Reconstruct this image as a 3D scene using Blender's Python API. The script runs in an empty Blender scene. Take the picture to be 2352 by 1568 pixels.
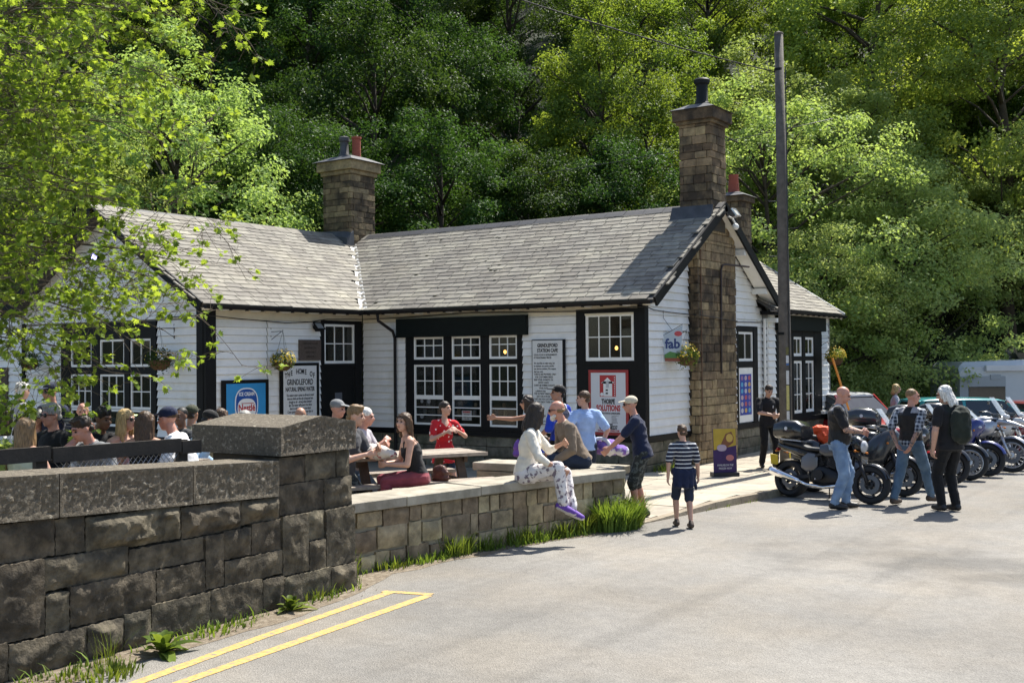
import bpy, bmesh, math, random
import numpy as np
from mathutils import Vector, Matrix, noise as mnoise
random.seed(7); RNG = np.random.default_rng(11)
R = math.radians
scene = bpy.context.scene
C = scene.collection

# ------------------------------------------------------------------ camera
CAM = np.array([9.770, -18.679, 2.251])
FWD = np.array([-0.56384396, 0.82574216, 0.01516127])
RGT = np.array([0.82572978, 0.56399717, -0.00880481])
UPV = np.array([0.01582142, -0.00755457, 0.99984629])
FPX = 2577.515                                   # focal length in pixels of a 2352 x 1568 picture
cd = bpy.data.cameras.new('camera'); cam = bpy.data.objects.new('camera', cd); C.objects.link(cam)
cd.sensor_width = 36.0; cd.lens = FPX / 2352 * 36.0; cd.clip_start = 0.1; cd.clip_end = 2000
cam.matrix_world = Matrix(((RGT[0], UPV[0], -FWD[0], CAM[0]), (RGT[1], UPV[1], -FWD[1], CAM[1]), (RGT[2], UPV[2], -FWD[2], CAM[2]), (0, 0, 0, 1)))
scene.camera = cam

# ------------------------------------------------------------------ sky, sun, exposure
SUN_EL, SUN_AZ = R(57), R(3)                    # azimuth from +Y towards +X
SUN = Vector((math.cos(SUN_EL) * math.sin(SUN_AZ), math.cos(SUN_EL) * math.cos(SUN_AZ), math.sin(SUN_EL)))
w = bpy.data.worlds.new('World'); scene.world = w; w.use_nodes = True
nt = w.node_tree; bgn = nt.nodes['Background']
sky = nt.nodes.new('ShaderNodeTexSky'); sky.sky_type = 'NISHITA'; sky.sun_disc = False
sky.sun_elevation = SUN_EL; sky.sun_rotation = SUN_AZ; sky.air_density = 1.0; sky.dust_density = 1.2; sky.ozone_density = 1.0
nt.links.new(sky.outputs[0], bgn.inputs[0]); bgn.inputs[1].default_value = 0.11
sl = bpy.data.lights.new('sun', 'SUN'); sl.energy = 5.0; sl.angle = R(0.53); sl.color = (1.0, 0.955, 0.87)
so = bpy.data.objects.new('sun', sl); C.objects.link(so); so.rotation_euler = SUN.to_track_quat('Z', 'Y').to_euler()
vs = scene.view_settings; vs.view_transform = 'Standard'; vs.look = 'None'; vs.exposure = 0.92; vs.gamma = 1; vs.use_curve_mapping = False
scene.render.engine = 'CYCLES'
cy = scene.cycles; cy.max_bounces = 7; cy.diffuse_bounces = 3; cy.glossy_bounces = 3; cy.transmission_bounces = 5; cy.transparent_max_bounces = 8
cy.use_denoising = True; cy.caustics_reflective = False; cy.caustics_refractive = False; cy.sample_clamp_indirect = 6

# ------------------------------------------------------------------ where things stand
def _ray(u, v): return FWD + RGT * (u - 1176) / FPX + UPV * (784 - v) / FPX
def onp(u, v, axis, val):
    d = _ray(u, v); t = (val - CAM[axis]) / d[axis]; return Vector(CAM + t * d)
def onx(u, v, X): return onp(u, v, 0, X)
def ony(u, v, Y): return onp(u, v, 1, Y)
def onz(u, v, Z=0.0): return onp(u, v, 2, Z)
def atd(u, v, pm):                               # point at the distance where a metre spans pm pixels
    d = _ray(u, v); return Vector(CAM + d * (FPX / pm) / (d @ FWD))
def heading(phi):                                # 0 towards the camera, 90 to its right, 180 away
    a = R(phi); v = Vector((0.5640, -0.8257)) * math.cos(a) + Vector((0.8257, 0.5640)) * math.sin(a)
    return math.atan2(v.y, v.x)

# ------------------------------------------------------------------ objects
def tag(o, label=None, cat=None, group=None, kind=None):
    if label: o['label'] = label
    if cat: o['category'] = cat
    if group: o['group'] = group
    if kind: o['kind'] = kind
    return o
def empty(name, loc=(0, 0, 0), rz=0.0, parent=None):
    o = bpy.data.objects.new(name, None); C.objects.link(o); o.location = loc; o.rotation_euler[2] = rz
    o.empty_display_size = 0.1
    if parent: o.parent = parent
    return o
def link(name, me, mats=None, parent=None, loc=None, smooth=False):
    o = bpy.data.objects.new(name, me); C.objects.link(o)
    if mats is not None and not me.materials:
        for m in (mats if isinstance(mats, (list, tuple)) else [mats]): me.materials.append(m)
    if parent: o.parent = parent
    if loc is not None: o.location = loc
    if smooth: me.polygons.foreach_set('use_smooth', [True] * len(me.polygons))
    return o
def copy_tree(o, parent=None):
    c = o.copy(); C.objects.link(c); c.parent = parent
    for ch in [x for x in KIDS.get(o.name, [])]: copy_tree(ch, c)
    return c
KIDS = {}
class MB:                                        # collects shapes for ONE mesh object
    def __init__(s): s.v = []; s.f = []; s.m = []; s.r = []; s.mi = 0; s.rv = 0.0
    def add(s, vs, fs):
        b = len(s.v); s.v.extend([tuple(x) for x in vs]); s.f.extend([tuple(i + b for i in f) for f in fs])
        s.m.extend([s.mi] * len(fs)); s.r.extend([s.rv] * len(vs)); return s
    def box(s, a, b, jit=0.0):
        x0, y0, z0 = a; x1, y1, z1 = b
        vs = [(x0, y0, z0), (x1, y0, z0), (x1, y1, z0), (x0, y1, z0), (x0, y0, z1), (x1, y0, z1), (x1, y1, z1), (x0, y1, z1)]
        if jit: vs = [tuple(c + random.uniform(-jit, jit) for c in p) for p in vs]
        return s.add(vs, [(0, 3, 2, 1), (4, 5, 6, 7), (0, 1, 5, 4), (1, 2, 6, 5), (2, 3, 7, 6), (3, 0, 4, 7)])
    def hexa(s, vs): return s.add(vs, [(0, 3, 2, 1), (4, 5, 6, 7), (0, 1, 5, 4), (1, 2, 6, 5), (2, 3, 7, 6), (3, 0, 4, 7)])
    def obox(s, c, ax, ay, az):                  # oriented box: centre and three half-axes
        c, ax, ay, az = Vector(c), Vector(ax), Vector(ay), Vector(az)
        return s.hexa([c - ax - ay - az, c + ax - ay - az, c + ax + ay - az, c - ax + ay - az, c - ax - ay + az, c + ax - ay + az, c + ax + ay + az, c - ax + ay + az])
    def bar(s, a, b, w, h, up=(0, 0, 1)):        # rectangular bar from a to b
        a, b = Vector(a), Vector(b); d = (b - a); L = d.length; d = d / L
        u = Vector(up); sd = d.cross(u)
        if sd.length < 1e-4: sd = d.cross(Vector((1, 0, 0)))
        sd.normalize(); u = sd.cross(d)
        return s.obox((a + b) / 2, d * L / 2, sd * w / 2, u * h / 2)
    def tube(s, pts, rad, n=8, caps=True):
        pts = [Vector(p) for p in pts]; k = len(pts)
        rad = [rad] * k if not hasattr(rad, '__len__') else list(rad)
        vs = []; fs = []; prev = None
        for i, p in enumerate(pts):
            t = (pts[min(i + 1, k - 1)] - pts[max(i - 1, 0)])
            t = t.normalized() if t.length > 1e-9 else Vector((0, 0, 1))
            if prev is None:
                a = t.cross(Vector((0, 0, 1)))
                if a.length < 0.05: a = t.cross(Vector((1, 0, 0)))
            else: a = prev - t * prev.dot(t)
            a.normalize(); prev = a; b = t.cross(a)
            for j in range(n):
                th = 2 * math.pi * j / n; vs.append(p + (a * math.cos(th) + b * math.sin(th)) * rad[i])
        for i in range(k - 1):
            for j in range(n):
                j2 = (j + 1) % n; fs.append((i * n + j, i * n + j2, (i + 1) * n + j2, (i + 1) * n + j))
        if caps: fs.append(tuple(range(n - 1, -1, -1))); fs.append(tuple(range((k - 1) * n, k * n)))
        return s.add(vs, fs)
    def lathe(s, prof, n=16, o=(0, 0, 0), ax='z', closed=False):   # prof: (radius, height)
        vs = []; fs = []; k = len(prof); o = Vector(o)
        for r_, h in prof:
            for j in range(n):
                th = 2 * math.pi * j / n; c, sn = math.cos(th) * r_, math.sin(th) * r_
                p = (c, sn, h) if ax == 'z' else ((c, h, sn) if ax == 'y' else (h, c, sn))
                vs.append(o + Vector(p))
        for i in range(k if closed else k - 1):
            i2 = (i + 1) % k
            for j in range(n):
                j2 = (j + 1) % n; fs.append((i * n + j, i * n + j2, i2 * n + j2, i2 * n + j))
        if not closed: fs.append(tuple(range(n - 1, -1, -1))); fs.append(tuple(range((k - 1) * n, k * n)))
        return s.add(vs, fs)
    def ell(s, c, rx, ry, rz, n=12, k=8, rot=None):
        vs = []; fs = []; c = Vector(c)
        for i in range(1, k):
            ph = math.pi * i / k
            for j in range(n):
                th = 2 * math.pi * j / n
                p = Vector((rx * math.sin(ph) * math.cos(th), ry * math.sin(ph) * math.sin(th), rz * math.cos(ph)))
                vs.append(c + (rot @ p if rot else p))
        t = Vector((0, 0, rz)); vs.append(c + (rot @ t if rot else t)); vs.append(c - (rot @ t if rot else t)); T = len(vs) - 2
        for i in range(k - 2):
            for j in range(n):
                j2 = (j + 1) % n; fs.append((i * n + j, (i + 1) * n + j, (i + 1) * n + j2, i * n + j2))
        for j in range(n):
            j2 = (j + 1) % n; fs.append((T, j, j2)); fs.append((T + 1, (k - 2) * n + j2, (k - 2) * n + j))
        return s.add(vs, fs)
    def loft(s, rings, caps=True):               # rings: equal-length closed loops of points
        n = len(rings[0]); vs = [p for r_ in rings for p in r_]; fs = []
        for i in range(len(rings) - 1):
            for j in range(n):
                j2 = (j + 1) % n; fs.append((i * n + j, i * n + j2, (i + 1) * n + j2, (i + 1) * n + j))
        if caps: fs.append(tuple(range(n - 1, -1, -1))); fs.append(tuple(range((len(rings) - 1) * n, len(rings) * n)))
        return s.add(vs, fs)
    def poly(s, pts, thick, nrm):                # flat outline with a thickness along nrm
        n = len(pts); nv = Vector(nrm) * thick; P = [Vector(p) for p in pts]
        vs = P + [p + nv for p in P]
        fs = [tuple(range(n - 1, -1, -1)), tuple(range(n, 2 * n))] + [(i, (i + 1) % n, n + (i + 1) % n, n + i) for i in range(n)]
        return s.add(vs, fs)
    def mesh(s, name='part'):
        me = bpy.data.meshes.new(name); me.from_pydata(s.v, [], s.f)
        if any(s.m): me.polygons.foreach_set('material_index', s.m)
        if any(s.r):
            at = me.attributes.new('rnd', 'FLOAT', 'POINT'); at.data.foreach_set('value', s.r)
        me.update(); return me
    def build(s, name, mats, parent=None, loc=None, smooth=False, fix=True, auto=None):
        me = s.mesh(name)
        if fix:
            bm = bmesh.new(); bm.from_mesh(me); bmesh.ops.recalc_face_normals(bm, faces=bm.faces); bm.to_mesh(me); bm.free()
        o = link(name, me, mats, parent, loc)
        if smooth: me.shade_smooth()
        if auto is not None:
            me.shade_smooth()
            if hasattr(me, 'set_sharp_from_angle'): me.set_sharp_from_angle(angle=R(auto))
        if parent is not None: KIDS.setdefault(parent.name, []).append(o)
        return o
def bevel(o, wdt, seg=1):
    bm = bmesh.new(); bm.from_mesh(o.data); bmesh.ops.bevel(bm, geom=bm.edges[:], offset=wdt, segments=seg, affect='EDGES', clamp_overlap=True)
    bm.to_mesh(o.data); bm.free(); return o
def txt(s, size, loc, right, up, m, parent, name='lettering', align='CENTER', squeeze=1.0, thick=0.0015, bold=0.0, shear=0.0):
    cu = bpy.data.curves.new('lettering', 'FONT'); cu.body = s; cu.size = size; cu.align_x = align; cu.align_y = 'CENTER'
    cu.extrude = thick; cu.offset = bold; cu.resolution_u = 2; cu.shear = shear; cu.space_line = 0.92
    t = bpy.data.objects.new('t', cu); C.objects.link(t)
    dg = bpy.context.evaluated_depsgraph_get(); me = bpy.data.meshes.new_from_object(t.evaluated_get(dg))
    bpy.data.objects.remove(t); bpy.data.curves.remove(cu)
    r_, u_ = Vector(right).normalized(), Vector(up).normalized(); n_ = r_.cross(u_)
    me.transform(Matrix(((r_.x * squeeze, u_.x, n_.x, loc[0]), (r_.y * squeeze, u_.y, n_.y, loc[1]), (r_.z * squeeze, u_.z, n_.z, loc[2]), (0, 0, 0, 1))))
    me.materials.clear(); o = link(name, me, m, parent); return o

# ------------------------------------------------------------------ materials
def srgb(h):
    h = h.lstrip('#'); v = [int(h[i:i + 2], 16) / 255 for i in (0, 2, 4)]
    return tuple(c / 12.92 if c <= 0.04045 else ((c + 0.055) / 1.055) ** 2.4 for c in v)
MATS = {}
def mat(name, col, rough=0.7, metal=0.0, var=0.0, vscale=8.0, bump=0.0, bscale=40.0, col2=None, c2scale=1.5, c2lo=0.45, c2hi=0.65,
        rnd=0.0, spec=0.5, coat=0.0, emit=None, estr=0.0, trans=0.0, tcol=None, detail=5, alpha=None):
    if name in MATS: return MATS[name]
    m = bpy.data.materials.new(name); MATS[name] = m; m.use_nodes = True; t = m.node_tree; N = t.nodes; L = t.links
    b = N['Principled BSDF']; b.inputs['Roughness'].default_value = rough; b.inputs['Metallic'].default_value = metal
    b.inputs['Specular IOR Level'].default_value = spec; b.inputs['Coat Weight'].default_value = coat
    tc = N.new('ShaderNodeTexCoord'); geo = N.new('ShaderNodeNewGeometry')
    pos = geo.outputs['Position']
    rgb = N.new('ShaderNodeRGB'); rgb.outputs[0].default_value = (*col, 1); c = rgb.outputs[0]
    def nz(sc, det=detail, rgh=0.6):
        n = N.new('ShaderNodeTexNoise'); n.inputs['Scale'].default_value = sc; n.inputs['Detail'].default_value = det; n.inputs['Roughness'].default_value = rgh
        L.new(pos, n.inputs['Vector']); return n.outputs['Fac']
    if col2 is not None:
        mx = N.new('ShaderNodeMix'); mx.data_type = 'RGBA'; mr = N.new('ShaderNodeMapRange'); mr.inputs['From Min'].default_value = c2lo; mr.inputs['From Max'].default_value = c2hi
        L.new(nz(c2scale), mr.inputs['Value']); L.new(mr.outputs[0], mx.inputs['Factor']); L.new(c, mx.inputs['A']); mx.inputs['B'].default_value = (*col2, 1); c = mx.outputs['Result']
    if var or rnd:
        hv = N.new('ShaderNodeHueSaturation'); L.new(c, hv.inputs['Color']); val = None
        if var:
            mr = N.new('ShaderNodeMapRange'); mr.inputs['From Min'].default_value = 0.3; mr.inputs['From Max'].default_value = 0.7
            mr.inputs['To Min'].default_value = 1 - var; mr.inputs['To Max'].default_value = 1 + var; L.new(nz(vscale), mr.inputs['Value']); val = mr.outputs[0]
        if rnd:
            oi = N.new('ShaderNodeObjectInfo'); at = N.new('ShaderNodeAttribute'); at.attribute_name = 'rnd'
            ad = N.new('ShaderNodeMath'); ad.operation = 'ADD'; L.new(oi.outputs['Random'], ad.inputs[0]); L.new(at.outputs['Fac'], ad.inputs[1])
            fr = N.new('ShaderNodeMath'); fr.operation = 'FRACT'; L.new(ad.outputs[0], fr.inputs[0])
            mr = N.new('ShaderNodeMapRange'); mr.inputs['To Min'].default_value = 1 - rnd; mr.inputs['To Max'].default_value = 1 + rnd; L.new(fr.outputs[0], mr.inputs['Value'])
            hs = N.new('ShaderNodeMapRange'); hs.inputs['To Min'].default_value = 0.5 - rnd * 0.04; hs.inputs['To Max'].default_value = 0.5 + rnd * 0.04; L.new(fr.outputs[0], hs.inputs['Value']); L.new(hs.outputs[0], hv.inputs['Hue'])
            if val is not None:
                mu = N.new('ShaderNodeMath'); mu.operation = 'MULTIPLY'; L.new(val, mu.inputs[0]); L.new(mr.outputs[0], mu.inputs[1]); val = mu.outputs[0]
            else: val = mr.outputs[0]
        L.new(val, hv.inputs['Value']); c = hv.outputs['Color']
    L.new(c, b.inputs['Base Color'])
    if bump:
        bp = N.new('ShaderNodeBump'); bp.inputs['Strength'].default_value = 1.0; bp.inputs['Distance'].default_value = bump
        L.new(nz(bscale, 8, 0.65), bp.inputs['Height']); L.new(bp.outputs[0], b.inputs['Normal'])
    if emit is not None: b.inputs['Emission Color'].default_value = (*emit, 1); b.inputs['Emission Strength'].default_value = estr
    if trans:
        tr = N.new('ShaderNodeBsdfTranslucent'); ms = N.new('ShaderNodeMixShader'); ms.inputs[0].default_value = trans
        if tcol:
            mm = N.new('ShaderNodeMix'); mm.data_type = 'RGBA'; mm.blend_type = 'MULTIPLY'; mm.inputs['Factor'].default_value = 1; L.new(c, mm.inputs['A']); mm.inputs['B'].default_value = (*tcol, 1); L.new(mm.outputs['Result'], tr.inputs[0])
        else: L.new(c, tr.inputs[0])
        L.new(b.outputs[0], ms.inputs[1]); L.new(tr.outputs[0], ms.inputs[2]); L.new(ms.outputs[0], N['Material Output'].inputs[0])
    if alpha is not None:
        tb = N.new('ShaderNodeBsdfTransparent'); ms = N.new('ShaderNodeMixShader'); ms.inputs[0].default_value = alpha
        L.new(tb.outputs[0], ms.inputs[1]); L.new(b.outputs[0], ms.inputs[2]); L.new(ms.outputs[0], N['Material Output'].inputs[0])
    return m
WHITE = mat('white_paint', (0.78, 0.78, 0.75), 0.55, var=0.05, vscale=3, bump=0.002, bscale=60, col2=(0.66, 0.66, 0.58), c2scale=2.2, c2lo=0.5, c2hi=0.75)
BOARD = mat('white_boards', (0.76, 0.76, 0.74), 0.5, var=0.05, vscale=5, bump=0.0015, bscale=45, col2=(0.62, 0.62, 0.55), c2scale=1.4, c2lo=0.55, c2hi=0.8, rnd=0.04)
CREAM = mat('cream_frieze', (0.66, 0.60, 0.47), 0.6, var=0.08, vscale=4, bump=0.002)
BLACK = mat('black_paint', (0.0055, 0.006, 0.0065), 0.55, var=0.2, vscale=6, bump=0.001, spec=0.18)
SASH = mat('sash_white', (0.80, 0.80, 0.77), 0.45, var=0.05)
STEEL = mat('steel', (0.45, 0.45, 0.46), 0.35, 0.9)
CHROME = mat('chrome', (0.85, 0.85, 0.86), 0.08, 1.0)
ALU = mat('aluminium', (0.55, 0.55, 0.56), 0.32, 0.9)
DKMET = mat('dark_metal', (0.03, 0.03, 0.032), 0.4, 0.6)
RUBBER = mat('rubber', (0.018, 0.018, 0.019), 0.8, bump=0.001, bscale=120)
LEAD = mat('lead', (0.07, 0.073, 0.08), 0.55, 0.1, var=0.25, vscale=5, spec=.3)
GLASS = mat('window_glass', (0.022, 0.024, 0.018), 0.03, alpha=0.32, spec=0.9)  # olive tint in the base colour stands in for reflected trees
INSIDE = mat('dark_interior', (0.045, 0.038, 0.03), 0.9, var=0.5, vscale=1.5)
def stone_mat(name, a, b, soot=None, **k): return mat(name, a, 0.9, var=0.28, vscale=9, bump=k.get('bump', 0.012), bscale=k.get('bs', 28), col2=b, c2scale=k.get('c2', 3.0), c2lo=0.4, c2hi=0.62, rnd=k.get('rnd', 0.28), spec=0.2)
STONE_T = stone_mat('tan_stone', (0.30, 0.225, 0.13), (0.17, 0.13, 0.08), rnd=.2)
STONE_S = stone_mat('sooty_stone', (0.17, 0.125, 0.075), (0.06, 0.048, 0.035), rnd=.22)
STONE_D = stone_mat('dark_gritstone', (0.062, 0.054, 0.041), (0.15, 0.127, 0.09), rnd=0.25, bump=0.022, bs=22, c2=6)
STONE_L = stone_mat('buff_stone', (0.36, 0.285, 0.18), (0.20, 0.16, 0.105), rnd=0.34, bump=0.012, bs=34, c2=4)
STONE_G = stone_mat('grey_plinth_stone', (0.17, 0.155, 0.12), (0.085, 0.085, 0.06), rnd=0.2)
COPE = mat('coping_stone', (0.35, 0.315, 0.25), 0.85, var=0.14, vscale=6, bump=0.005, bscale=35, col2=(0.24, 0.215, 0.165), c2scale=3.5, c2lo=.42, c2hi=.62, rnd=0.08)
COPE_D = mat('tooled_gritstone', (0.135, 0.113, 0.08), 0.9, var=0.35, vscale=30, bump=0.02, bscale=48, col2=(0.34, 0.30, 0.23), c2scale=26, c2lo=0.56, c2hi=0.68, rnd=0.1)
MORTAR = mat('mortar', (0.27, 0.235, 0.17), 0.95, var=0.2, vscale=12, bump=0.006)
MORTAR_D = mat('dark_mortar', (0.05, 0.043, 0.033), 0.95, var=0.2, vscale=12, bump=0.006)
WOOD_D = mat('dark_stained_wood', (0.035, 0.027, 0.02), 0.75, var=0.3, vscale=10, bump=0.003)
WOOD_T = mat('weathered_table_wood', (0.30, 0.25, 0.20), 0.8, var=0.25, vscale=14, bump=0.003, rnd=0.1)
WOOD_B = mat('brown_table_wood', (0.075, 0.048, 0.03), 0.8, var=0.25, vscale=14, bump=0.003)
TERRA = mat('terracotta', (0.30, 0.075, 0.045), 0.8, var=0.2, vscale=8, bump=0.003)
POTBLK = mat('black_pot', (0.010, 0.011, 0.012), 0.6, var=0.3, spec=.25)
# ================================================================== THE SETTING
def smooth(a, b, x):
    t = min(1, max(0, (x - a) / (b - a))); return t * t * (3 - 2 * t)
def gz(x, y):                                    # the yard falls away to the right, the wooded hill rises behind
    z = -0.70 * smooth(4.5, 20.0, y + 0.25 * x)
    s = -0.5 * x + 0.87 * y
    if s > 15: z += (s - 15) * 0.62 * smooth(15, 21, s)
    return z
def pz(x, y):                                    # the terrace behind the wall climbs towards the left
    pts = [(-20, 0.36), (-10.6, 0.36), (-8, 0.28), (-5, 0.04), (-4.2, 0.012), (5, 0.012)]
    for (a, za), (b, zb) in zip(pts, pts[1:]):
        if a <= y <= b: return za + (zb - za) * (y - a) / (b - a)
    return 0.36
def sheet(name, xs, ys, zf, m, keep=None):
    vs = [(x, y, zf(x, y)) for y in ys for x in xs]; n = len(xs); fs = []
    for j in range(len(ys) - 1):
        for i in range(n - 1):
            if keep is None or keep((xs[i] + xs[i + 1]) / 2, (ys[j] + ys[j + 1]) / 2): fs.append((j * n + i, j * n + i + 1, (j + 1) * n + i + 1, (j + 1) * n + i))
    me = bpy.data.meshes.new(name); me.from_pydata(vs, [], fs); me.update(); me.shade_smooth()
    return tag(link(name, me, m), kind='structure')
def lin(a, b, n): return [a + (b - a) * i / n for i in range(n + 1)]
EARTH = mat('woodland_floor', (0.016, 0.022, 0.008), 0.95, var=0.4, vscale=2, bump=0.05, bscale=5, col2=(0.012, 0.028, 0.006), c2scale=0.6)
sheet('ground', [-300, -150] + lin(-80, 80, 80) + [150, 300], [-300, -120] + lin(-60, 100, 80) + [180, 300], lambda x, y: gz(x, y) - 0.03, EARTH)
# asphalt: pale worn tarmac with chippings, faint tyre streaks and darker patches
def asphalt():
    m = bpy.data.materials.new('worn_asphalt'); m.use_nodes = True; t = m.node_tree; N = t.nodes; L = t.links; b = N['Principled BSDF']
    geo = N.new('ShaderNodeNewGeometry')
    def nz(sc, det=4, vec=None):
        n = N.new('ShaderNodeTexNoise'); n.inputs['Scale'].default_value = sc; n.inputs['Detail'].default_value = det; L.new(vec or geo.outputs['Position'], n.inputs['Vector']); return n.outputs['Fac']
    def rng(x, a, b_, c, d):
        r_ = N.new('ShaderNodeMapRange'); r_.inputs['From Min'].default_value = a; r_.inputs['From Max'].default_value = b_; r_.inputs['To Min'].default_value = c; r_.inputs['To Max'].default_value = d; L.new(x, r_.inputs['Value']); return r_.outputs[0]
    def mul(a, c):
        k = N.new('ShaderNodeMath'); k.operation = 'MULTIPLY'; L.new(a, k.inputs[0]); L.new(c, k.inputs[1]); return k.outputs[0]
    vo = N.new('ShaderNodeTexVoronoi'); vo.inputs['Scale'].default_value = 85; L.new(geo.outputs['Position'], vo.inputs['Vector'])
    chip = rng(vo.outputs['Color'], 0.1, 0.9, 0.84, 1.14)
    fine = rng(nz(160, 3), 0.3, 0.7, 0.86, 1.14); mid = rng(nz(7, 5), 0.3, 0.7, 0.92, 1.08); big = rng(nz(0.35, 3), 0.35, 0.65, 0.80, 1.12)
    mp = N.new('ShaderNodeMapping'); mp.inputs['Scale'].default_value = (2.0, 0.09, 1); L.new(geo.outputs['Position'], mp.inputs['Vector'])
    streak = rng(nz(1.0, 3, mp.outputs[0]), 0.55, 0.70, 1.0, 0.84)
    pat = rng(nz(0.7, 6), 0.57, 0.70, 1.0, 0.80)
    vd = N.new('ShaderNodeVectorMath'); vd.operation = 'DISTANCE'; sc_ = N.new('ShaderNodeVectorMath'); sc_.operation = 'MULTIPLY'; sc_.inputs[1].default_value = (0.75, 1.0, 0); L.new(geo.outputs['Position'], sc_.inputs[0]); L.new(sc_.outputs[0], vd.inputs[0]); vd.inputs[1].default_value = (6.9 * .75, -6.0, 0)
    ds = N.new('ShaderNodeMath'); ds.operation = 'ADD'; L.new(vd.outputs['Value'], ds.inputs[0]); L.new(rng(nz(1.6, 5), .3, .7, -.8, .8), ds.inputs[1]); stain = rng(ds.outputs[0], 0.2, 1.5, 0.66, 1.0)
    ck = N.new('ShaderNodeTexVoronoi'); ck.feature = 'DISTANCE_TO_EDGE'; ck.inputs['Scale'].default_value = 0.33; wn_ = N.new('ShaderNodeTexNoise'); wn_.inputs['Scale'].default_value = 1.3; wn_.inputs['Detail'].default_value = 6; L.new(geo.outputs['Position'], wn_.inputs['Vector']); av = N.new('ShaderNodeVectorMath'); av.operation = 'ADD'; L.new(geo.outputs['Position'], av.inputs[0]); L.new(wn_.outputs['Color'], av.inputs[1]); L.new(av.outputs[0], ck.inputs['Vector']); crack = rng(ck.outputs['Distance'], 0.0, 0.006, 0.9, 1.0)
    v = mul(stain, crack); v = mul(v, mul(mul(mul(chip, fine), mul(mid, big)), mul(streak, pat)))
    mx = N.new('ShaderNodeMix'); mx.data_type = 'RGBA'; L.new(rng(nz(0.9, 4), 0.4, 0.65, 0, 1), mx.inputs['Factor']); mx.inputs['A'].default_value = (0.219, 0.207, 0.187, 1); mx.inputs['B'].default_value = (0.234, 0.213, 0.182, 1)
    hv = N.new('ShaderNodeHueSaturation'); L.new(mx.outputs['Result'], hv.inputs['Color']); L.new(v, hv.inputs['Value']); L.new(hv.outputs[0], b.inputs['Base Color'])
    b.inputs['Roughness'].default_value = 0.85; b.inputs['Specular IOR Level'].default_value = 0.3
    bp = N.new('ShaderNodeBump'); bp.inputs['Distance'].default_value = 0.006; L.new(vo.outputs['Distance'], bp.inputs['Height']); L.new(bp.outputs[0], b.inputs['Normal'])
    return m
sheet('road', lin(-3, 45, 48), lin(-45, 32, 77), lambda x, y: gz(x, y) - 0.004 + (0 if -0.5 * x + 0.87 * y < 14.5 else -0.5), asphalt(), keep=lambda x, y: x > 1.2 or y > -15)
FLAGG = mat('terrace_paving', (0.30, 0.26, 0.20), 0.9, var=0.15, vscale=6, bump=0.006)
sheet('terrace', lin(-16, 1.4, 36), lin(-17, 0.2, 34), pz, FLAGG, keep=lambda x, y: y < -4.4 or x < 0.2)
# double yellow lines
YEL = mat('yellow_line_paint', (0.48, 0.315, 0.095), 0.8, var=0.22, vscale=22, bump=0.002, bscale=120, col2=(0.25, 0.215, 0.16), c2scale=20, c2lo=0.5, c2hi=0.64)
def ribbon(pts, wd, z):
    mb = MB(); L_, R_ = [], []
    for i, p in enumerate(pts):
        t = (Vector(pts[min(i + 1, len(pts) - 1)]) - Vector(pts[max(i - 1, 0)])).normalized(); n = Vector((-t.y, t.x))
        wj = wd * (1 + random.uniform(-0.06, 0.06)); L_.append((p[0] + n.x * wj / 2, p[1] + n.y * wj / 2, z)); R_.append((p[0] - n.x * wj / 2, p[1] - n.y * wj / 2, z))
    k = len(pts); mb.add(L_ + R_, [(i, i + 1, k + i + 1, k + i) for i in range(k - 1)]); return mb
def along(ctrl, step=0.12):
    out = []
    for a, b in zip(ctrl, ctrl[1:]):
        a, b = Vector(a), Vector(b); n = max(2, int((b - a).length / step)); out += [tuple(a.lerp(b, i / n)) for i in range(n)]
    return out + [tuple(ctrl[-1])]
g2 = lambda u, v: (onz(u, v).x, onz(u, v).y)
yl = empty('yellow_lines', (0, 0, 0)); tag(yl, kind='structure')
inner = [g2(893, 1360), g2(600, 1462), g2(310, 1568), (3.35, -14.9), (3.9, -17.2)]
outer = [g2(985, 1366), g2(700, 1466), g2(410, 1568), (3.62, -14.9), (4.15, -17.2)]
ribbon(along(inner), 0.108, 0.0).build('line', YEL, yl, fix=False); ribbon(along(outer), 0.108, 0.0).build('line', YEL, yl, fix=False)
ribbon(along([g2(878, 1357), g2(994, 1364)], 0.05), 0.09, 0.0005).build('line', YEL, yl, fix=False)
# dirt strip between tarmac and walls
DIRT = mat('roadside_dirt', (0.16, 0.125, 0.085), 0.95, var=0.3, vscale=25, bump=0.012, bscale=70, col2=(0.25, 0.21, 0.155), c2scale=14)
mb = MB(); a_ = [(1.95, -17.5), (1.95, -14), (1.9, -12), (1.8, -10.2), (1.7, -9.8), (1.9, -7.6), (2.2, -5.4)]
b_ = [(2.86, -17.5), (2.72, -14), (2.66, -12.2), (2.42, -10.5), (2.05, -9.6), (2.24, -7.6), (2.72, -5.35)]
A2, B2 = along(a_, 0.3), along(b_, 0.3); n = min(len(A2), len(B2)); A2 = [A2[int(i * (len(A2) - 1) / (n - 1))] for i in range(n)]; B2 = [B2[int(i * (len(B2) - 1) / (n - 1))] for i in range(n)]
vs = [(x, y, -0.0015) for x, y in A2] + [(x + random.uniform(-0.05, 0.05), y, -0.0012) for x, y in B2]
mb.add(vs, [(i, i + 1, n + i + 1, n + i) for i in range(n - 1)]); tag(mb.build('verge', DIRT, fix=False), kind='structure')

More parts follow.
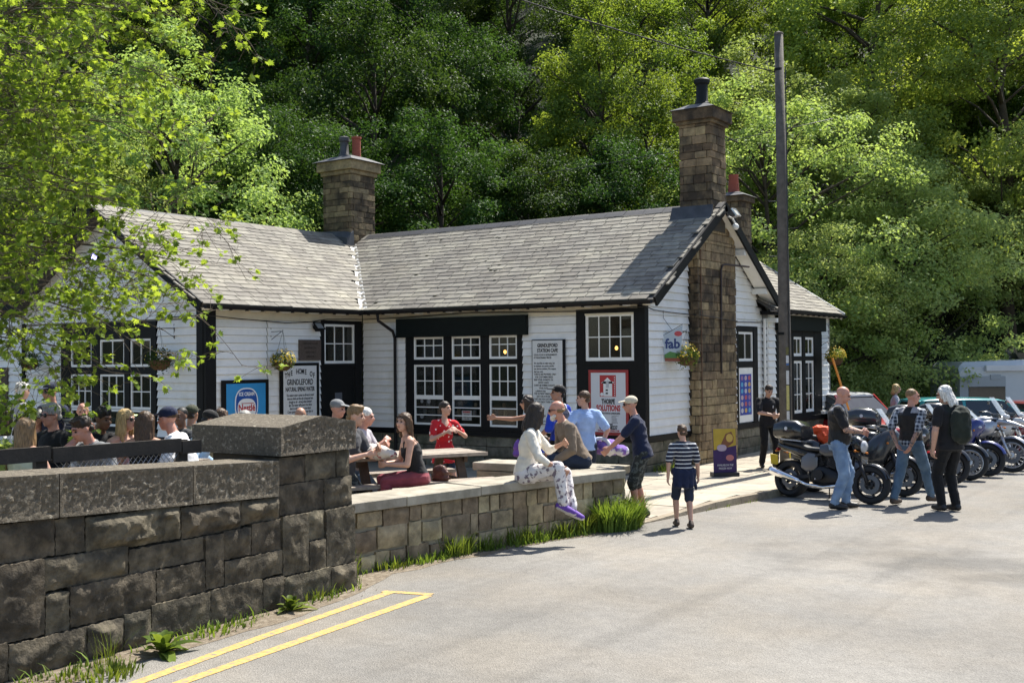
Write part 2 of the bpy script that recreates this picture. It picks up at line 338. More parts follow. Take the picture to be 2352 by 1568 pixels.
# ------------------------------------------------------------------ pavement of flagstones with a kerb
def pvz(y): return 0.005 + 0.095 * smooth(-5.4, -2.6, y)
kerbline = [(2.50, -5.9), (2.62, -5.2), (2.73, -4.2), (2.84, -3.1), (3.10, -1.4), (3.30, 0.5), (3.45, 3.0), (3.6, 8.0)]
def kx(y):
    for (xa, ya), (xb, yb) in zip(kerbline, kerbline[1:]):
        if ya <= y <= yb: return xa + (xb - xa) * (y - ya) / (yb - ya)
    return 3.6
PAVE = mat('sandstone_flag', (0.37, 0.325, 0.25), 0.85, var=0.12, vscale=5, bump=0.004, bscale=50, col2=(0.29, 0.26, 0.205), c2scale=2.0, rnd=0.14)
KERB = mat('gritstone_kerb', (0.27, 0.225, 0.16), 0.9, var=0.25, vscale=12, bump=0.008, rnd=0.15)
pv = empty('pavement'); tag(pv, kind='structure')
mb = MB(); ys = lin(-5.9, 8, 40); vs = []; 
for y in ys: vs += [(-0.3, y, pvz(y) - 0.012), (kx(y) - 0.02, y, pvz(y) - 0.012)]
mb.add(vs, [(2 * i, 2 * i + 1, 2 * i + 3, 2 * i + 2) for i in range(len(ys) - 1)]); mb.build('bedding', mat('joint_sand', (0.14, 0.12, 0.09), 0.95, var=0.2), pv, fix=False)
y = -5.85; row = 0
while y < 7.6:
    rowl = random.uniform(0.62, 0.8); x = (0.25 if y < -4.6 else -0.25) + (row % 2) * 0.2; y1 = y + rowl
    while x < kx((y + y1) / 2) - 0.15:
        wd = random.uniform(0.7, 1.15); x1 = min(x + wd, kx((y + y1) / 2) - 0.13)
        if kx((y + y1) / 2) - 0.13 - x1 < 0.25: x1 = kx((y + y1) / 2) - 0.13
        if not (x1 < 2.05 and y1 < -4.75):
            g = 0.006; e = random.uniform(-0.003, 0.003); xs_ = (x + g, x1 - g); ya, yb = y + g, y1 - g
            top = lambda px, py: pvz(py) + e
            m_ = MB(); m_.hexa([(px, py, pvz(py) - 0.05) for px, py in ((xs_[0], ya), (xs_[1], ya), (xs_[1], yb), (xs_[0], yb))] + [(px, py, top(px, py)) for px, py in ((xs_[0], ya), (xs_[1], ya), (xs_[1], yb), (xs_[0], yb))])
            m_.build('flagstone', PAVE, pv)
        x = x1
    y = y1; row += 1
y = -5.6
while y < 7.8:
    y1 = y + random.uniform(0.7, 1.0); g = 0.005; m_ = MB()
    m_.hexa([(kx(y) - 0.12, y + g, -0.1), (kx(y) + 0.02, y + g, -0.1), (kx(y1) + 0.02, y1 - g, -0.1), (kx(y1) - 0.12, y1 - g, -0.1),
             (kx(y) - 0.12, y + g, pvz(y) + 0.004), (kx(y), y + g, pvz(y) + 0.002), (kx(y1), y1 - g, pvz(y1) + 0.002), (kx(y1) - 0.12, y1 - g, pvz(y1) + 0.004)])
    m_.build('kerbstone', KERB, pv); y = y1

# ------------------------------------------------------------------ stones
POOL = {}
def block_pool(m):
    if m.name not in POOL:
        out = []
        for k in range(10):
            bm = bmesh.new(); bmesh.ops.create_cube(bm, size=1.0)
            bmesh.ops.bevel(bm, geom=bm.edges[:], offset=0.055, segments=1, affect='EDGES')
            for v in bm.verts: v.co += Vector((random.uniform(-.025, .025), random.uniform(-.03, .03), random.uniform(-.03, .03)))
            me = bpy.data.meshes.new('stone'); bm.to_mesh(me); bm.free(); me.materials.append(m); out.append(me)
        POOL[m.name] = out
    return random.choice(POOL[m.name])
def block(name, parent, c, dims, m, rz=0.0):
    o = bpy.data.objects.new(name, block_pool(m)); C.objects.link(o); o.location = c; o.scale = dims; o.rotation_euler[2] = rz
    if parent: o.parent = parent
    return o
def rock_mesh(wd, ht, dp, proud, m, cell=0.035, edge=0.03):
    """a rock-faced stone: face along +x (local), width y, height z, origin at the back centre bottom"""
    ny, nz_ = max(4, int(wd / cell)), max(4, int(ht / cell)); sd = Vector((random.uniform(0, 90), random.uniform(0, 90), random.uniform(0, 90)))
    mb = MB(); vs = []; idx = {}
    for j in range(nz_ + 1):
        for i in range(ny + 1):
            y, z = (i / ny - 0.5) * wd, j / nz_ * ht
            e = min(min(i, ny - i) * wd / ny, min(j, nz_ - j) * ht / nz_); k = smooth(0, 0.075, e)
            h = mnoise.fractal(Vector((0, y * 5, z * 6)) + sd, 0.9, 2.1, 5); h2 = abs(mnoise.noise(Vector((0, y * 3.2, z * 3.6)) + sd * 1.7))
            up = (z / ht - 0.45)
            rg = 1 - abs(mnoise.noise(Vector((3, y * 7, z * 8)) + sd)) * 2; fn = mnoise.fractal(Vector((5, y * 22, z * 22)) + sd, .7, 2.2, 4); x = dp + k * (proud * (0.35 + 0.9 * h2 + 0.5 * up + .35 * max(0, rg - .4)) + 0.035 * h * (0.4 + proud * 8) + .006 * fn); jit = 0.006 if e == 0 else 0.003
            vs.append((x, y + random.uniform(-jit, jit), z + random.uniform(-jit, jit))); idx[i, j] = len(vs) - 1
    fs = [(idx[i, j], idx[i + 1, j], idx[i + 1, j + 1], idx[i, j + 1]) for j in range(nz_) for i in range(ny)]
    rim = [idx[i, 0] for i in range(ny + 1)] + [idx[ny, j] for j in range(1, nz_ + 1)] + [idx[i, nz_] for i in range(ny - 1, -1, -1)] + [idx[0, j] for j in range(nz_ - 1, 0, -1)]
    b0 = len(vs); vs += [(0, vs[i][1], vs[i][2]) for i in rim]; nr = len(rim)
    fs += [(rim[(q + 1) % nr], rim[q], b0 + q, b0 + (q + 1) % nr) for q in range(nr)]
    mb.add(vs, fs); return mb
def rock(name, parent, p, rz, wd, ht, dp, proud, m, cell=0.035):
    o = rock_mesh(wd, ht, dp, proud, m, cell).build(name, m, parent, fix=False, auto=38); o.location = p; o.rotation_euler[2] = rz; return o

# ------------------------------------------------------------------ the tall rock-faced roadside wall, seen close on the left
bw = empty('rock_faced_wall', (2.15, -12.5, 0)); tag(bw, 'tall dark rock-faced gritstone wall with tooled coping beside the yellow lines', 'wall')
bw_off = Vector((2.15, -12.5, 0))
def wx(y): return 2.12 + (y + 10.33) * -0.034
def ctop(y): return 1.335 + (-11.36 - y) * 0.039 if y < -11.36 else 1.335
rzw = math.atan2(-1, -0.034) + math.pi / 2      # face normal direction
mb = MB(); mb.hexa([(1.62, -17.4, -0.1), (wx(-17.4) - 0.03, -17.4, -0.1), (wx(-10.36) - 0.03, -10.36, -0.1), (1.62, -10.36, -0.1), (1.62, -17.4, 1.1), (wx(-17.4) - 0.05, -17.4, 1.2), (wx(-10.36) - 0.05, -10.36, 0.98), (1.62, -10.36, 0.98)])
mb.hexa([(1.2, -11.3, 0.5), (2.05, -11.3, 0.5), (2.05, -10.4, 0.5), (1.2, -10.4, 0.5), (1.2, -11.3, 1.36), (2.05, -11.3, 1.36), (2.05, -10.4, 1.36), (1.2, -10.4, 1.36)])
o = mb.build('core', MORTAR_D, bw); o.location = -bw_off
zc = [0.0, 0.28, 0.545, 0.79]               # bed heights; the last course runs up to the coping
seen = []
for ci, z0 in enumerate(zc):
    y = -17.3 + random.uniform(0, 0.3)
    while y < -10.36:
        hit = [b for a, b, c in seen if c == ci and a - .01 <= y < b - .01]
        if hit: y = hit[0]; continue
        wd = random.choice([0.24, 0.36, 0.48, 0.58, 0.70, 0.82]) * random.uniform(0.85, 1.15); y1 = min(y + wd, -10.34)
        for stop in [a for a, b, c in seen if c == ci and a > y] + ([-11.36] if y < -11.37 else []):
            if y1 > stop - .12: y1 = min(y1, stop) if y1 > stop else stop
        if -10.34 - y1 < 0.16: y1 = -10.34
        ym = (y + y1) / 2; top = ctop(ym) - 0.335
        jz = lambda i: 0 if i == 0 else .028 * math.sin(ym * 2.1 + i * 1.9)
        z0 = zc[ci] + jz(ci); zt = zc[ci + 1] + jz(ci + 1) if ci + 1 < len(zc) else top
        if ci == len(zc) - 1 and ym > -11.36: zt = 1.10
        if ci in (1, 2) and random.random() < 0.14: zt = zc[ci + 2] + jz(ci + 2) if ci + 2 < len(zc) else (top if ym < -11.36 else 1.10); seen.append((y, y1, ci + 1))
        bat = 0.09 * (1 - z0 / 1.1)
        if zt - z0 > 0.05:
            rock('stone', bw, Vector((wx(ym) - 0.22 + bat, ym, z0 + 0.006)) - bw_off, math.atan2(0.034, 1), y1 - y - 0.009, zt - z0 - 0.007, 0.2, random.choice([0.008, 0.016, 0.026, 0.04, 0.075]), STONE_D, 0.02)
        y = y1
for (ya, yb, z0, z1) in [(-11.35, -11.0, 1.10, 1.355), (-11.0, -10.56, 1.10, 1.365), (-10.56, -10.36, 1.10, 1.37)]:
    rock('stone', bw, Vector((wx((ya + yb) / 2) - 0.21, (ya + yb) / 2, z0 + 0.004)) - bw_off, math.atan2(0.034, 1), yb - ya - 0.012, z1 - z0 - 0.012, 0.2, 0.03, STONE_D, 0.03)
# end faces of the pier (towards the low wall) and its return
for k, (z0, z1) in enumerate([(0, .25), (.25, .47), (.47, .70), (.70, .9), (.9, 1.1), (1.1, 1.36)]):
    for xa, xb in ([(1.25, 1.62), (1.62, 2.0)] if k % 2 else [(1.25, 1.5), (1.5, 2.0)]):
        rock('stone', bw, Vector(((xa + xb) / 2, -10.5, z0 + 0.004)) - bw_off, math.pi / 2, xb - xa - 0.012, z1 - z0 - 0.01, 0.16, 0.02, STONE_D, 0.05)
# coping: long tooled blocks with a smooth margin
def tooled(name, parent, fr, bk, y0, y1, z0a, z1a, z0b, z1b, off, m):
    """block with its tooled face at x=fr(y); heights at both ends; face grid carries punched pecks"""
    ny, nz_ = max(8, int((y1 - y0) / 0.022)), 15; vs = []; mb = MB()
    sd = Vector((random.uniform(0, 50), 3, 1))
    for j in range(nz_ + 1):
        for i in range(ny + 1):
            t = i / ny; y = y0 + (y1 - y0) * t; za, zb = z0a + (z0b - z0a) * t, z1a + (z1b - z1a) * t; z = za + (zb - za) * j / nz_
            e = min(min(t, 1 - t) * (y1 - y0), min(j, nz_ - j) / nz_ * (zb - za)); k = smooth(0.02, 0.04, e)
            pk = mnoise.noise(Vector((0, y * 36, z * 36)) + sd) * 0.020
            vs.append((fr(y) - k * (0.008 - pk), y, z))
    fs = [(j * (ny + 1) + i, j * (ny + 1) + i + 1, (j + 1) * (ny + 1) + i + 1, (j + 1) * (ny + 1) + i) for j in range(nz_) for i in range(ny)]
    b0 = len(vs); vs += [(bk, y0, z0a), (bk, y1, z0b), (bk, y1, z1b), (bk, y0, z1a)]; top = [nz_ * (ny + 1) + i for i in range(ny + 1)]
    fs += [tuple(top + [b0 + 2, b0 + 3]), tuple([i for i in range(ny, -1, -1)] + [b0, b0 + 1]), (b0, b0 + 3, b0 + 2, b0 + 1)]
    fs += [tuple([j * (ny + 1) for j in range(nz_ + 1)] + [b0 + 3, b0]), tuple([j * (ny + 1) + ny for j in range(nz_, -1, -1)] + [b0 + 1, b0 + 2])]
    mb.add(vs, fs); o = mb.build(name, m, parent, fix=True, auto=40); o.location = -off; return o
yb_ = -11.385
for L_ in (1.02, 1.28, 1.5, 1.3, 1.2):
    ya_ = yb_ - L_; tooled('coping_stone', bw, lambda y: wx(y) + 0.045, 1.72, ya_ + 0.005, yb_ - 0.005, ctop(ya_) - 0.325, ctop(ya_), ctop(yb_) - 0.325, ctop(yb_), bw_off, COPE_D); yb_ = ya_
# saddle-backed pier cap
mb = MB(); ny, nz_ = 46, 14; vs = []; sd = Vector((7, 3, 1))
for j in range(nz_ + 1):
    for i in range(ny + 1):
        t = i / ny; y = -11.37 + 1.05 * t; zt = 1.635 + 0.085 * (1 - abs(t - 0.53) / 0.53) - 0.0 * t; zb = 1.372; z = zb + (zt - zb) * j / nz_
        e = min(min(t, 1 - t) * 1.05, min(j, nz_ - j) / nz_ * (zt - zb)); k = smooth(0.025, 0.045, e); pk = mnoise.noise(Vector((0, y * 34, z * 34)) + sd) * 0.022
        vs.append((wx(y) + 0.05 - k * (0.008 - pk), y, z))
fs = [(j * (ny + 1) + i, j * (ny + 1) + i + 1, (j + 1) * (ny + 1) + i + 1, (j + 1) * (ny + 1) + i) for j in range(nz_) for i in range(ny)]
b0 = len(vs); vs += [(0.98, vs[i][1], 1.372) for i in range(ny + 1)] + [(0.98, vs[nz_ * (ny + 1) + i][1], vs[nz_ * (ny + 1) + i][2]) for i in range(ny + 1)]
for i in range(ny):
    fs += [(nz_ * (ny + 1) + i, nz_ * (ny + 1) + i + 1, b0 + ny + 1 + i + 1, b0 + ny + 1 + i), (i + 1, i, b0 + i, b0 + i + 1), (b0 + i, b0 + ny + 1 + i, b0 + ny + 2 + i, b0 + i + 1)]
fs += [tuple([j * (ny + 1) for j in range(nz_ + 1)] + [b0 + ny + 1, b0]), tuple([j * (ny + 1) + ny for j in range(nz_, -1, -1)] + [b0 + ny, b0 + 2 * ny + 1])]
mb.add(vs, fs); o = mb.build('pier_cap', COPE_D, bw, auto=35); o.location = -bw_off

# ------------------------------------------------------------------ the low seat wall round the terrace
lw = empty('low_seat_wall', (2.1, -7.6, 0)); tag(lw, 'low buff stone wall with pale flat coping that people sit on', 'wall'); lo_ = Vector((2.1, -7.6, 0))
def wall_run(p0, p1, thick, h, courses, m, parent, off, both=False):
    p0, p1 = Vector((*p0, 0)), Vector((*p1, 0)); d = (p1 - p0); Ln = d.length; d.normalize(); n = Vector((d.y, -d.x, 0)); rz = math.atan2(n.y, n.x)
    mb = MB(); c = (p0 + p1) / 2 - n * (thick / 2 + 0.045); mb.obox(c + Vector((0, 0, h / 2 - 0.05)), d * (Ln / 2 - 0.02), n * (thick / 2), Vector((0, 0, h / 2 + 0.04)))
    o = mb.build('core', MORTAR, parent); o.location = -off
    zs = [0.0] + [h * (i + random.uniform(-.12, .12)) / courses for i in range(1, courses)] + [h]
    for ci in range(courses):
        s = 0.0
        while s < Ln - 0.02:
            wd = random.choice([.15, .2, .27, .34, .42]) * random.uniform(.9, 1.15); s1 = min(s + wd, Ln)
            if Ln - s1 < 0.12: s1 = Ln
            jz0, jz1 = random.uniform(-.02, .016), random.uniform(-.016, .02)
            z0 = zs[ci] + (jz0 if ci else -0.06); z1 = zs[ci + 1] + (jz1 if ci < courses - 1 else 0)
            rock('stone', parent, p0 + d * ((s + s1) / 2) - n * 0.14 + Vector((0, 0, z0 + 0.008)) - off, rz, s1 - s - random.uniform(.014, .03), z1 - z0 - random.uniform(.012, .03), 0.125, random.choice([0.012, 0.022, 0.034]), m, 0.04)
            s = s1
def cope_run(p0, p1, thick, z, t, over, ln, parent, off):
    p0, p1 = Vector((*p0, 0)), Vector((*p1, 0)); d = (p1 - p0); Ln = d.length; d.normalize(); n = Vector((d.y, -d.x, 0)); k = max(1, round(Ln / ln))
    for i in range(k):
        a, b = p0 + d * (Ln * i / k + 0.004), p0 + d * (Ln * (i + 1) / k - 0.004); e = random.uniform(-.004, .004)
        mb = MB(); mb.obox((a + b) / 2 + n * (over - (thick + 2 * over) / 2) + Vector((0, 0, z + t / 2 + e)), d * ((b - a).length / 2), n * ((thick + 2 * over) / 2), Vector((0, 0, t / 2)))
        o = mb.build('coping_stone', COPE, parent); o.location = -off; bevel(o, 0.008)
for pa, pb in (((1.64, -10.3), (1.955, -7.95)), ((1.955, -7.95), (2.50, -5.40))):
    wall_run(pa, pb, 0.55, 0.64, 3, STONE_L, lw, lo_); cope_run(pa, pb, 0.55, 0.64, 0.11, 0.04, 1.15, lw, lo_)
# the return at its right-hand end
wall_run((2.52, -5.40), (2.22, -4.86), 0.5, 0.645, 4, STONE_L, lw, lo_)
wall_run((2.14, -4.82), (0.10, -5.02), 0.5, 0.645, 4, STONE_L, lw, lo_)
wall_run((0.06, -5.04), (0.12, -5.5), 0.3, 0.645, 3, STONE_L, lw, lo_)
wall_run((0.12, -5.46), (1.95, -5.34), 0.3, 0.645, 4, STONE_L, lw, lo_)
cope_run((2.26, -4.80), (0.04, -5.02), 0.5, 0.642, 0.11, 0.045, 0.8, lw, lo_)
# ================================================================== THE STATION CAFE
L_, P_, W2, DP, HE, HR, ZS, OV, OE, EZ = 7.0, 4.385, 5.876, 5.797, 3.27, 5.39, 0.75, 0.40, 0.32, 3.31
SLOPE = (HR - EZ) / (DP / 2 + OE)
XR = -L_ - W2 / 2                                 # ridge of the left wing
cafe = empty('station_cafe', (0, 0, 0)); tag(cafe, 'white weatherboarded single-storey station cafe with slate roofs and black trim', 'building')
class Plane:
    def __init__(s, f): s.p = f
    def box(s, mb, u0, u1, z0, z1, d0, d1):
        p = s.p; mb.hexa([p(u0, z0, d0), p(u1, z0, d0), p(u1, z0, d1), p(u0, z0, d1), p(u0, z1, d0), p(u1, z1, d0), p(u1, z1, d1), p(u0, z1, d1)]); return mb
FRONT = Plane(lambda u, z, d: (u, -d, z)); GABLE = Plane(lambda u, z, d: (d, u, z)); WINGW = Plane(lambda u, z, d: (-L_ + d, u, z)); LGAB = Plane(lambda u, z, d: (u, -P_ - d, z))
RW = 0.12; REAR = Plane(lambda u, z, d: (RW + d, u, z))
# backing walls (solid shells behind the boards, left open behind the windows)
shell = MB()
def bk(pl, u0, u1, z0, z1): pl.box(shell, u0, u1, z0, z1, -0.20, -0.012)
bk(FRONT, -L_, -5.72, 0, HE + .1); bk(FRONT, -2.76, -1.30, 0, HE + .1); bk(FRONT, -5.72, -2.76, 0, 0.85); bk(FRONT, -5.72, -2.76, 2.8, HE + .1); bk(FRONT, -1.30, -0.16, 0, 2.14); bk(FRONT, -1.30, -0.16, 3.1, HE + .1); bk(FRONT, -0.16, -0.012, 0, HE + .1)
bk(GABLE, 0.012, 4.35, 0, HE + .1); bk(GABLE, 5.3, DP, 0, HE + .1); bk(GABLE, 4.35, 5.3, 0, 2.05); bk(GABLE, 4.35, 5.3, 2.75, HE + .1)
bk(WINGW, -P_ + .012, -1.2, 0, HE + .1); bk(WINGW, -0.28, -0.012, 0, HE + .1); bk(WINGW, -1.2, -0.28, 0, 2.15); bk(WINGW, -1.2, -0.28, 3.04, HE + .1)
bk(LGAB, -16.5, -11.55, 0, HE + .1); bk(LGAB, -8.44, -L_ - .012, 0, HE + .1); bk(LGAB, -11.55, -8.44, 0, 0.9); bk(LGAB, -11.55, -8.44, 3.0, HE + .1)
bk(REAR, DP, 6.35, 0, HE); bk(REAR, 9.35, 10.0, 0, HE); bk(REAR, 6.35, 9.35, 0, 0.8); bk(REAR, 6.35, 9.35, 2.9, HE)
FRONT.box(shell, -0.2, RW, 0, HE, -DP - 0.16, -DP + 0.01)
# gable triangles
def tri(pl, ua, ub, um): shell.add([pl.p(ua, HE, -.2), pl.p(ub, HE, -.2), pl.p(um, HR - .12, -.2), pl.p(ua, HE, -.012), pl.p(ub, HE, -.012), pl.p(um, HR - .12, -.012)], [(0, 1, 2), (5, 4, 3), (0, 3, 4, 1), (1, 4, 5, 2), (2, 5, 3, 0)])
tri(GABLE, 0, DP, DP / 2); tri(LGAB, -L_ - W2, -L_, XR)
shell.box((-13.2, 10.02, 0), (RW - .02, 10.2, HE)); shell.box((-16.5, -P_ + .3, 0), (-16.3, 10, HE)); shell.box((-13.1, 5.6, 0), (-0.3, 5.75, HE))
shell.build('wall', mat('wall_shell', (0.20, 0.20, 0.19), 0.8, var=0.1), cafe)
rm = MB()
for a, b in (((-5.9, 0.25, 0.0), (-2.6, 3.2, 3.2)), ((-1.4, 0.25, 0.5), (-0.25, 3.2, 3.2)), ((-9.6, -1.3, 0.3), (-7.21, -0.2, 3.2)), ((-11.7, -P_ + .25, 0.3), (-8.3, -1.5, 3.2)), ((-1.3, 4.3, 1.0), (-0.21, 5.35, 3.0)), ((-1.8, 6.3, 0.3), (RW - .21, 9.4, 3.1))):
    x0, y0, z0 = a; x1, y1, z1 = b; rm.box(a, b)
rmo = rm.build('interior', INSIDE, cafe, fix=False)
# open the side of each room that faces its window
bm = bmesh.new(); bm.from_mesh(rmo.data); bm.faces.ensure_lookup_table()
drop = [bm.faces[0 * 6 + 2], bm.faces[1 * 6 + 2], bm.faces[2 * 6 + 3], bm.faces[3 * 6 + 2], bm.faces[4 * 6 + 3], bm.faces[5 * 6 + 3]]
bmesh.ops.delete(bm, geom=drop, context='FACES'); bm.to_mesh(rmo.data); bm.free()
# plinth of coursed stone below the boards
def plinth(pl, u0, u1, z1, d=0.03):
    rows = [0.0, 0.24, 0.46, z1]; mb = MB(); pl.box(mb, u0 + .01, u1 - .01, -0.1, z1 - .01, -.2, d - 0.03); mb.build('plinth_core', MORTAR_D, cafe)
    for i in range(3):
        u = u0
        while u < u1 - .05:
            ub = min(u + random.uniform(.38, .75), u1); ub = u1 if u1 - ub < .2 else ub
            a, b = Vector(pl.p(u + .006, rows[i] + .005, -.1)), Vector(pl.p(ub - .006, rows[i + 1] - .005, d)); c = (a + b) / 2; s = b - a
            block('plinth_stone', cafe, c, (abs(s.x), abs(s.y), abs(s.z)), STONE_G); u = ub
plinth(FRONT, -6.98, -0.03, 0.66, .02); plinth(GABLE, 0.03, 1.86, 0.66); plinth(GABLE, 3.84, 5.78, 0.66); plinth(WINGW, -4.36, -1.3, 0.66); plinth(LGAB, -13.2, -7.0, 0.66); plinth(REAR, 5.85, 10, 0.66, .0)
def trim(name, pl, u0, u1, z0, z1, d0, d1, m=BLACK, parent=None):
    mb = MB(); pl.box(mb, u0, u1, z0, z1, d0, d1); return mb.build(name, m, parent or cafe)
for pl, u0, u1 in ((FRONT, -6.97, 0.05), (GABLE, -0.03, 1.88), (GABLE, 3.80, 5.78), (WINGW, -4.42, -1.32), (LGAB, -13.3, -6.97), (REAR, 5.83, 10.02)):
    trim('sill_board', pl, u0, u1, 0.665, 0.775, -0.02, 0.055)
# weatherboards
BH = 0.152
def boards(pl, u0, u1, z0, z1, lim=None, d=0.0):
    z = z0
    while z < z1 - 0.02:
        za, zb = z, min(z + BH, z1); a0, a1, b0, b1 = u0, u1, u0, u1
        if lim:
            la, lb = lim(za), lim(zb); a0, a1, b0, b1 = max(u0, la[0]), min(u1, la[1]), max(u0, lb[0]), min(u1, lb[1])
            if b1 - b0 < 0.02: b0 = b1 = (max(u0, min(u1, (lb[0] + lb[1]) / 2)))
            if a1 - a0 < 0.05: break
        k = random.uniform(-.002, .002); p = pl.p; mb = MB(); za += .005; lo, hi = d + 0.034 + k, d + 0.001
        mb.hexa([p(a0, za, d - .010), p(a1, za, d - .010), p(a1, za, lo), p(a0, za, lo), p(b0, zb, d - .010), p(b1, zb, d - .010), p(b1, zb, hi), p(b0, zb, hi)])
        mb.build('weatherboard', BOARD, cafe); z += BH
ZT = 3.06
boards(FRONT, -6.96, -5.76, .775, ZT); boards(FRONT, -2.72, -1.47, .775, ZT + .05)
boards(WINGW, -4.20, -2.87, .775, ZT); boards(WINGW, -2.84, -1.34, .775, ZT)
gl = lambda z: (-OE + (z - EZ) / SLOPE + .10, DP + OE - (z - EZ) / SLOPE - .10) if z > EZ - .1 else (-9, 99)
boards(GABLE, 0.10, 1.89, .775, 5.0, gl); boards(GABLE, 3.81, 4.27, .775, 5.0, gl); boards(GABLE, 5.46, DP - .03, .775, ZT + .3, gl); boards(GABLE, 4.27, 5.46, 2.92, 5.0, gl)
ll = lambda z: (-L_ - W2 - OE + (z - EZ) / SLOPE + .1, -L_ + OE - (z - EZ) / SLOPE - .1) if z > EZ - .1 else (-99, 9)
boards(LGAB, -8.42, -7.14, .775, 3.05); boards(LGAB, -12.86, -11.58, .775, 3.05); boards(LGAB, -16.4, -12.94, .775, 3.25); boards(LGAB, -12.86, -7.14, 3.08, 5.3, ll)
boards(REAR, DP + .04, 6.28, .775, 3.1); boards(REAR, 9.42, 9.97, .775, 3.1)
boards(FRONT, 0.03, RW + .02, .775, 3.1, None, -DP)
trim('frieze', FRONT, -6.96, 0.0, ZT + .002, HE, -.01, .02, CREAM); trim('frieze', WINGW, -4.25, -.03, ZT + .002, HE, -.01, .02, CREAM); trim('frieze', REAR, 5.85, 10, 3.1, 3.3, -.01, .02, WHITE)
# corner posts
for a, b in (((-7.02, -4.45, .66), (-6.945, -4.20, HE)), ((-7.20, -4.46, .66), (-7.02, -4.36, HE)), ((-.11, -.05, .66), (.045, .04, HE)), ((.0, .04, .66), (.042, .105, HE)), ((-12.93, -4.46, .66), (-12.86, -4.36, 3.1))):
    MB().box(a, b).build('corner_post', BLACK, cafe)

# ------------------------------------------------------------------ roofs
SLATE = mat('slate', (0.20, 0.185, 0.158), 0.75, var=0.2, vscale=7, bump=0.003, bscale=55, col2=(0.255, 0.235, 0.19), c2scale=1.1, rnd=0.22, spec=0.2)
SLAB = mat('roof_underlay', (0.05, 0.048, 0.046), 0.8)
roof = empty('roof', (0, 0, 0), parent=cafe)
nf = Vector((0, -SLOPE, 1)).normalized(); SL = math.sqrt(1 + SLOPE ** 2); cosr = 1 / SL
def zf(y): return EZ + (y + OE) * SLOPE          # front slope of the main range
slab = MB(); T = 0.07
def quadslab(pts, t=0.07):
    slab.poly([Vector(p) for p in pts], -t, (Vector(pts[1]) - Vector(pts[0])).cross(Vector(pts[2]) - Vector(pts[0])).normalized() * (1 if ((Vector(pts[1]) - Vector(pts[0])).cross(Vector(pts[2]) - Vector(pts[0]))).z > 0 else -1))
VX = -L_ + OE                                      # valley foot
quadslab([(VX, -OE, EZ), (OV - .02, -OE, EZ), (OV - .02, DP / 2, HR), (XR, DP / 2, HR)])
quadslab([(OV - .02, DP + OE, EZ), (-12.5, DP + OE, EZ), (-12.5, DP / 2, HR), (OV - .02, DP / 2, HR)])
quadslab([(VX, -P_ - OV + .02, EZ), (VX, -OE, EZ), (XR, DP / 2, HR), (XR, -P_ - OV + .02, HR)])
quadslab([(-L_ - W2 - OE, DP / 2, EZ), (-L_ - W2 - OE, -P_ - OV + .02, EZ), (XR, -P_ - OV + .02, HR), (XR, DP / 2, HR)])
RX = RW + OE; RRX = RW - 2.94; YE = 10.35
quadslab([(RX, DP - .35, EZ), (RX, YE, EZ), (RRX, YE, HR), (RRX, DP - .35, HR)])
quadslab([(RRX * 2 - RX, YE, EZ), (RRX * 2 - RX, DP - .35, EZ), (RRX, DP - .35, HR), (RRX, YE, HR)])
slab.build('roof_slab', SLAB, roof)
# slates
SLW, SLX = 0.385, 0.172
proto = []
for k in range(8):
    bm = bmesh.new(); bmesh.ops.create_cube(bm, size=1.0)
    for v in bm.verts: v.co = Vector((v.co.x * (SLW - .011 - random.uniform(0, .006)), v.co.y * 0.32 + 0.16, v.co.z * 0.026 + .013)) + Vector((random.uniform(-.004, .004), random.uniform(-.005, .005), 0))
    if k in (6, 7): 
        for v in bm.verts:
            if v.co.y < .05 and (v.co.x > 0) == (k == 6): v.co.y += .028
    me = bpy.data.meshes.new('slate'); bm.to_mesh(me); bm.free(); me.materials.append(SLATE); proto.append(me)
slots = []
def slope_slates(origin, along_, upv, nrm, rows, lo, hi):
    tilt = R(3.8)
    for i in range(rows):
        off = (i % 2) * SLW / 2 + random.uniform(-.012, .012); a, b = lo(i * SLX), hi(i * SLX); u = a + (SLW / 2 if i % 2 == 0 else SLW * .25)
        while u < b:
            kx_ = random.uniform(-.006, .006); p = origin + along_ * u + upv * (i * SLX - .02 + random.uniform(-.004, .004)) + nrm * (0.012 + random.uniform(0, .003))
            up2 = (upv * math.cos(tilt) - nrm * math.sin(tilt)).normalized(); n2 = along_.cross(up2)
            al = (along_ + up2 * kx_).normalized(); slots.append((p, al, al.cross(-n2).normalized() if False else up2, n2)); u += SLW
rows = 22
upF = Vector((0, cosr, SLOPE * cosr)); upW = Vector((-cosr, 0, SLOPE * cosr)); nW = Vector((SLOPE, 0, 1)).normalized()
slope_slates(Vector((0, -OE, EZ)), Vector((1, 0, 0)), upF, nf, rows, lambda s: VX - s * cosr, lambda s: OV - .1)
slope_slates(Vector((VX, 0, EZ)), Vector((0, 1, 0)), upW, nW, rows, lambda s: -P_ - OV, lambda s: -OE + s * cosr)
slope_slates(Vector((RX, 0, EZ)), Vector((0, 1, 0)), upW, nW, rows, lambda s: DP - .3, lambda s: YE - .06)
slots.sort(key=lambda s: (s[0] - Vector(CAM)).length)
mass = MB()
for k, (p, al, up2, n2) in enumerate(slots):
    me = random.choice(proto); M = Matrix(((al.x, up2.x, n2.x, p.x), (al.y, up2.y, n2.y, p.y), (al.z, up2.z, n2.z, p.z), (0, 0, 0, 1)))
    if k < 290:
        o = bpy.data.objects.new('slate', me); C.objects.link(o); o.parent = roof; o.matrix_world = M
    else:
        mass.rv = random.random() * .999 + .0005; mass.add([M @ v.co for v in me.vertices], [tuple(f.vertices) for f in me.polygons])
o = mass.build('slates', SLATE, roof, fix=False); o['kind'] = 'stuff'
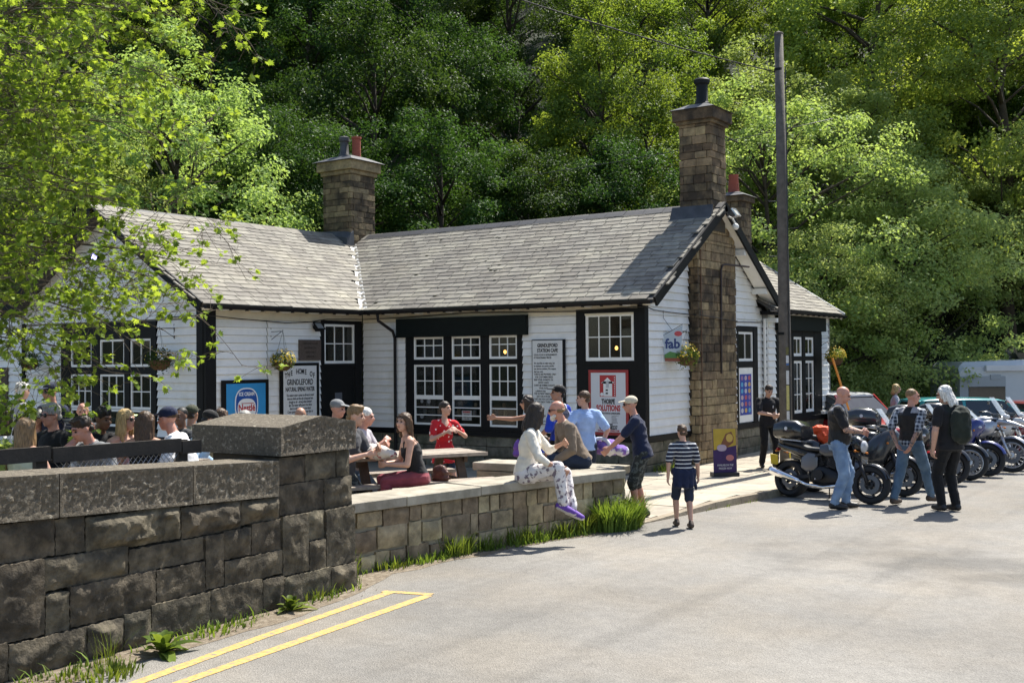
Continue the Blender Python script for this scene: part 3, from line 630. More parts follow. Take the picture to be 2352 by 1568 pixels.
MOSS = mat('moss', (0.05, 0.045, 0.02), 0.95, var=0.4, vscale=40)
mo = MB()
for _ in range(46):
    x, yy = random.uniform(-7.2, -.3), random.uniform(-.1, 2.5)
    if x < VX - (yy + OE) + .3: continue
    c = Vector((x, yy, zf(yy))) + nf * .022; rr = random.uniform(.015, .045); mo.ell(c, rr * 1.5, rr, .018, 7, 4)
for _ in range(26):
    yy, xx = random.uniform(-4.3, 0), random.uniform(-9.6, -6.9); c = Vector((xx, yy, EZ + (VX - xx) * SLOPE)) + nW * .022; rr = random.uniform(.012, .03); mo.ell(c, rr, rr * 1.5, .015, 7, 4)
o = mo.build('moss', MOSS, roof, smooth=True); o['kind'] = 'stuff'
# ridge tiles
RID = mat('ridge_tile', (0.032, 0.032, 0.035), 0.6, var=0.2, vscale=9, bump=0.002, rnd=0.15)
def ridge(a, b, ln=0.46):
    a, b = Vector(a), Vector(b); d = (b - a); n = max(1, round(d.length / ln)); d = d / n; dn = d.normalized(); sd = dn.cross(Vector((0, 0, 1)))
    for i in range(n):
        p, q = a + d * i + dn * .004, a + d * (i + 1) - dn * .004; mb = MB(); e = random.uniform(-.004, .006)
        prof = [(-.20, -.115), (-.05, -.015), (0, .012), (.05, -.015), (.20, -.115), (.195, -.135), (.05, -.04), (0, -.012), (-.05, -.04), (-.195, -.135)]
        mb.loft([[p + sd * u + Vector((0, 0, h + .035 + e)) for u, h in prof], [q + sd * u + Vector((0, 0, h + .035 + e)) for u, h in prof]]); mb.build('ridge_tile', RID, roof)
ridge((-9.35, DP / 2, HR), (-0.5, DP / 2, HR)); ridge((.22, DP / 2, HR), (OV, DP / 2, HR), .2); ridge((XR, -P_ - OV, HR), (XR, 2.4, HR)); ridge((RRX, DP, HR), (RRX, YE, HR))
# valley flashing
va, vb = Vector((VX, -OE, EZ)), Vector((XR, DP / 2, HR)); vd = (vb - va).normalized(); mb = MB()
FLASH = mat('pale_flashing', (0.74, 0.72, 0.67), 0.5, var=0.1, vscale=9, bump=0.004)
e1, e2 = upF.cross(nf), None
sF = (Vector((1, 0, 0)) - vd * vd.x).normalized(); 
pf = lambda c, s_: c + Vector((s_, 0, 0)) + nf * .035; pw = lambda c, s_: c - Vector((0, s_, 0)) + nW * .035
k = 14; ring = []
for i in range(k + 1):
    c = va + (vb - va) * (i / k * .93 + .0); j1, j2 = random.uniform(-.02, .02), random.uniform(-.02, .02)
    ring.append((pw(c, .13 + j1), c + Vector((0, 0, .03)), pf(c, .13 + j2)))
vs = [p for r_ in ring for p in r_] + [p - Vector((0, 0, .012)) for r_ in ring for p in r_]; n3 = 3 * (k + 1); fs = []
for i in range(k):
    for j in range(2):
        a = 3 * i + j; fs += [(a, a + 1, a + 4, a + 3), (n3 + a, n3 + a + 3, n3 + a + 4, n3 + a + 1)]
mb.add(vs, fs); mb.build('valley_flashing', FLASH, roof, smooth=False)
# bargeboards, verges, soffits
def barge(a, b, out, parent=roof, h=0.19, t=0.045, m=BLACK, nm='bargeboard', dz=-0.05):
    a, b, out = Vector(a), Vector(b), Vector(out); d = (b - a).normalized(); up = out.cross(d); up = up if up.z > 0 else -up
    mb = MB(); mb.obox((a + b) / 2 + up * dz, (b - a) / 2, out * t / 2, up * h / 2); return mb.build(nm, m, parent)
barge((OV, -OE - .02, EZ), (OV, DP / 2, HR), (1, 0, 0)); barge((OV, DP + OE + .02, EZ), (OV, DP / 2, HR), (1, 0, 0))
barge((VX + .02, -P_ - OV, EZ), (XR, -P_ - OV, HR), (0, -1, 0)); barge((-L_ - W2 - OE, -P_ - OV, EZ), (XR, -P_ - OV, HR), (0, -1, 0))
barge((RX, YE, EZ), (RRX, YE, HR), (0, 1, 0), m=WHITE)
for ya, yb in ((-OE, DP / 2), (DP + OE, DP / 2)):   # boarded white soffit under the verge
    barge((OV / 2 + .02, ya, EZ), (OV / 2 + .02, yb, HR), (1, 0, 0), h=.02, t=OV - .09, m=WHITE, nm='soffit', dz=-.09)
barge((VX, -P_ - OV / 2 + .02, EZ), (XR, -P_ - OV / 2 + .02, HR), (0, -1, 0), h=.02, t=OV - .09, m=WHITE, nm='soffit', dz=-.09)
for yy in (4.0, 5.2):                              # purlin ends under the far verge
    zz = EZ + (DP + OE - yy) * SLOPE - .2; MB().box((.03, yy - .05, zz - .06), (OV - .04, yy + .05, zz + .06)).build('purlin_end', WHITE, roof)
mb = MB(); mb.box((.03, 5.78, 3.02), (.36, 5.98, 3.12)); mb.build('eaves_bracket', WHITE, roof); MB().box((.02, 5.62, 3.20), (OV - .03, 6.05, 3.28)).build('eaves_box', BLACK, roof)
# gutters, brackets and rafter feet
GUT = mat('black_gutter', (0.008, 0.007, 0.0075), 0.5, var=0.2, spec=.25)
def gutter(a, b, out):
    a, b, out = Vector(a), Vector(b), Vector(out); mb = MB(); rings = []
    for p in (a, b):
        rr = []
        for i in range(9): th = math.pi * (1 + i / 8); rr.append(p + out * (.055 * math.cos(th) + .055) + Vector((0, 0, .055 * math.sin(th))))
        for i in range(8, -1, -1): th = math.pi * (1 + i / 8); rr.append(p + out * (.048 * math.cos(th) + .055) + Vector((0, 0, .048 * math.sin(th))))
        rings.append(rr)
    mb.loft(rings); mb.build('gutter', GUT, roof)
    d = (b - a); n = int(d.length / .42)
    for i in range(n + 1):
        p = a + d * ((i + .5) / (n + 1)); mb = MB(); mb.obox(p - out * .10 + Vector((0, 0, -.035)), out * .14, Vector((0, 0, .035)), d.normalized() * .03); mb.build('rafter_foot', WHITE if i % 2 else CREAM, roof)
        mb = MB(); mb.obox(p + out * .05 + Vector((0, 0, -.06)), out * .05, Vector((0, 0, .012)), d.normalized() * .018); mb.build('gutter_bracket', GUT, roof)
gutter((VX + .02, -OE - .02, EZ - .03), (OV - .04, -OE - .02, EZ - .03), (0, -1, 0)); gutter((VX, -P_ - OV + .05, EZ - .03), (VX, -OE + .02, EZ - .03), (1, 0, 0)); gutter((RX, 6.1, EZ - .03), (RX, YE - .05, EZ - .03), (1, 0, 0))
mb = MB(); mb.tube([(-6.22, -OE - .07, EZ - .08), (-6.2, -OE - .07, EZ - .22), (-6.02, -.12, EZ - .45), (-6.0, -.075, EZ - .6), (-6.0, -.075, .1)], .034, 8); mb.build('downpipe', GUT, cafe, auto=50)
mb = MB(); mb.tube([(.10, 5.70, 3.1), (.10, 5.70, .15)], .032, 8); mb.build('downpipe', WHITE, cafe, auto=50)
mb = MB(); mb.tube([(.245, 2.95, 1.9), (.26, 2.95, 4.05), (.26, 3.02, 4.14), (.28, 3.12, 4.17), (.42, 4.05, 4.17)], .022, 7); mb.build('conduit', mat('rust_conduit', (0.035, 0.022, 0.018), 0.6, var=.3), cafe, auto=50)
mb = MB(); mb.tube([(.235, 2.02, .7), (.235, 2.02, 4.4)], .012, 6); mb.build('cable', mat('brown_cable', (0.12, 0.06, 0.03), .6), cafe)

# ------------------------------------------------------------------ chimneys and the chimney breast
def stone_stack(name, x0, x1, y0, y1, z0, z1, rh, ln, m, core=MORTAR_D, faces='nesw'):
    ch = empty(name, ((x0 + x1) / 2, (y0 + y1) / 2, z0), parent=cafe); o_ = Vector(((x0 + x1) / 2, (y0 + y1) / 2, z0)); t = .09
    mb = MB(); mb.box((x0 + .02, y0 + .02, z0 - .3), (x1 - .02, y1 - .02, z1)); o = mb.build('core', core, ch); o.location = -o_
    z = z0; i = 0
    while z < z1 - .03:
        zb = min(z + rh * random.uniform(.88, 1.1), z1); zb = z1 if z1 - zb < .06 else zb
        def run(fixed, a, b, axis, sgn):
            u = a
            while u < b - .02:
                ub = min(u + ln * random.uniform(.6, 1.3), b); ub = b if b - ub < .1 else ub; pr = random.uniform(0, .014)
                if axis == 'y': c = (((u + ub) / 2), fixed - sgn * (t / 2 - pr), (z + zb) / 2); d = (ub - u - .008, t, zb - z - .009)
                else: c = (fixed - sgn * (t / 2 - pr), (u + ub) / 2, (z + zb) / 2); d = (t, ub - u - .008, zb - z - .009)
                mm = m(z) if callable(m) else m
                block('stone', ch, Vector(c) - o_, d, mm); u = ub
        e = t if i % 2 else 0.0; f = 0.0 if i % 2 else t
        if 's' in faces: run(y0, x0 + f, x1 - e, 'y', -1)
        if 'n' in faces: run(y1, x0 + e, x1 - f, 'y', 1)
        if 'e' in faces: run(x1, y0 + f, y1 - e, 'x', 1)
        if 'w' in faces: run(x0, y0 + e, y1 - f, 'x', -1)
        z = zb; i += 1
    return ch, o_
def cap(ch, o_, x0, x1, y0, y1, z, rings, m):
    for (g, za, zb) in rings:
        mb = MB(); mb.box((x0 - g, y0 - g, z + za), (x1 + g, y1 + g, z + zb), .006); o = mb.build('corbel', m, ch); o.location = -o_; bevel(o, .008)
def flaunch(ch, o_, x0, x1, y0, y1, z, g, h):
    mb = MB(); mb.hexa([(x0 - g, y0 - g, z), (x1 + g, y0 - g, z), (x1 + g, y1 + g, z), (x0 - g, y1 + g, z), (x0 + .15, y0 + .15, z + h), (x1 - .15, y0 + .15, z + h), (x1 - .15, y1 - .15, z + h), (x0 + .15, y1 - .15, z + h)])
    o = mb.build('cap_slab', LEAD, ch); o.location = -o_
# big chimney on the right-hand gable: breast first, then the stack
BREAST = lambda z: STONE_S if (1.95 < z < 3.95 and random.random() < .85) else STONE_T
br, bo = stone_stack('chimney_breast', -.03, .22, 1.90, 3.80, .02, 4.62, .178, .36, BREAST, faces='ens')
# the breast dies into the gable: close the top with stones following the verges
zz = 4.62
while zz < 5.14:
    lo, hi = gl(zz + .16); lo, hi = max(1.9, lo - .05), min(3.8, hi + .05); u = lo
    while u < hi - .05:
        ub = min(u + .38, hi); ub = hi if hi - ub < .12 else ub; block('stone', br, Vector((.16, (u + ub) / 2, zz + .08)) - bo, (.1, ub - u - .01, .152), STONE_T); u = ub
    zz += .165
s1, so1 = stone_stack('chimney', -.45, .25, 2.52, 3.28, 5.14, 7.05, .165, .34, lambda z: STONE_S if random.random() < .78 else STONE_T)
cap(s1, so1, -.45, .25, 2.52, 3.28, 7.05, [(.05, 0, .07), (.11, .07, .30)], STONE_S); flaunch(s1, so1, -.45, .25, 2.52, 3.28, 7.352, .15, .14)
mb = MB(); mb.lathe([(.16, 7.46), (.16, 7.54), (.125, 7.58), (.118, 7.92), (.16, 7.95), (.17, 8.02), (.15, 8.05), (.12, 8.06), (.12, 7.9)], 16, (-.1, 2.9, 0)); o = mb.build('chimney_pot', POTBLK, s1, auto=40); o.location = -so1
mb = MB(); mb.hexa([(-.62, 2.36, 5.02), (.3, 2.36, 5.02), (.3, 2.5, 5.12), (-.62, 2.5, 5.12), (-.62, 2.36, 5.05), (.3, 2.36, 5.05), (.3, 2.5, 5.36), (-.62, 2.5, 5.36)]); mb.build('chimney_flashing', LEAD, cafe)
# middle chimney where the two ridges meet
c0 = ony(760, 545, 2.6).x
s2, so2 = stone_stack('chimney', -10.42, -9.46, 2.35, 3.25, 5.1, 6.95, .155, .36, lambda z: STONE_T if random.random() < .3 else STONE_S)
cap(s2, so2, -10.42, -9.46, 2.35, 3.25, 6.95, [(.05, 0, .10), (.12, .10, .34)], STONE_T); flaunch(s2, so2, -10.42, -9.46, 2.35, 3.25, 7.292, .2, .16)
mb = MB(); mb.lathe([(.17, 7.40), (.17, 7.5), (.12, 7.56), (.105, 7.85), (.135, 7.88), (.135, 7.98), (.09, 8.0), (.09, 7.9)], 14, (-10.05, 2.75, 0)); o = mb.build('chimney_pot', mat('grey_pot', (0.06, 0.058, 0.062), .6, var=.3), s2, auto=40); o.location = -so2
mb = MB(); mb.lathe([(.115, 7.40), (.11, 7.9), (.13, 7.92), (.13, 7.97), (.09, 7.98), (.09, 7.8)], 14, (-9.72, 2.85, 0)); o = mb.build('chimney_pot', TERRA, s2, auto=40); o.location = -so2
mb = MB(); mb.hexa([(-10.5, 2.1, 5.22), (-9.4, 2.1, 5.0), (-9.4, 2.4, 5.0), (-10.5, 2.4, 5.0), (-10.5, 2.1, 5.5), (-9.42, 2.15, 5.3), (-9.42, 2.4, 5.5), (-10.5, 2.4, 5.55)]); mb.build('chimney_flashing', LEAD, cafe)
# rear chimney with the red pot
s3, so3 = stone_stack('chimney', -1.50, -.92, 6.9, 7.5, 4.0, 6.02, .17, .34, STONE_S)
cap(s3, so3, -1.50, -.92, 6.9, 7.5, 6.02, [(.07, 0, .14)], STONE_S); flaunch(s3, so3, -1.50, -.92, 6.9, 7.5, 6.162, .13, .12)
mb = MB(); mb.lathe([(.14, 6.25), (.115, 6.66), (.125, 6.68), (.12, 6.72), (.09, 6.72), (.09, 6.6)], 14, (-1.25, 7.2, 0)); o = mb.build('chimney_pot', TERRA, s3, auto=40); o.location = -so3

# ------------------------------------------------------------------ windows and doors
def sash(win, pl, u0, u1, z0, z1, nc, nr, d=-.03, fr=.042, bar=.02, cols=None, rows_=None):
    mb = MB(); t = .035
    pl.box(mb, u0, u0 + fr, z0, z1, d, d + t); pl.box(mb, u1 - fr, u1, z0, z1, d, d + t); pl.box(mb, u0 + fr, u1 - fr, z0, z0 + fr * 1.2, d, d + t); pl.box(mb, u0 + fr, u1 - fr, z1 - fr, z1, d, d + t)
    a0, a1, b0, b1 = u0 + fr, u1 - fr, z0 + fr * 1.2, z1 - fr; cu = [a0 + (a1 - a0) * i / nc for i in range(nc + 1)]; cz = rows_ or [b0 + (b1 - b0) * i / nr for i in range(nr + 1)]
    if rows_: cz = [b0] + [b0 + (b1 - b0) * q for q in rows_] + [b1]
    for u in cu[1:-1]: pl.box(mb, u - bar / 2, u + bar / 2, b0, b1, d + .006, d + t - .004)
    for z in cz[1:-1]: pl.box(mb, a0, a1, z - bar / 2, z + bar / 2, d + .007, d + t - .003)
    mb.build('sash', SASH, win)
    for i in range(nc):
        for j in range(len(cz) - 1):
            g = MB(); pl.box(g, cu[i] + bar / 2, cu[i + 1] - bar / 2, cz[j] + bar / 2, cz[j + 1] - bar / 2, d + .012, d + .016); g.build('pane', GLASS, win)
def frame_grid(win, pl, us, zs, d0=-.06, d1=.03, m=BLACK):
    """black frame members: us = list of (u0,u1) uprights over the full height, zs = list of (z0,z1) rails"""
    mb = MB(); z0, z1 = min(a for a, b in zs), max(b for a, b in zs); u0, u1 = min(a for a, b in us), max(b for a, b in us)
    for a, b in us: pl.box(mb, a, b, z0, z1, d0, d1)
    for a, b in zs: pl.box(mb, u0, u1, a, b, d0, d1 - .004)
    mb.build('frame', m, win)
# large window of the main range
wn = empty('window', (0, 0, 0), parent=cafe)
ub = [ony(u, 900, 0).x for u in (935, 951, 1021, 1038, 1106, 1124, 1190, 1202)]
frame_grid(wn, FRONT, [(ub[0], ub[1]), (ub[2], ub[3]), (ub[4], ub[5]), (ub[6], ub[7])], [(.78, .86), (2.14, 2.24), (2.72, 2.80)])
for k in range(3):
    a, b = ub[1 + 2 * k], ub[2 + 2 * k]; sash(wn, FRONT, a + .01, b - .005, 2.245, 2.72, 3, 2, rows_=[.64]); sash(wn, FRONT, a + .01, b - .005, 1.44, 2.135, 3, 2); sash(wn, FRONT, a + .01, b - .005, .865, 1.44, 1, 1, rows_=[.33, .66], fr=.035)
trim('fascia', FRONT, ony(911, 740, -.1).x, ony(1209, 740, -.1).x, 2.72, 3.12, .03, .13, mat('dark_green_black', (0.004, 0.007, 0.006), .55, var=.3, spec=.15), cafe)
# right-hand bay with its high window
wn = empty('window', (0, 0, 0), parent=cafe)
frame_grid(wn, FRONT, [(-1.46, -1.27), (-.20, -.11)], [(2.12, 2.18), (3.10, 3.18)]); sash(wn, FRONT, -1.26, -.21, 2.19, 3.09, 4, 2, fr=.055)
trim('panel', FRONT, -1.46, -.11, .775, 2.12, -.01, .012)
# window beside the door, in the left wing
wn = empty('doorway', (0, 0, 0), parent=cafe)
frame_grid(wn, WINGW, [(-1.335, -1.23), (-.26, -.05)], [(2.10, 2.17), (3.03, 3.10)]); sash(wn, WINGW, -1.22, -.27, 2.175, 3.02, 3, 2, fr=.05)
trim('door', WINGW, -1.22, -.27, .25, 2.10, -.05, -.01, BLACK, wn); trim('door_jamb', WINGW, -1.335, -1.225, .2, 2.10, -.02, .02, BLACK, wn); trim('door_jamb', WINGW, -.265, -.05, .2, 2.10, -.02, .02, BLACK, wn)
trim('notice', WINGW, -.88, -.66, 1.28, 1.55, -.008, -.005, mat('faded_paper', (.10, .11, .13), .8), wn)
# left gable: three-light window
wn = empty('window', (0, 0, 0), parent=cafe); xs_ = [ony(u, 900, -P_).x for u in (143, 163, 213, 230, 288, 300, 349, 361)]
frame_grid(wn, LGAB, [(xs_[0], xs_[1]), (xs_[2], xs_[3]), (xs_[4], xs_[5]), (xs_[6], xs_[7])], [(.85, .93), (2.02, 2.14), (2.72, 3.05)])
for k in range(3):
    a, b = xs_[1 + 2 * k], xs_[2 + 2 * k]; sash(wn, LGAB, a + .01, b - .01, 1.30, 2.0, 3 if k < 2 else 2, 2); sash(wn, LGAB, a + .01, b - .01, .94, 1.29, 1, 1); sash(wn, LGAB, a + .01, b - .01, 2.15, 2.71, 2, 1)
dr = trim('door', LGAB, ony(-40, 900, -P_).x, ony(22, 900, -P_).x, .3, 2.15, .03, .05, mat('brown_door', (.05, .03, .02), .6), cafe)
# gable door with its poster, right of the breast
wn = empty('doorway', (0, 0, 0), parent=cafe); ya, yb = 4.27, 5.46
frame_grid(wn, GABLE, [(ya, ya + .10), (yb - .24, yb)], [(2.02, 2.14), (2.80, 2.92)]); sash(wn, GABLE, ya + .105, yb - .245, 2.145, 2.795, 2, 1, fr=.05)
trim('door_panel', GABLE, ya + .10, yb - .28, .80, 2.0, -.02, .016, WHITE, wn); trim('door_jamb', GABLE, ya, ya + .098, .775, 2.02, -.02, .03, BLACK, wn); trim('door_jamb', GABLE, yb - .278, yb, .775, 2.02, -.02, .03, BLACK, wn)
# rear wing shopfront
wn = empty('window', (0, 0, 0), parent=cafe); yy = [onx(u, 850, RW).y for u in (1765, 1776, 1796, 1812, 1838, 1860, 1870, 1888)]
yy = [6.30, 6.62, 7.10, 7.35, 7.75, 8.28, 8.85, 9.42]
frame_grid(wn, REAR, [(6.30, 6.60), (7.22, 7.42), (8.02, 8.22), (8.86, 9.42)], [(.775, .86), (2.14, 2.24), (2.72, 2.95)])
for a, b in ((6.61, 7.21), (7.43, 8.01), (8.23, 8.85)): sash(wn, REAR, a, b, 2.245, 2.715, 2, 1, fr=.06); sash(wn, REAR, a, b, .865, 2.135, 2, 3, fr=.06)
trim('fascia', REAR, 6.22, 9.40, 2.86, 3.2, .03, .16, MATS['dark_green_black'], cafe)
trim('sill_board', REAR, 9.3, 10.05, .78, .86, .03, .12, WHITE)
# things on the sill and shelves inside the large windows
rng_i = random.Random(3)
for (pl, ua, ub2, zz, n_) in ((FRONT, -5.6, -2.85, 1.06, 9), (FRONT, -5.6, -2.85, 1.25, 7), (LGAB, -11.2, -8.6, 1.02, 7)):
    mb = MB(); pl.box(mb, ua, ub2, zz - .02, zz, -.42, -.22); mb.build('inner_shelf', mat('inner_shelf_wood', (.16, .13, .10), .7), cafe)
    for i in range(n_):
        u = ua + (ub2 - ua) * (i + rng_i.uniform(.2, .8)) / n_; h = rng_i.uniform(.06, .15); r_ = rng_i.uniform(.03, .05); p = pl.p(u, zz, -.32); mb = MB(); mb.lathe([(r_ * .8, 0), (r_, h * .5), (r_ * .9, h), (r_ * .5, h * 1.05)], 10, p); mb.build('shelf_jar', mat('jar_%d' % (i % 4), [(.35, .36, .36), (.25, .12, .06), (.10, .16, .22), (.4, .33, .16)][i % 4], .4), cafe, smooth=True)
# ================================================================== TREES AND PLANTS
def leafmat(name, col, rnd, trans=0.42, tc=(1.25, 1.15, 0.55), rough=0.5):
    m = bpy.data.materials.new(name); m.use_nodes = True; t = m.node_tree; N = t.nodes; L = t.links; b = N['Principled BSDF']; b.inputs['Roughness'].default_value = rough; b.inputs['Specular IOR Level'].default_value = 0.10
    at = N.new('ShaderNodeAttribute'); at.attribute_name = 'rnd'; oi = N.new('ShaderNodeObjectInfo')
    hv = N.new('ShaderNodeHueSaturation'); hv.inputs['Color'].default_value = (*col, 1)
    def rng(x, c, d):
        r_ = N.new('ShaderNodeMapRange'); r_.inputs['To Min'].default_value = c; r_.inputs['To Max'].default_value = d; L.new(x, r_.inputs['Value']); return r_.outputs[0]
    mu = N.new('ShaderNodeMath'); mu.operation = 'MULTIPLY'; L.new(rng(at.outputs['Fac'], 1 - rnd, 1 + rnd), mu.inputs[0]); L.new(rng(oi.outputs['Random'], 0.82, 1.18), mu.inputs[1]); L.new(mu.outputs[0], hv.inputs['Value'])
    ad = N.new('ShaderNodeMath'); ad.operation = 'ADD'; L.new(rng(oi.outputs['Random'], -0.012, 0.012), ad.inputs[0]); L.new(rng(at.outputs['Fac'], 0.515, 0.485), ad.inputs[1]); L.new(ad.outputs[0], hv.inputs['Hue'])
    L.new(hv.outputs[0], b.inputs['Base Color'])
    mm = N.new('ShaderNodeMix'); mm.data_type = 'RGBA'; mm.blend_type = 'MULTIPLY'; mm.inputs['Factor'].default_value = 1; L.new(hv.outputs[0], mm.inputs['A']); mm.inputs['B'].default_value = (*tc, 1)
    tr = N.new('ShaderNodeBsdfTranslucent'); L.new(mm.outputs['Result'], tr.inputs[0]); ms = N.new('ShaderNodeMixShader'); ms.inputs[0].default_value = trans
    L.new(b.outputs[0], ms.inputs[1]); L.new(tr.outputs[0], ms.inputs[2]); L.new(ms.outputs[0], N['Material Output'].inputs[0]); return m
LEAF_BUSH = leafmat('leaf_pale_green', (0.37, 0.47, 0.17), 0.32, 0.55, (1.1, 1.08, .75))
LEAF_MID = leafmat('leaf_mid_green', (0.165, 0.25, 0.05), 0.4, 0.54)
LEAF_FRESH = leafmat('leaf_fresh_green', (0.30, 0.41, 0.13), 0.32, 0.55, (1.15, 1.1, .7))
LEAF_OLIVE = leafmat('leaf_olive', (0.26, 0.335, 0.085), 0.35, 0.54)
LEAF_DEEP_SHADE = leafmat('leaf_deep_shade_green', (0.047, 0.094, 0.024), 0.4, 0.46)  # deep green with the wood's shade put into the colour; also basket foliage
LEAF_YEL = leafmat('leaf_young_maple', (0.215, 0.315, 0.06), 0.5, 0.54, (1.3, 1.18, 0.5))
LEAF_WEED = leafmat('leaf_weed', (0.14, 0.205, 0.04), 0.45, 0.45)
BARK = mat('bark', (0.055, 0.042, 0.03), 0.95, var=0.3, vscale=12, bump=0.02, bscale=25)
TWIG = mat('twig_bark', (0.10, 0.078, 0.052), 0.9, var=0.3, vscale=12)
def fast_mesh(name, V, F, mats, rnd=None):
    me = bpy.data.meshes.new(name); k = F.shape[1]
    me.vertices.add(len(V)); me.vertices.foreach_set('co', np.asarray(V, dtype=np.float32).ravel())
    me.loops.add(F.size); me.loops.foreach_set('vertex_index', F.astype(np.int32).ravel()); me.polygons.add(len(F)); me.polygons.foreach_set('loop_start', np.arange(0, F.size, k, dtype=np.int32))
    if rnd is not None: at = me.attributes.new('rnd', 'FLOAT', 'POINT'); at.data.foreach_set('value', np.asarray(rnd, dtype=np.float32))
    me.update(calc_edges=True); me.validate()
    for m in (mats if isinstance(mats, (list, tuple)) else [mats]): me.materials.append(m)
    return me
def unit(a): return a / np.maximum(1e-9, np.linalg.norm(a, axis=1, keepdims=True))
def leaves(P, Nrm, size, val, rng, fold=0.25, asp=0.62):
    """one folded four-cornered leaf (two faces) at every point P, facing Nrm"""
    n = len(P); Nn = unit(Nrm); t = unit(np.cross(Nn, rng.normal(size=(n, 3)))); s = np.cross(Nn, t)
    ln = (size * rng.uniform(0.65, 1.25, n))[:, None]; wd = ln * asp * rng.uniform(0.8, 1.15, n)[:, None]
    a = P - t * ln * 0.5; b = P + s * wd * 0.5 + Nn * ln * fold * 0.4 - t * ln * 0.05; c = P + t * ln * 0.5 - Nn * ln * 0.12; d = P - s * wd * 0.5 + Nn * ln * fold * 0.4 - t * ln * 0.05
    V = np.stack([a, b, c, d], 1).reshape(-1, 3); i = np.arange(n)[:, None] * 4; F = np.concatenate([i + [0, 1, 2], i + [0, 2, 3]], 1).reshape(-1, 3)
    return V, F, np.repeat(val, 4)
def crown(seed, H, rad, base, nclump, per, lsize, mats, flat=0.85, spread=0.62, out=0.55):
    """clumped crown: clumps sit near an uneven envelope; returns the leaf mesh, the clump centres"""
    rng = np.random.default_rng(seed); cz = (base + H) / 2; hz = (H - base) / 2; cs = []
    lob = unit(rng.normal(size=(9, 3))) * [1, 1, 0.7]; amp = rng.uniform(-0.25, 0.38, 9)
    while len(cs) < nclump:
        d = unit(rng.normal(size=(1, 3)))[0]; k = 1 + sum(a * max(0, d @ l) ** 3 for a, l in zip(amp, lob)); r_ = k * rng.uniform(0.28, 1.0) ** 0.45
        z = cz + d[2] * hz * r_; taper = 1 - 0.30 * max(0, (z - cz) / hz)
        cs.append((d[0] * rad * r_ * taper, d[1] * rad * r_ * taper, z))
    cs = np.array(cs); P = []; Nm = []; val = []
    for c in cs:
        r_ = spread * rng.uniform(0.7, 1.35); q = rng.normal(size=(per, 3)); q = unit(q) * (rng.uniform(0, 1, per) ** 0.45)[:, None] * r_ * [1, 1, flat * 0.75]
        P.append(c + q); o = c - np.array([0, 0, cz - hz * .3]); o = o / max(.1, np.linalg.norm(o)); Nm.append(q / r_ * 0.7 + o * out + [0, 0, 0.55] + rng.normal(size=(per, 3)) * 0.55); val.append(np.clip(rng.normal(0.5, .18) + rng.normal(0, .17, per), 0, 1))
    V, F, rv = leaves(np.concatenate(P), np.concatenate(Nm), lsize, np.concatenate(val), rng)
    return fast_mesh('crown', V, F, mats, rv), cs
def trunk_mesh(cs, H, base, r0, seed, nlimb=46):
    rng = random.Random(seed); mb = MB(); k = 7; wob = [(rng.uniform(-.12, .12) * i, rng.uniform(-.12, .12) * i) for i in range(k)]
    sp = [Vector((wob[i][0] * .5, wob[i][1] * .5, -0.4 + (H * .86 + .4) * i / (k - 1))) for i in range(k)]
    mb.tube(sp, [r0 * (1.25 if i == 0 else 1 - .14 * i) for i in range(k)], 8)
    ids = list(range(len(cs))); rng.shuffle(ids)
    for q in ids[:nlimb]:
        c = Vector(cs[q]); zt = max(base * .55, min(H * .8, c.z - rng.uniform(.5, 1.4) - c.xy.length * .25)); f = (zt + .4) / (H * .86 + .4) * (k - 1); i = max(0, min(k - 2, int(f))); a = sp[i].lerp(sp[i + 1], f - i)
        m1 = a.lerp(c, .4) + Vector((rng.uniform(-.25, .25), rng.uniform(-.25, .25), .25)); m2 = a.lerp(c, .75) + Vector((rng.uniform(-.2, .2), rng.uniform(-.2, .2), .15))
        rr = r0 * rng.uniform(.16, .34); mb.tube([a, m1, m2, c], [rr, rr * .7, rr * .4, rr * .12], 5)
    return mb.mesh('trunk')
SPEC = {}
def species(key, seed, H, rad, base, ncl, per, ls, m, r0, **k):
    cm, cs = crown(seed, H, rad, base, ncl, per, ls, m, **k); tm = trunk_mesh(cs, H, base, r0, seed); tm.materials.append(BARK); tm.shade_smooth(); SPEC[key] = (tm, cm)
species('mid', 1, 13, 4.2, 2.6, 200, 230, 0.125, LEAF_MID, 0.24)
species('mid2', 2, 12, 3.6, 1.8, 180, 230, 0.125, LEAF_MID, 0.2)
species('deep_shade', 3, 13, 4.2, 1.2, 220, 240, 0.13, LEAF_DEEP_SHADE, 0.26, spread=.7)
species('fresh', 4, 10, 3.6, 1.4, 210, 175, 0.112, LEAF_FRESH, 0.17, spread=.55)
species('olive', 5, 13, 4.1, 2.2, 230, 200, 0.12, LEAF_OLIVE, 0.21, spread=.62)
species('bush', 6, 7.6, 3.4, 0.4, 260, 150, 0.105, LEAF_BUSH, 0.13, spread=.52, out=.35)
def ground_at(u, depth):
    lat = (u - 1176) / FPX * depth; h = Vector((FWD[0], FWD[1])).normalized(); r_ = Vector((RGT[0], RGT[1])).normalized(); p = Vector((CAM[0], CAM[1])) + h * depth + r_ * lat; return p
def tree(name, key, u, depth, sc, label, group=None, sz=1.0, dz=0.0, rz=None):
    p = ground_at(u, depth); t = empty(name, (p.x, p.y, gz(p.x, p.y) - .1 + dz), random.uniform(0, 6.28) if rz is None else rz); t.scale = (sc, sc, sc * sz); tm, cm = SPEC[key]
    for nm, me in (('trunk', tm), ('crown', cm)):
        o = bpy.data.objects.new(nm, me); C.objects.link(o); o.parent = t
    return tag(t, label, 'tree', group)
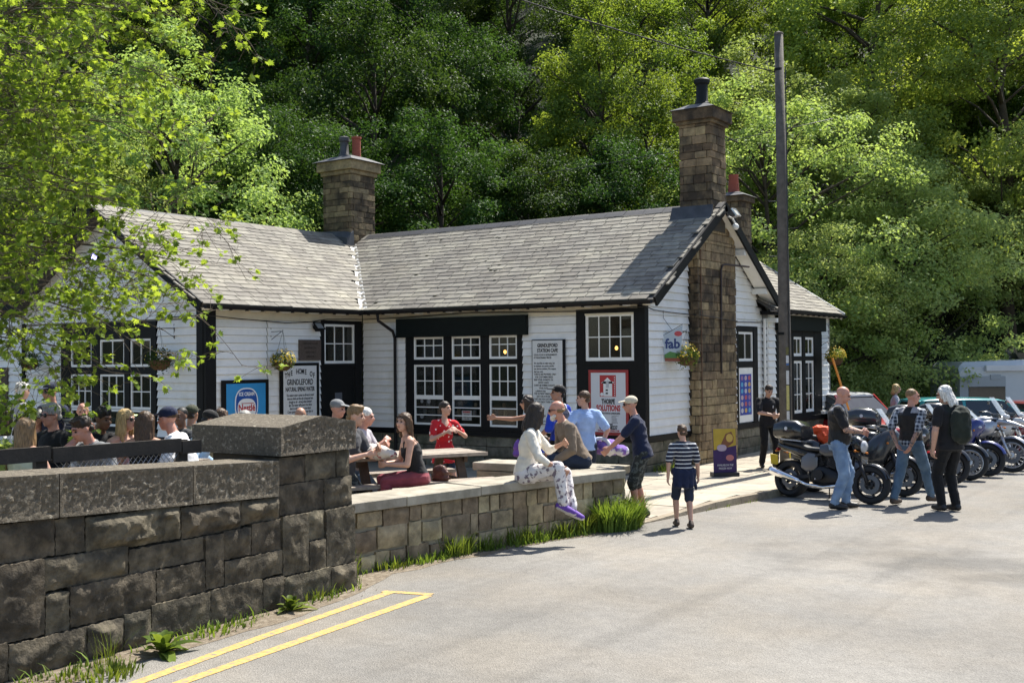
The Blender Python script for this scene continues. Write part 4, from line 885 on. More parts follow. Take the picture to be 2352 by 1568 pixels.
# trees one can tell apart
tree('leafy_tree', 'fresh', 400, 29.5, 1.06, 'bright leafy tree rising behind the left wing of the slate roof')
tree('leafy_tree', 'fresh', 170, 30.5, .95, 'pale green tree behind the left gable, half hidden by the near maple branches')
tree('leafy_bush', 'bush', 2075, 36.0, 1.20, 'big bright rounded tree between the cafe and the camper van')
tree('leafy_bush', 'bush', 1885, 33.5, .88, 'smaller bright tree leaning over the far right end of the cafe')
tree('leafy_tree', 'fresh', 1755, 35, 1.10, 'tall sunlit tree directly behind the right-hand chimney and pole')
tree('leafy_tree', 'fresh', 1980, 39, 1.05, 'sunlit tree standing above and behind the big rounded tree')
tree('olive_tree', 'olive', 2010, 46, 1.25, 'olive tree with a bare slender trunk on the slope, right of the pole', rz=1.0)
tree('olive_tree', 'olive', 2320, 40, 1.28, 'olive bronze tree at the upper right corner', rz=2.2)
tree('deep_shade_tree', 'deep_shade', 2350, 43.5, .62, 'shade-darkened green tree behind the camper van', rz=.3)
tree('hill_tree', 'mid2', 2300, 49, 1.0, 'green tree filling the gap above the camper van', rz=.9)
tree('hill_tree', 'mid', 2420, 47, .9, 'green tree at the right edge above the camper van', rz=1.9)
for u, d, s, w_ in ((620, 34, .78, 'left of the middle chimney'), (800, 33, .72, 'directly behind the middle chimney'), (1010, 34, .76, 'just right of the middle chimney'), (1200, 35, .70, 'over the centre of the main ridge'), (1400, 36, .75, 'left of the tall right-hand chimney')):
    tree('wood_tree', 'deep_shade', u, d, s, 'low dark tree in the shaded wood ' + w_, 'dark wood trees behind the ridge')  # shade of the wood is painted into their leaf colour
k = 0
for d, n, keys, s0 in ((41, 12, ('mid', 'deep_shade', 'mid2'), .86), (51, 13, ('mid', 'mid2', 'deep_shade'), 1.0), (62, 14, ('mid2', 'mid', 'mid'), 1.15), (76, 15, ('mid', 'mid2'), 1.15), (92, 16, ('mid2', 'mid'), 1.25)):
    for i in range(n):
        u = -250 + 2850 * (i + .5) / n + random.uniform(-90, 90); kk = keys[(i + k) % len(keys)]
        if (d < 60 and 480 < u < 1330) or 430 < u < 1080: kk = 'deep_shade'  # darker leaves stand in for shade in the middle of the wood
        if u > 1950 and d > 45: kk = random.choice(['olive', 'mid', 'olive'])
        if 1200 < u < 1800 and d > 40: kk = random.choice(['mid', 'fresh', 'mid2'])
        sc = s0 * random.uniform(.88, 1.14) * (1.2 if kk == 'fresh' else 1)
        if u > 1700 and d > 70: continue
        if d < 45 and 1880 < u < 2420: continue
        if d < 55 and 2040 < u: sc *= .72
        if u > 1700 and d > 55: sc *= .78
        nm, lb, gp = {'deep_shade': ('wood_tree', 'dense shade-darkened green tree on the wooded hillside', 'dark hillside trees'), 'mid': ('hill_tree', 'broad mid green tree on the wooded hillside', 'green hillside trees'), 'mid2': ('hill_tree', 'broad mid green tree on the wooded hillside', 'green hillside trees'),
                      'olive': ('olive_tree', 'olive green tree on the hillside at right', 'olive hillside trees'), 'fresh': ('leafy_tree', 'fresh light green tree on the hillside', 'fresh green hillside trees')}[kk]
        lb = lb.split(' on the ')[0] + (' low on' if d < 45 else ' halfway up' if d < 66 else ' high on') + ' the hillside ' + ('above the left gable' if u < 480 else 'behind the middle chimney' if u < 830 else 'above the main ridge' if u < 1330 else 'behind the tall right-hand chimney' if u < 1750 else 'right of the telegraph pole')
        tree(nm, kk, u, d + random.uniform(-3, 3), sc, lb, gp, sz=random.uniform(.9, 1.28))
    k += 1
tree('leafy_bush', 'bush', 2400, 40.5, 1.0, 'bright bushy tree behind the roof of the camper van', rz=2.0)
tree('leafy_bush', 'bush', 2235, 41, .85, 'bushy tree left of the camper van, behind the big rounded tree', rz=4.0)
# undergrowth behind the building and around the yard
for i, (u, d, s) in enumerate(((2290, 44, .5), (2420, 45, .6), (1990, 39, .5), (1500, 33, .5), (1640, 34, .55), (900, 31.5, .42), (1150, 31.5, .42), (690, 32, .45), (-60, 31, .6), (30, 33, .7), (2550, 46, .8), (2200, 47, .7))):
    tree('undergrowth_bush', 'bush' if i in (2, 4) else 'mid2', u, d, s, 'low leafy undergrowth at the foot of the hillside wood', 'undergrowth')

# ------------------------------------------------------------------ the near maple whose branches hang in from the left
MAPLE = [(0, -.5), (.12, -.38), (.40, -.42), (.30, -.12), (.52, .10), (.24, .12), (.30, .34), (.10, .24), (0, .55)]
MAPLE = MAPLE + [(-x, y) for x, y in MAPLE[-2:0:-1]]
def lobed(mb_pts, P, n, t, s, size, rv, acc):
    V, F, Rr = acc; b = len(V)
    for (x, y) in MAPLE: V.append(tuple(P + (s * x + t * (y + .5)) * size + n * (abs(x) * .22 - (y + .5) ** 2 * .16) * size)); Rr.append(rv)
    k = len(MAPLE); V.append(tuple(P + t * .42 * size - n * .03 * size)); Rr.append(rv)
    for i in range(k): F.append((b + i, b + (i + 1) % k, b + k))
def sprout(acc, p, d, rng, size, nl):
    for _ in range(nl):
        a = Vector((rng.gauss(0, 1), rng.gauss(0, 1), rng.gauss(0, .8))).normalized(); t = (d * .6 + a).normalized(); up = Vector((rng.gauss(0, .5), rng.gauss(0, .5), 1)); n = (up - t * up.dot(t)).normalized(); s = t.cross(n)
        lobed(None, p + t * rng.uniform(.005, .03), n, t, s, size * rng.uniform(.6, 1.15), min(1, max(0, rng.gauss(.5, .25))), acc)
def grow(mb, acc, a, b, r0, lvl, rng, size):
    d = b - a; ln = d.length
    if ln < .03: return
    side = d.cross(Vector((0, 0, 1)));  side = side.normalized() if side.length > .01 else Vector((1, 0, 0))
    bend = side * rng.uniform(-.12, .12) * ln + Vector((0, 0, rng.uniform(.02, .14) * ln)); k = 5 if lvl < 2 else 4
    pts = []
    for i in range(k + 1):
        t = i / k; pts.append(a + d * t + bend * math.sin(math.pi * t) + Vector((rng.uniform(-1, 1), rng.uniform(-1, 1), rng.uniform(-1, 1))) * ln * .018 * (0 < i < k))
    mb.tube(pts, [max(.0028, r0 * (1 - .8 * i / k)) for i in range(k + 1)], 5 if lvl < 2 else 3, caps=False)
    if lvl >= 3:
        if rng.random() < .22: return
        sprout(acc, pts[-1], (pts[-1] - pts[-2]).normalized(), rng, size, rng.randint(3, 6))
        if rng.random() < .25: sprout(acc, pts[-2], Vector((0, 0, 1)), rng, size * .85, rng.randint(1, 3))
        return
    nc = {0: 5, 1: 4, 2: 3}[lvl]
    for i in range(nc):
        t = rng.uniform(.22 if lvl else .3, 1.0); f = t * k; j = min(k - 1, int(f)); p = pts[j].lerp(pts[j + 1], f - j); dd = (pts[j + 1] - pts[j]).normalized()
        v = Vector((rng.gauss(0, 1), rng.gauss(0, 1), rng.gauss(.05, .75))).normalized(); v = (dd * .75 + v * .8).normalized(); l2 = {0: rng.uniform(.55, 1.15), 1: rng.uniform(.28, .55), 2: rng.uniform(.10, .24)}[lvl]
        grow(mb, acc, p, p + v * l2, max(.003, r0 * (1 - .75 * t) * .55), lvl + 1, rng, size)
rng = random.Random(5); mp = ground_at(-560, 15.2); base = Vector((mp.x, mp.y, .3))
maple = empty('near_maple', base); tag(maple, 'near maple at the left edge with young yellow-green leaves on drooping branches', 'tree')
mb = MB(); acc = ([], [], []); top = base + Vector((0, 0, 4.2))
mb.tube([base - Vector((0, 0, .5)), base + Vector((.05, 0, 1.5)), base + Vector((.1, .1, 3)), top, base + Vector((.3, .2, 6.5))], [.26, .2, .17, .13, .06], 10)
tips = [(560, 30, 205), (430, 40, 195), (440, 190, 195), (330, 110, 200), (300, 250, 205), (380, 330, 185), (250, 20, 215), (150, 120, 220), (200, 330, 205), (90, 250, 215), (440, 470, 195), (340, 480, 200), (410, 600, 205),
        (370, 640, 195), (400, 690, 210), (300, 640, 200), (330, 800, 205), (260, 850, 210), (190, 780, 205), (230, 640, 210), (140, 640, 215), (120, 480, 205), (60, 720, 215), (60, 560, 210), (20, 380, 215), (40, 100, 220), (330, -80, 205), (180, -100, 215), (20, -60, 215), (270, 430, 215), (150, 850, 215), (340, 560, 212), (90, 830, 205), (120, 40, 190), (60, 160, 195), (150, 260, 195), (70, 340, 200), (180, 420, 195), (80, 640, 195), (130, 560, 190), (230, 100, 185), (10, 480, 205), (40, 780, 200), (260, 180, 205), (310, 320, 195), (30, 240, 200), (140, 340, 215), (60, 480, 195), (300, 20, 200), (200, 220, 190), (380, 760, 200), (20, 640, 200)]
for (u, v, pm) in tips:
    e = atd(u, v, pm + rng.uniform(-12, 12)); st = Vector((base.x + .2, base.y + .1, max(3.2, min(6.2, e.z + rng.uniform(.2, 1.0))))); grow(mb, acc, st.lerp(e, rng.uniform(.38, .5)), e, rng.uniform(.014, .024), 0, rng, .088); mb.tube([st, st.lerp(e, .28) + Vector((0, 0, .25)), st.lerp(e, .5) + Vector((0, 0, .1))], [.06, .04, .024], 6, caps=False)
me = mb.mesh('trunk'); me.shade_smooth(); o = link('trunk', me, TWIG, maple); o.location = -base
V, F, Rr = acc; me = fast_mesh('crown', np.array(V), np.array(F), LEAF_YEL, np.array(Rr)); o = link('crown', me, None, maple); o.location = -base
print('maple leaves', len(V) // 16)
# ------------------------------------------------------------------ sycamore sapling by the fence at the left edge
def lobed_shrub(name, label, centre, r_, n, size, m, seed):
    rg = random.Random(seed); sh = empty(name, centre); ac = ([], [], []); mb = MB()
    for _ in range(n):
        v = Vector((rg.gauss(0, 1), rg.gauss(0, 1), rg.gauss(.3, .8))).normalized() * rg.uniform(.3, 1) ** .5; p = Vector((v.x * r_[0], v.y * r_[1], max(.02, (v.z + 1) * r_[2]))); mb.tube([Vector((v.x * .1, v.y * .1, 0)), p * .6 + Vector((0, 0, .03)), p], [.006, .004, .002], 3, caps=False); sprout(ac, p, v, rg, size, rg.randint(2, 4))
    link('stem', mb.mesh('stem'), TWIG, sh); V, F, Rr = ac; link('foliage', fast_mesh('foliage', np.array(V), np.array(F), m, np.array(Rr)), None, sh); return tag(sh, label, 'shrub')
lobed_shrub('sapling', 'bright leafy sapling pushing up at the left edge beside the fence', atd(8, 1120, 235) - Vector((0, 0, .05)), (.26, .26, .26), 70, .085, LEAF_FRESH, 3)
lobed_shrub('sapling', 'leafy shoots in front of the seated people at the far left edge', atd(15, 1000, 225), (.28, .28, .20), 60, .085, LEAF_YEL, 4)
# ------------------------------------------------------------------ weeds and grass at the foot of the walls
def blade(V, F, Rr, p, d, ln, wd, bend, rv, seg=4):
    b = len(V); sd = d.cross(Vector((0, 0, 1))).normalized(); 
    for i in range(seg + 1):
        t = i / seg; c = p + Vector((0, 0, 1)) * ln * t * (1 - .35 * bend * t) + d * ln * bend * t * t; w_ = wd * (1 - t ** 1.6) * (1 if t else .7)
        V += [tuple(c - sd * w_ / 2), tuple(c + sd * w_ / 2)]; Rr += [rv, rv]
    for i in range(seg): F.append((b + 2 * i, b + 2 * i + 1, b + 2 * i + 3, b + 2 * i + 2))
def tuft(name, label, x, y, z, n, rad, ln, wd, group=None, seed=0, cat='plant', sq=1.0):
    rg = random.Random(seed); V, F, Rr = [], [], []
    for _ in range(n):
        a, rr = rg.uniform(0, 6.28), rg.uniform(0, 1) ** .6; p = Vector((math.cos(a) * rr * rad, math.sin(a) * rr * rad * sq, 0)); dv = Vector((math.cos(a) + rg.gauss(0, .5), math.sin(a) + rg.gauss(0, .5), 0)).normalized()
        blade(V, F, Rr, p, dv, ln * rg.uniform(.45, 1.15), wd * rg.uniform(.7, 1.3), rg.uniform(.15, .75), rg.random())
    return tag(link(name, fast_mesh(name, np.array(V), np.array(F), LEAF_WEED, np.array(Rr)), None, None, (x, y, z)), label, cat, group, 'stuff' if name == 'grass_tuft' else None)
def rosette(label, x, y, z, n, ln, wd, seed):
    rg = random.Random(seed); V, F, Rr = [], [], []
    for i in range(n):
        a = 2.4 * i + rg.uniform(-.4, .4); el = R(rg.uniform(18, 78)); d = Vector((math.cos(a), math.sin(a), 0)); l2 = ln * rg.uniform(.6, 1.1); w2 = wd * rg.uniform(.7, 1.1); sd = Vector((-d.y, d.x, 0)); b = len(V); rv = rg.random(); K = 7
        for q in range(K + 1):
            t = q / K; c = d * l2 * math.cos(el) * t + Vector((0, 0, l2 * (math.sin(el) * t - .42 * t * t))); w_ = w2 * (math.sin(math.pi * min(1, .12 + t * .9)) ** .8) * (1 + .08 * math.sin(q * 2.6)); up = Vector((0, 0, .18 * w_))
            V += [tuple(c - sd * w_ / 2 + up), tuple(c), tuple(c + sd * w_ / 2 + up)]; Rr += [rv, max(0, rv - .25), rv]
        for q in range(K): F += [(b + 3 * q, b + 3 * q + 1, b + 3 * q + 4, b + 3 * q + 3), (b + 3 * q + 1, b + 3 * q + 2, b + 3 * q + 5, b + 3 * q + 4)]
    return tag(link('dock_plant', fast_mesh('dock_plant', np.array(V), np.array(F), LEAF_WEED, np.array(Rr)), None, None, (x, y, z)), label, 'plant')
p = onz(375, 1500); rosette('large dock plant with broad upright leaves at the foot of the dark wall', p.x, p.y, 0, 26, .34, .095, 1)
p = onz(668, 1402); rosette('dock plant with spreading leaves near the top end of the yellow lines', p.x, p.y, 0, 20, .27, .075, 2)
p = onz(735, 1370); tuft('grass_tuft', 'short grass and small weeds at the foot of the wall corner', p.x - .05, p.y, 0, 150, .2, .15, .010, None, 3, sq=1.7)
p = onz(505, 1450); tuft('grass_tuft', 'thin line of low weeds between the two dock plants', p.x - .05, p.y, 0, 130, .2, .09, .016, None, 4, sq=2.2)
p = onz(258, 1530); tuft('grass_tuft', 'tall thin grass left of the large dock plant', p.x - .06, p.y, 0, 34, .08, .34, .006, None, 5)
p = onz(170, 1560); tuft('grass_tuft', 'low weeds by the wall in the bottom left corner', p.x - .1, p.y, 0, 110, .2, .08, .016, None, 6, sq=2)
p = onz(255, 1552); tuft('grass_tuft', 'small clump of leafy weeds at the bottom left', p.x, p.y, 0, 130, .18, .10, .02, None, 16, sq=1.5)
p = onz(817, 1320); tuft('grass_tuft', 'tall weed stems in the corner between the two walls', 1.86, -10.1, 0, 70, .10, .34, .018, None, 7)
for i, (u, v, n, rad, ln, lb) in enumerate(((900, 1300, 90, .2, .13, 'short weeds under the left part of the low wall'), (1045, 1272, 130, .16, .30, 'arching grass tuft under the middle of the low wall'), (1110, 1258, 120, .2, .22, 'grass beside the arching tuft under the low wall'), (1190, 1243, 170, .2, .27, 'grass clump left of the hanging feet'), (1290, 1226, 260, .22, .25, 'grass clump below the hanging feet'), (1240, 1236, 150, .2, .16, 'thin grass between the two clumps under the seated woman'), (1340, 1219, 200, .2, .34, 'taller grass just left of the dense weeds'), (980, 1285, 90, .22, .12, 'low weeds left of the arching grass tuft'))):
    p = onz(u, v); tuft('grass_tuft', lb, p.x + .02, p.y, 0, n * 2, rad, ln, .014, None, 20 + i, sq=1.6)
p = onz(1395, 1213); tuft('weed_clump', 'dense tall bright green weeds at the right end of the low wall', p.x + .08, p.y + .1, 0, 1300, .30, .46, .022, None, 31, sq=1.5)
rg_ = np.random.default_rng(9); wl = C.objects['weed_clump'] if 'weed_clump' in C.objects else None
for (px_, py_, rx_, ry_, hz_, nn) in ((p.x + .08, p.y + .1, .34, .5, .44, 700),):
    q_ = rg_.normal(size=(nn, 3)); q_ = unit(q_) * (rg_.uniform(0, 1, nn) ** .4)[:, None] * [rx_, ry_, hz_]; q_[:, 2] = np.abs(q_[:, 2]) + .02
    V, F, rv = leaves(q_, q_ * [1, 1, .6] + rg_.normal(size=q_.shape) * .15 + [0, 0, .12], .055, rg_.uniform(0.2, 1, nn), rg_, .3, .38); link('foliage', fast_mesh('foliage', V, F, LEAF_WEED, rv), None, wl)
p = onz(1440, 1205); tuft('weed_clump', 'lower fringe of the weeds beside the boots of the man in the cap', p.x + .05, p.y + .05, 0, 350, .16, .28, .014, None, 32)
p = onz(1500, 1122); tuft('grass_tuft', 'dark shaded grass against the plinth by the chimney breast', .16, 0.5, .09, 200, .2, .2, .012, None, 33, sq=1.8)
# weeds, grass and litter creeping along the foot of both walls
rw_ = random.Random(12); V, F, Rr = [], [], []
line = along([(2.62, -16.5), (2.42, -14), (2.37, -12.4), (2.22, -10.4), (1.78, -10.05), (1.72, -9.7), (1.98, -7.95), (2.55, -5.5)], .02)
for (x, y) in line:
    dn = .5 + .5 * mnoise.noise(Vector((x * 1.3, y * 1.7, 3))) + (.25 if y > -10 else 0) + (.35 if y > -8 else 0)
    for _ in range(int(rw_.random() < dn * .9) + int(rw_.random() < dn * .7) + int(dn > .75)):
        a = rw_.uniform(0, 6.28); blade(V, F, Rr, Vector((x + rw_.uniform(-.02, .10) * (.5 + dn), y + rw_.uniform(-.02, .02), -.002)), Vector((math.cos(a), math.sin(a), 0)), rw_.choice([.03, .05, .05, .08, .13]) * rw_.uniform(.7, 1.4) * (.5 + dn), rw_.choice([.007, .012, .022]), rw_.uniform(.2, 1.0), rw_.random(), 3)
tag(link('wall_foot_weeds', fast_mesh('wall_foot_weeds', np.array(V), np.array(F), LEAF_WEED, np.array(Rr)), None), 'straggling weeds and short grass along the foot of the stone walls', 'weeds', None, 'stuff')
mb = MB()
for (x, y) in line[::3]:
    if rw_.random() < .75: c = Vector((x + abs(rw_.gauss(.1, .12)), y, .002)); a = rw_.uniform(0, 3.14); s_ = rw_.uniform(.006, .022); d = Vector((math.cos(a), math.sin(a), 0)) * s_; e = Vector((-d.y, d.x, 0)) * rw_.uniform(.3, .8); mb.add([c - d, c - e + Vector((0, 0, .006)), c + d, c + e + Vector((0, 0, .006))], [(0, 1, 2, 3)])
tag(mb.build('leaf_litter', mat('dry_litter', (.16, .11, .06), .9, rnd=.3), fix=False), 'dry leaf litter and grit scattered at the foot of the walls', 'litter', None, 'stuff')
for i, (x, y) in enumerate(((2.78, -3.4), (2.86, -2.8), (2.96, -2.2))): tuft('grass_tuft', 'sparse dry grass growing along the kerb edge', x, y, 0, 40, .12, .06, .008, 'kerb grass', 40 + i, sq=2.2)
# ================================================================== PEOPLE
def cloth(name, col, bump=0.004, rough=0.85, pat=None, col2=None, sc=(1, 1, 1), w=0.5):
    if name in MATS: return MATS[name]
    m = bpy.data.materials.new(name); MATS[name] = m; m.use_nodes = True; t = m.node_tree; N = t.nodes; L = t.links; b = N['Principled BSDF']; b.inputs['Roughness'].default_value = rough; b.inputs['Specular IOR Level'].default_value = 0.2; b.inputs['Sheen Weight'].default_value = 0.1
    tc = N.new('ShaderNodeTexCoord'); ob = tc.outputs['Object']
    def nz(s, d=4):
        n = N.new('ShaderNodeTexNoise'); n.inputs['Scale'].default_value = s; n.inputs['Detail'].default_value = d; L.new(ob, n.inputs['Vector']); return n.outputs['Fac']
    def rng(x, a, b_, c=0.0, d=1.0):
        r_ = N.new('ShaderNodeMapRange'); r_.inputs['From Min'].default_value = a; r_.inputs['From Max'].default_value = b_; r_.inputs['To Min'].default_value = c; r_.inputs['To Max'].default_value = d; L.new(x, r_.inputs['Value']); return r_.outputs[0]
    def mth(op, a, c=None):
        k = N.new('ShaderNodeMath'); k.operation = op; L.new(a, k.inputs[0])
        if c is not None:
            if hasattr(c, 'is_linked'): L.new(c, k.inputs[1])
            else: k.inputs[1].default_value = c
        return k.outputs[0]
    fac = None; sep = N.new('ShaderNodeSeparateXYZ'); L.new(ob, sep.inputs[0])
    band = lambda ax, per, lo: rng(mth('SINE', mth('MULTIPLY', sep.outputs[ax], 6.283 / per)), lo, lo + .15)
    if pat == 'stripe': fac = band(2, sc[0], w)
    elif pat == 'plaid':
        fac = mth('MULTIPLY', mth('ADD', band(2, sc[0], .3), mth('ADD', band(0, sc[0], .3), band(1, sc[0], .3))), .36)
    elif pat == 'floral':
        v = N.new('ShaderNodeTexVoronoi'); v.inputs['Scale'].default_value = sc[0]; L.new(ob, v.inputs['Vector']); fac = rng(mth('ADD', v.outputs['Distance'], mth('MULTIPLY', nz(60, 2), .25)), w + .04, w)
    elif pat == 'blot': fac = rng(nz(sc[0], 3), w, w + .05)
    elif pat == 'fade': fac = rng(nz(sc[0], 3), .35, .7)
    elif pat == 'backlight': fac = None
    base = None
    if fac is not None:
        mx = N.new('ShaderNodeMix'); mx.data_type = 'RGBA'; L.new(fac, mx.inputs['Factor']); mx.inputs['A'].default_value = (*col, 1); mx.inputs['B'].default_value = (*(col2 or (1, 1, 1)), 1); base = mx.outputs['Result']
    hv = N.new('ShaderNodeHueSaturation')
    if base is not None: L.new(base, hv.inputs['Color'])
    else: hv.inputs['Color'].default_value = (*col, 1)
    L.new(rng(nz(9, 4), .3, .7, .86, 1.14), hv.inputs['Value']); L.new(hv.outputs[0], b.inputs['Base Color'])
    bp = N.new('ShaderNodeBump'); bp.inputs['Distance'].default_value = bump; L.new(mth('ADD', nz(14, 3), mth('MULTIPLY', nz(260, 2), .12)), bp.inputs['Height']); L.new(bp.outputs[0], b.inputs['Normal'])
    return m
SK = {'fair': mat('skin_fair', (0.52, 0.30, 0.215), 0.5, var=.10, vscale=18, bump=.001), 'tan': mat('skin_tan', (0.40, 0.21, 0.135), 0.5, var=.10, vscale=18, bump=.001), 'red': mat('skin_ruddy', (0.50, 0.245, 0.175), 0.5, var=.10, vscale=18, bump=.001),
      'brown': mat('skin_brown', (0.17, 0.085, 0.05), 0.5, var=.10, vscale=18, bump=.001), 'tattoo': mat('skin_tattooed', (0.36, 0.21, 0.15), 0.5, var=.12, vscale=20, bump=.001, col2=(0.07, 0.065, 0.07), c2scale=24, c2lo=.5, c2hi=.58)}
def hairmat(name, c):
    m = bpy.data.materials.new(name); m.use_nodes = True; t = m.node_tree; N = t.nodes; L = t.links; b = N['Principled BSDF']; b.inputs['Roughness'].default_value = .45; b.inputs['Specular IOR Level'].default_value = .35
    tc = N.new('ShaderNodeTexCoord'); mp = N.new('ShaderNodeMapping'); mp.inputs['Scale'].default_value = (1, 1, .10); L.new(tc.outputs['Object'], mp.inputs['Vector']); n = N.new('ShaderNodeTexNoise'); n.inputs['Scale'].default_value = 150; n.inputs['Detail'].default_value = 3; L.new(mp.outputs[0], n.inputs['Vector'])
    r_ = N.new('ShaderNodeMapRange'); r_.inputs['From Min'].default_value = .3; r_.inputs['From Max'].default_value = .7; r_.inputs['To Min'].default_value = .45; r_.inputs['To Max'].default_value = 1.6; L.new(n.outputs['Fac'], r_.inputs['Value']); hv = N.new('ShaderNodeHueSaturation'); hv.inputs['Color'].default_value = (*c, 1); L.new(r_.outputs[0], hv.inputs['Value']); L.new(hv.outputs[0], b.inputs['Base Color'])
    bp = N.new('ShaderNodeBump'); bp.inputs['Distance'].default_value = .005; L.new(n.outputs['Fac'], bp.inputs['Height']); L.new(bp.outputs[0], b.inputs['Normal']); return m
HC = {k: hairmat('hair_' + k, c) for k, c in dict(black=(.012, .010, .009), dark=(.028, .018, .012), brown=(.075, .042, .022), light=(.20, .125, .06), blonde=(.42, .29, .13), grey=(.30, .29, .27), white=(.62, .60, .56), ginger=(.16, .07, .03)).items()}
CL = dict(black=cloth('cloth_black', (.012, .012, .013)), blackT=cloth('cotton_black', (.017, .017, .019)), leather=cloth('leather_black', (.014, .013, .013), .006, .42), navy=cloth('cotton_navy', (.014, .02, .05)), white=cloth('cotton_white', (.74, .74, .74)), cream=cloth('knit_cream', (.72, .67, .57)), grey=cloth('cotton_grey', (.19, .195, .20)), dgrey=cloth('cotton_charcoal', (.055, .058, .065)),
          ltblue=cloth('shirt_light_blue', (.36, .50, .78)), blue=cloth('jersey_blue', (.02, .055, .42)), brown=cloth('jacket_brown', (.19, .145, .105), .006), maroon=cloth('skirt_maroon', (.23, .05, .065)), khaki=cloth('jacket_khaki', (.27, .25, .18)), lilac=cloth('top_lilac', (.42, .30, .38)), olive=cloth('cap_olive', (.05, .055, .035)), beige=cloth('cap_beige', (.58, .52, .40)), paleblue=cloth('denim_pale', (.30, .42, .56)),
          jeans=cloth('denim_faded', (.12, .19, .31), .006, .9, 'fade', (.24, .34, .48), (5,)), djeans=cloth('denim_dark', (.075, .125, .185), .006, .9, 'fade', (.14, .21, .29), (5,)), dblue=cloth('trousers_navy', (.02, .03, .055)),
          stripe=cloth('striped_shirt', (.016, .02, .04), .004, .85, 'stripe', (.62, .62, .62), (.052,), .55), plaid=cloth('plaid_shirt', (.02, .028, .045), .004, .85, 'plaid', (.55, .58, .62), (.055,)), red=cloth('red_floral_dress', (.50, .018, .025), .004, .85, 'floral', (.80, .72, .68), (15,), .33),
          floral=cloth('floral_trousers', (.70, .66, .64), .005, .85, 'blot', (.20, .16, .19), (17,), .55), camo=cloth('camo_shorts', (.035, .038, .035), .005, .9, 'blot', (.11, .12, .11), (24,), .52), sweater=cloth('navy_sweater', (.03, .04, .075), .004, .85, 'stripe', (.25, .28, .34), (.09,), .72), green=cloth('top_pale_green', (.45, .47, .33)), strap=cloth('pack_strap', (.02, .024, .02)),
          pinkgrey=cloth('top_grey', (.45, .43, .46)), purple=cloth('purple_cloth', (.17, .08, .33)))
SHOE = dict(black=mat('shoe_black', (.012, .012, .012), .5), brown=mat('shoe_brown', (.07, .045, .03), .6, var=.2), purple=mat('shoe_purple', (.13, .05, .33), .7), sole=mat('shoe_sole', (.5, .48, .45), .7))
def ik(a, t, l1, l2, pole):
    d = t - a; D = d.length; D2 = max(abs(l1 - l2) + .01, min(D, (l1 + l2) * .995)); dn = d.normalized() if D > 1e-6 else Vector((0, 0, -1)); e = a + dn * D2
    x = (l1 * l1 - l2 * l2 + D2 * D2) / (2 * D2); h = math.sqrt(max(0, l1 * l1 - x * x)); p = Vector(pole); p = p - dn * p.dot(dn); p = p.normalized() if p.length > 1e-4 else Vector((0, 1, 0))
    return a + dn * x + p * h, e
def V3(t): return Vector(t)
PQ = []
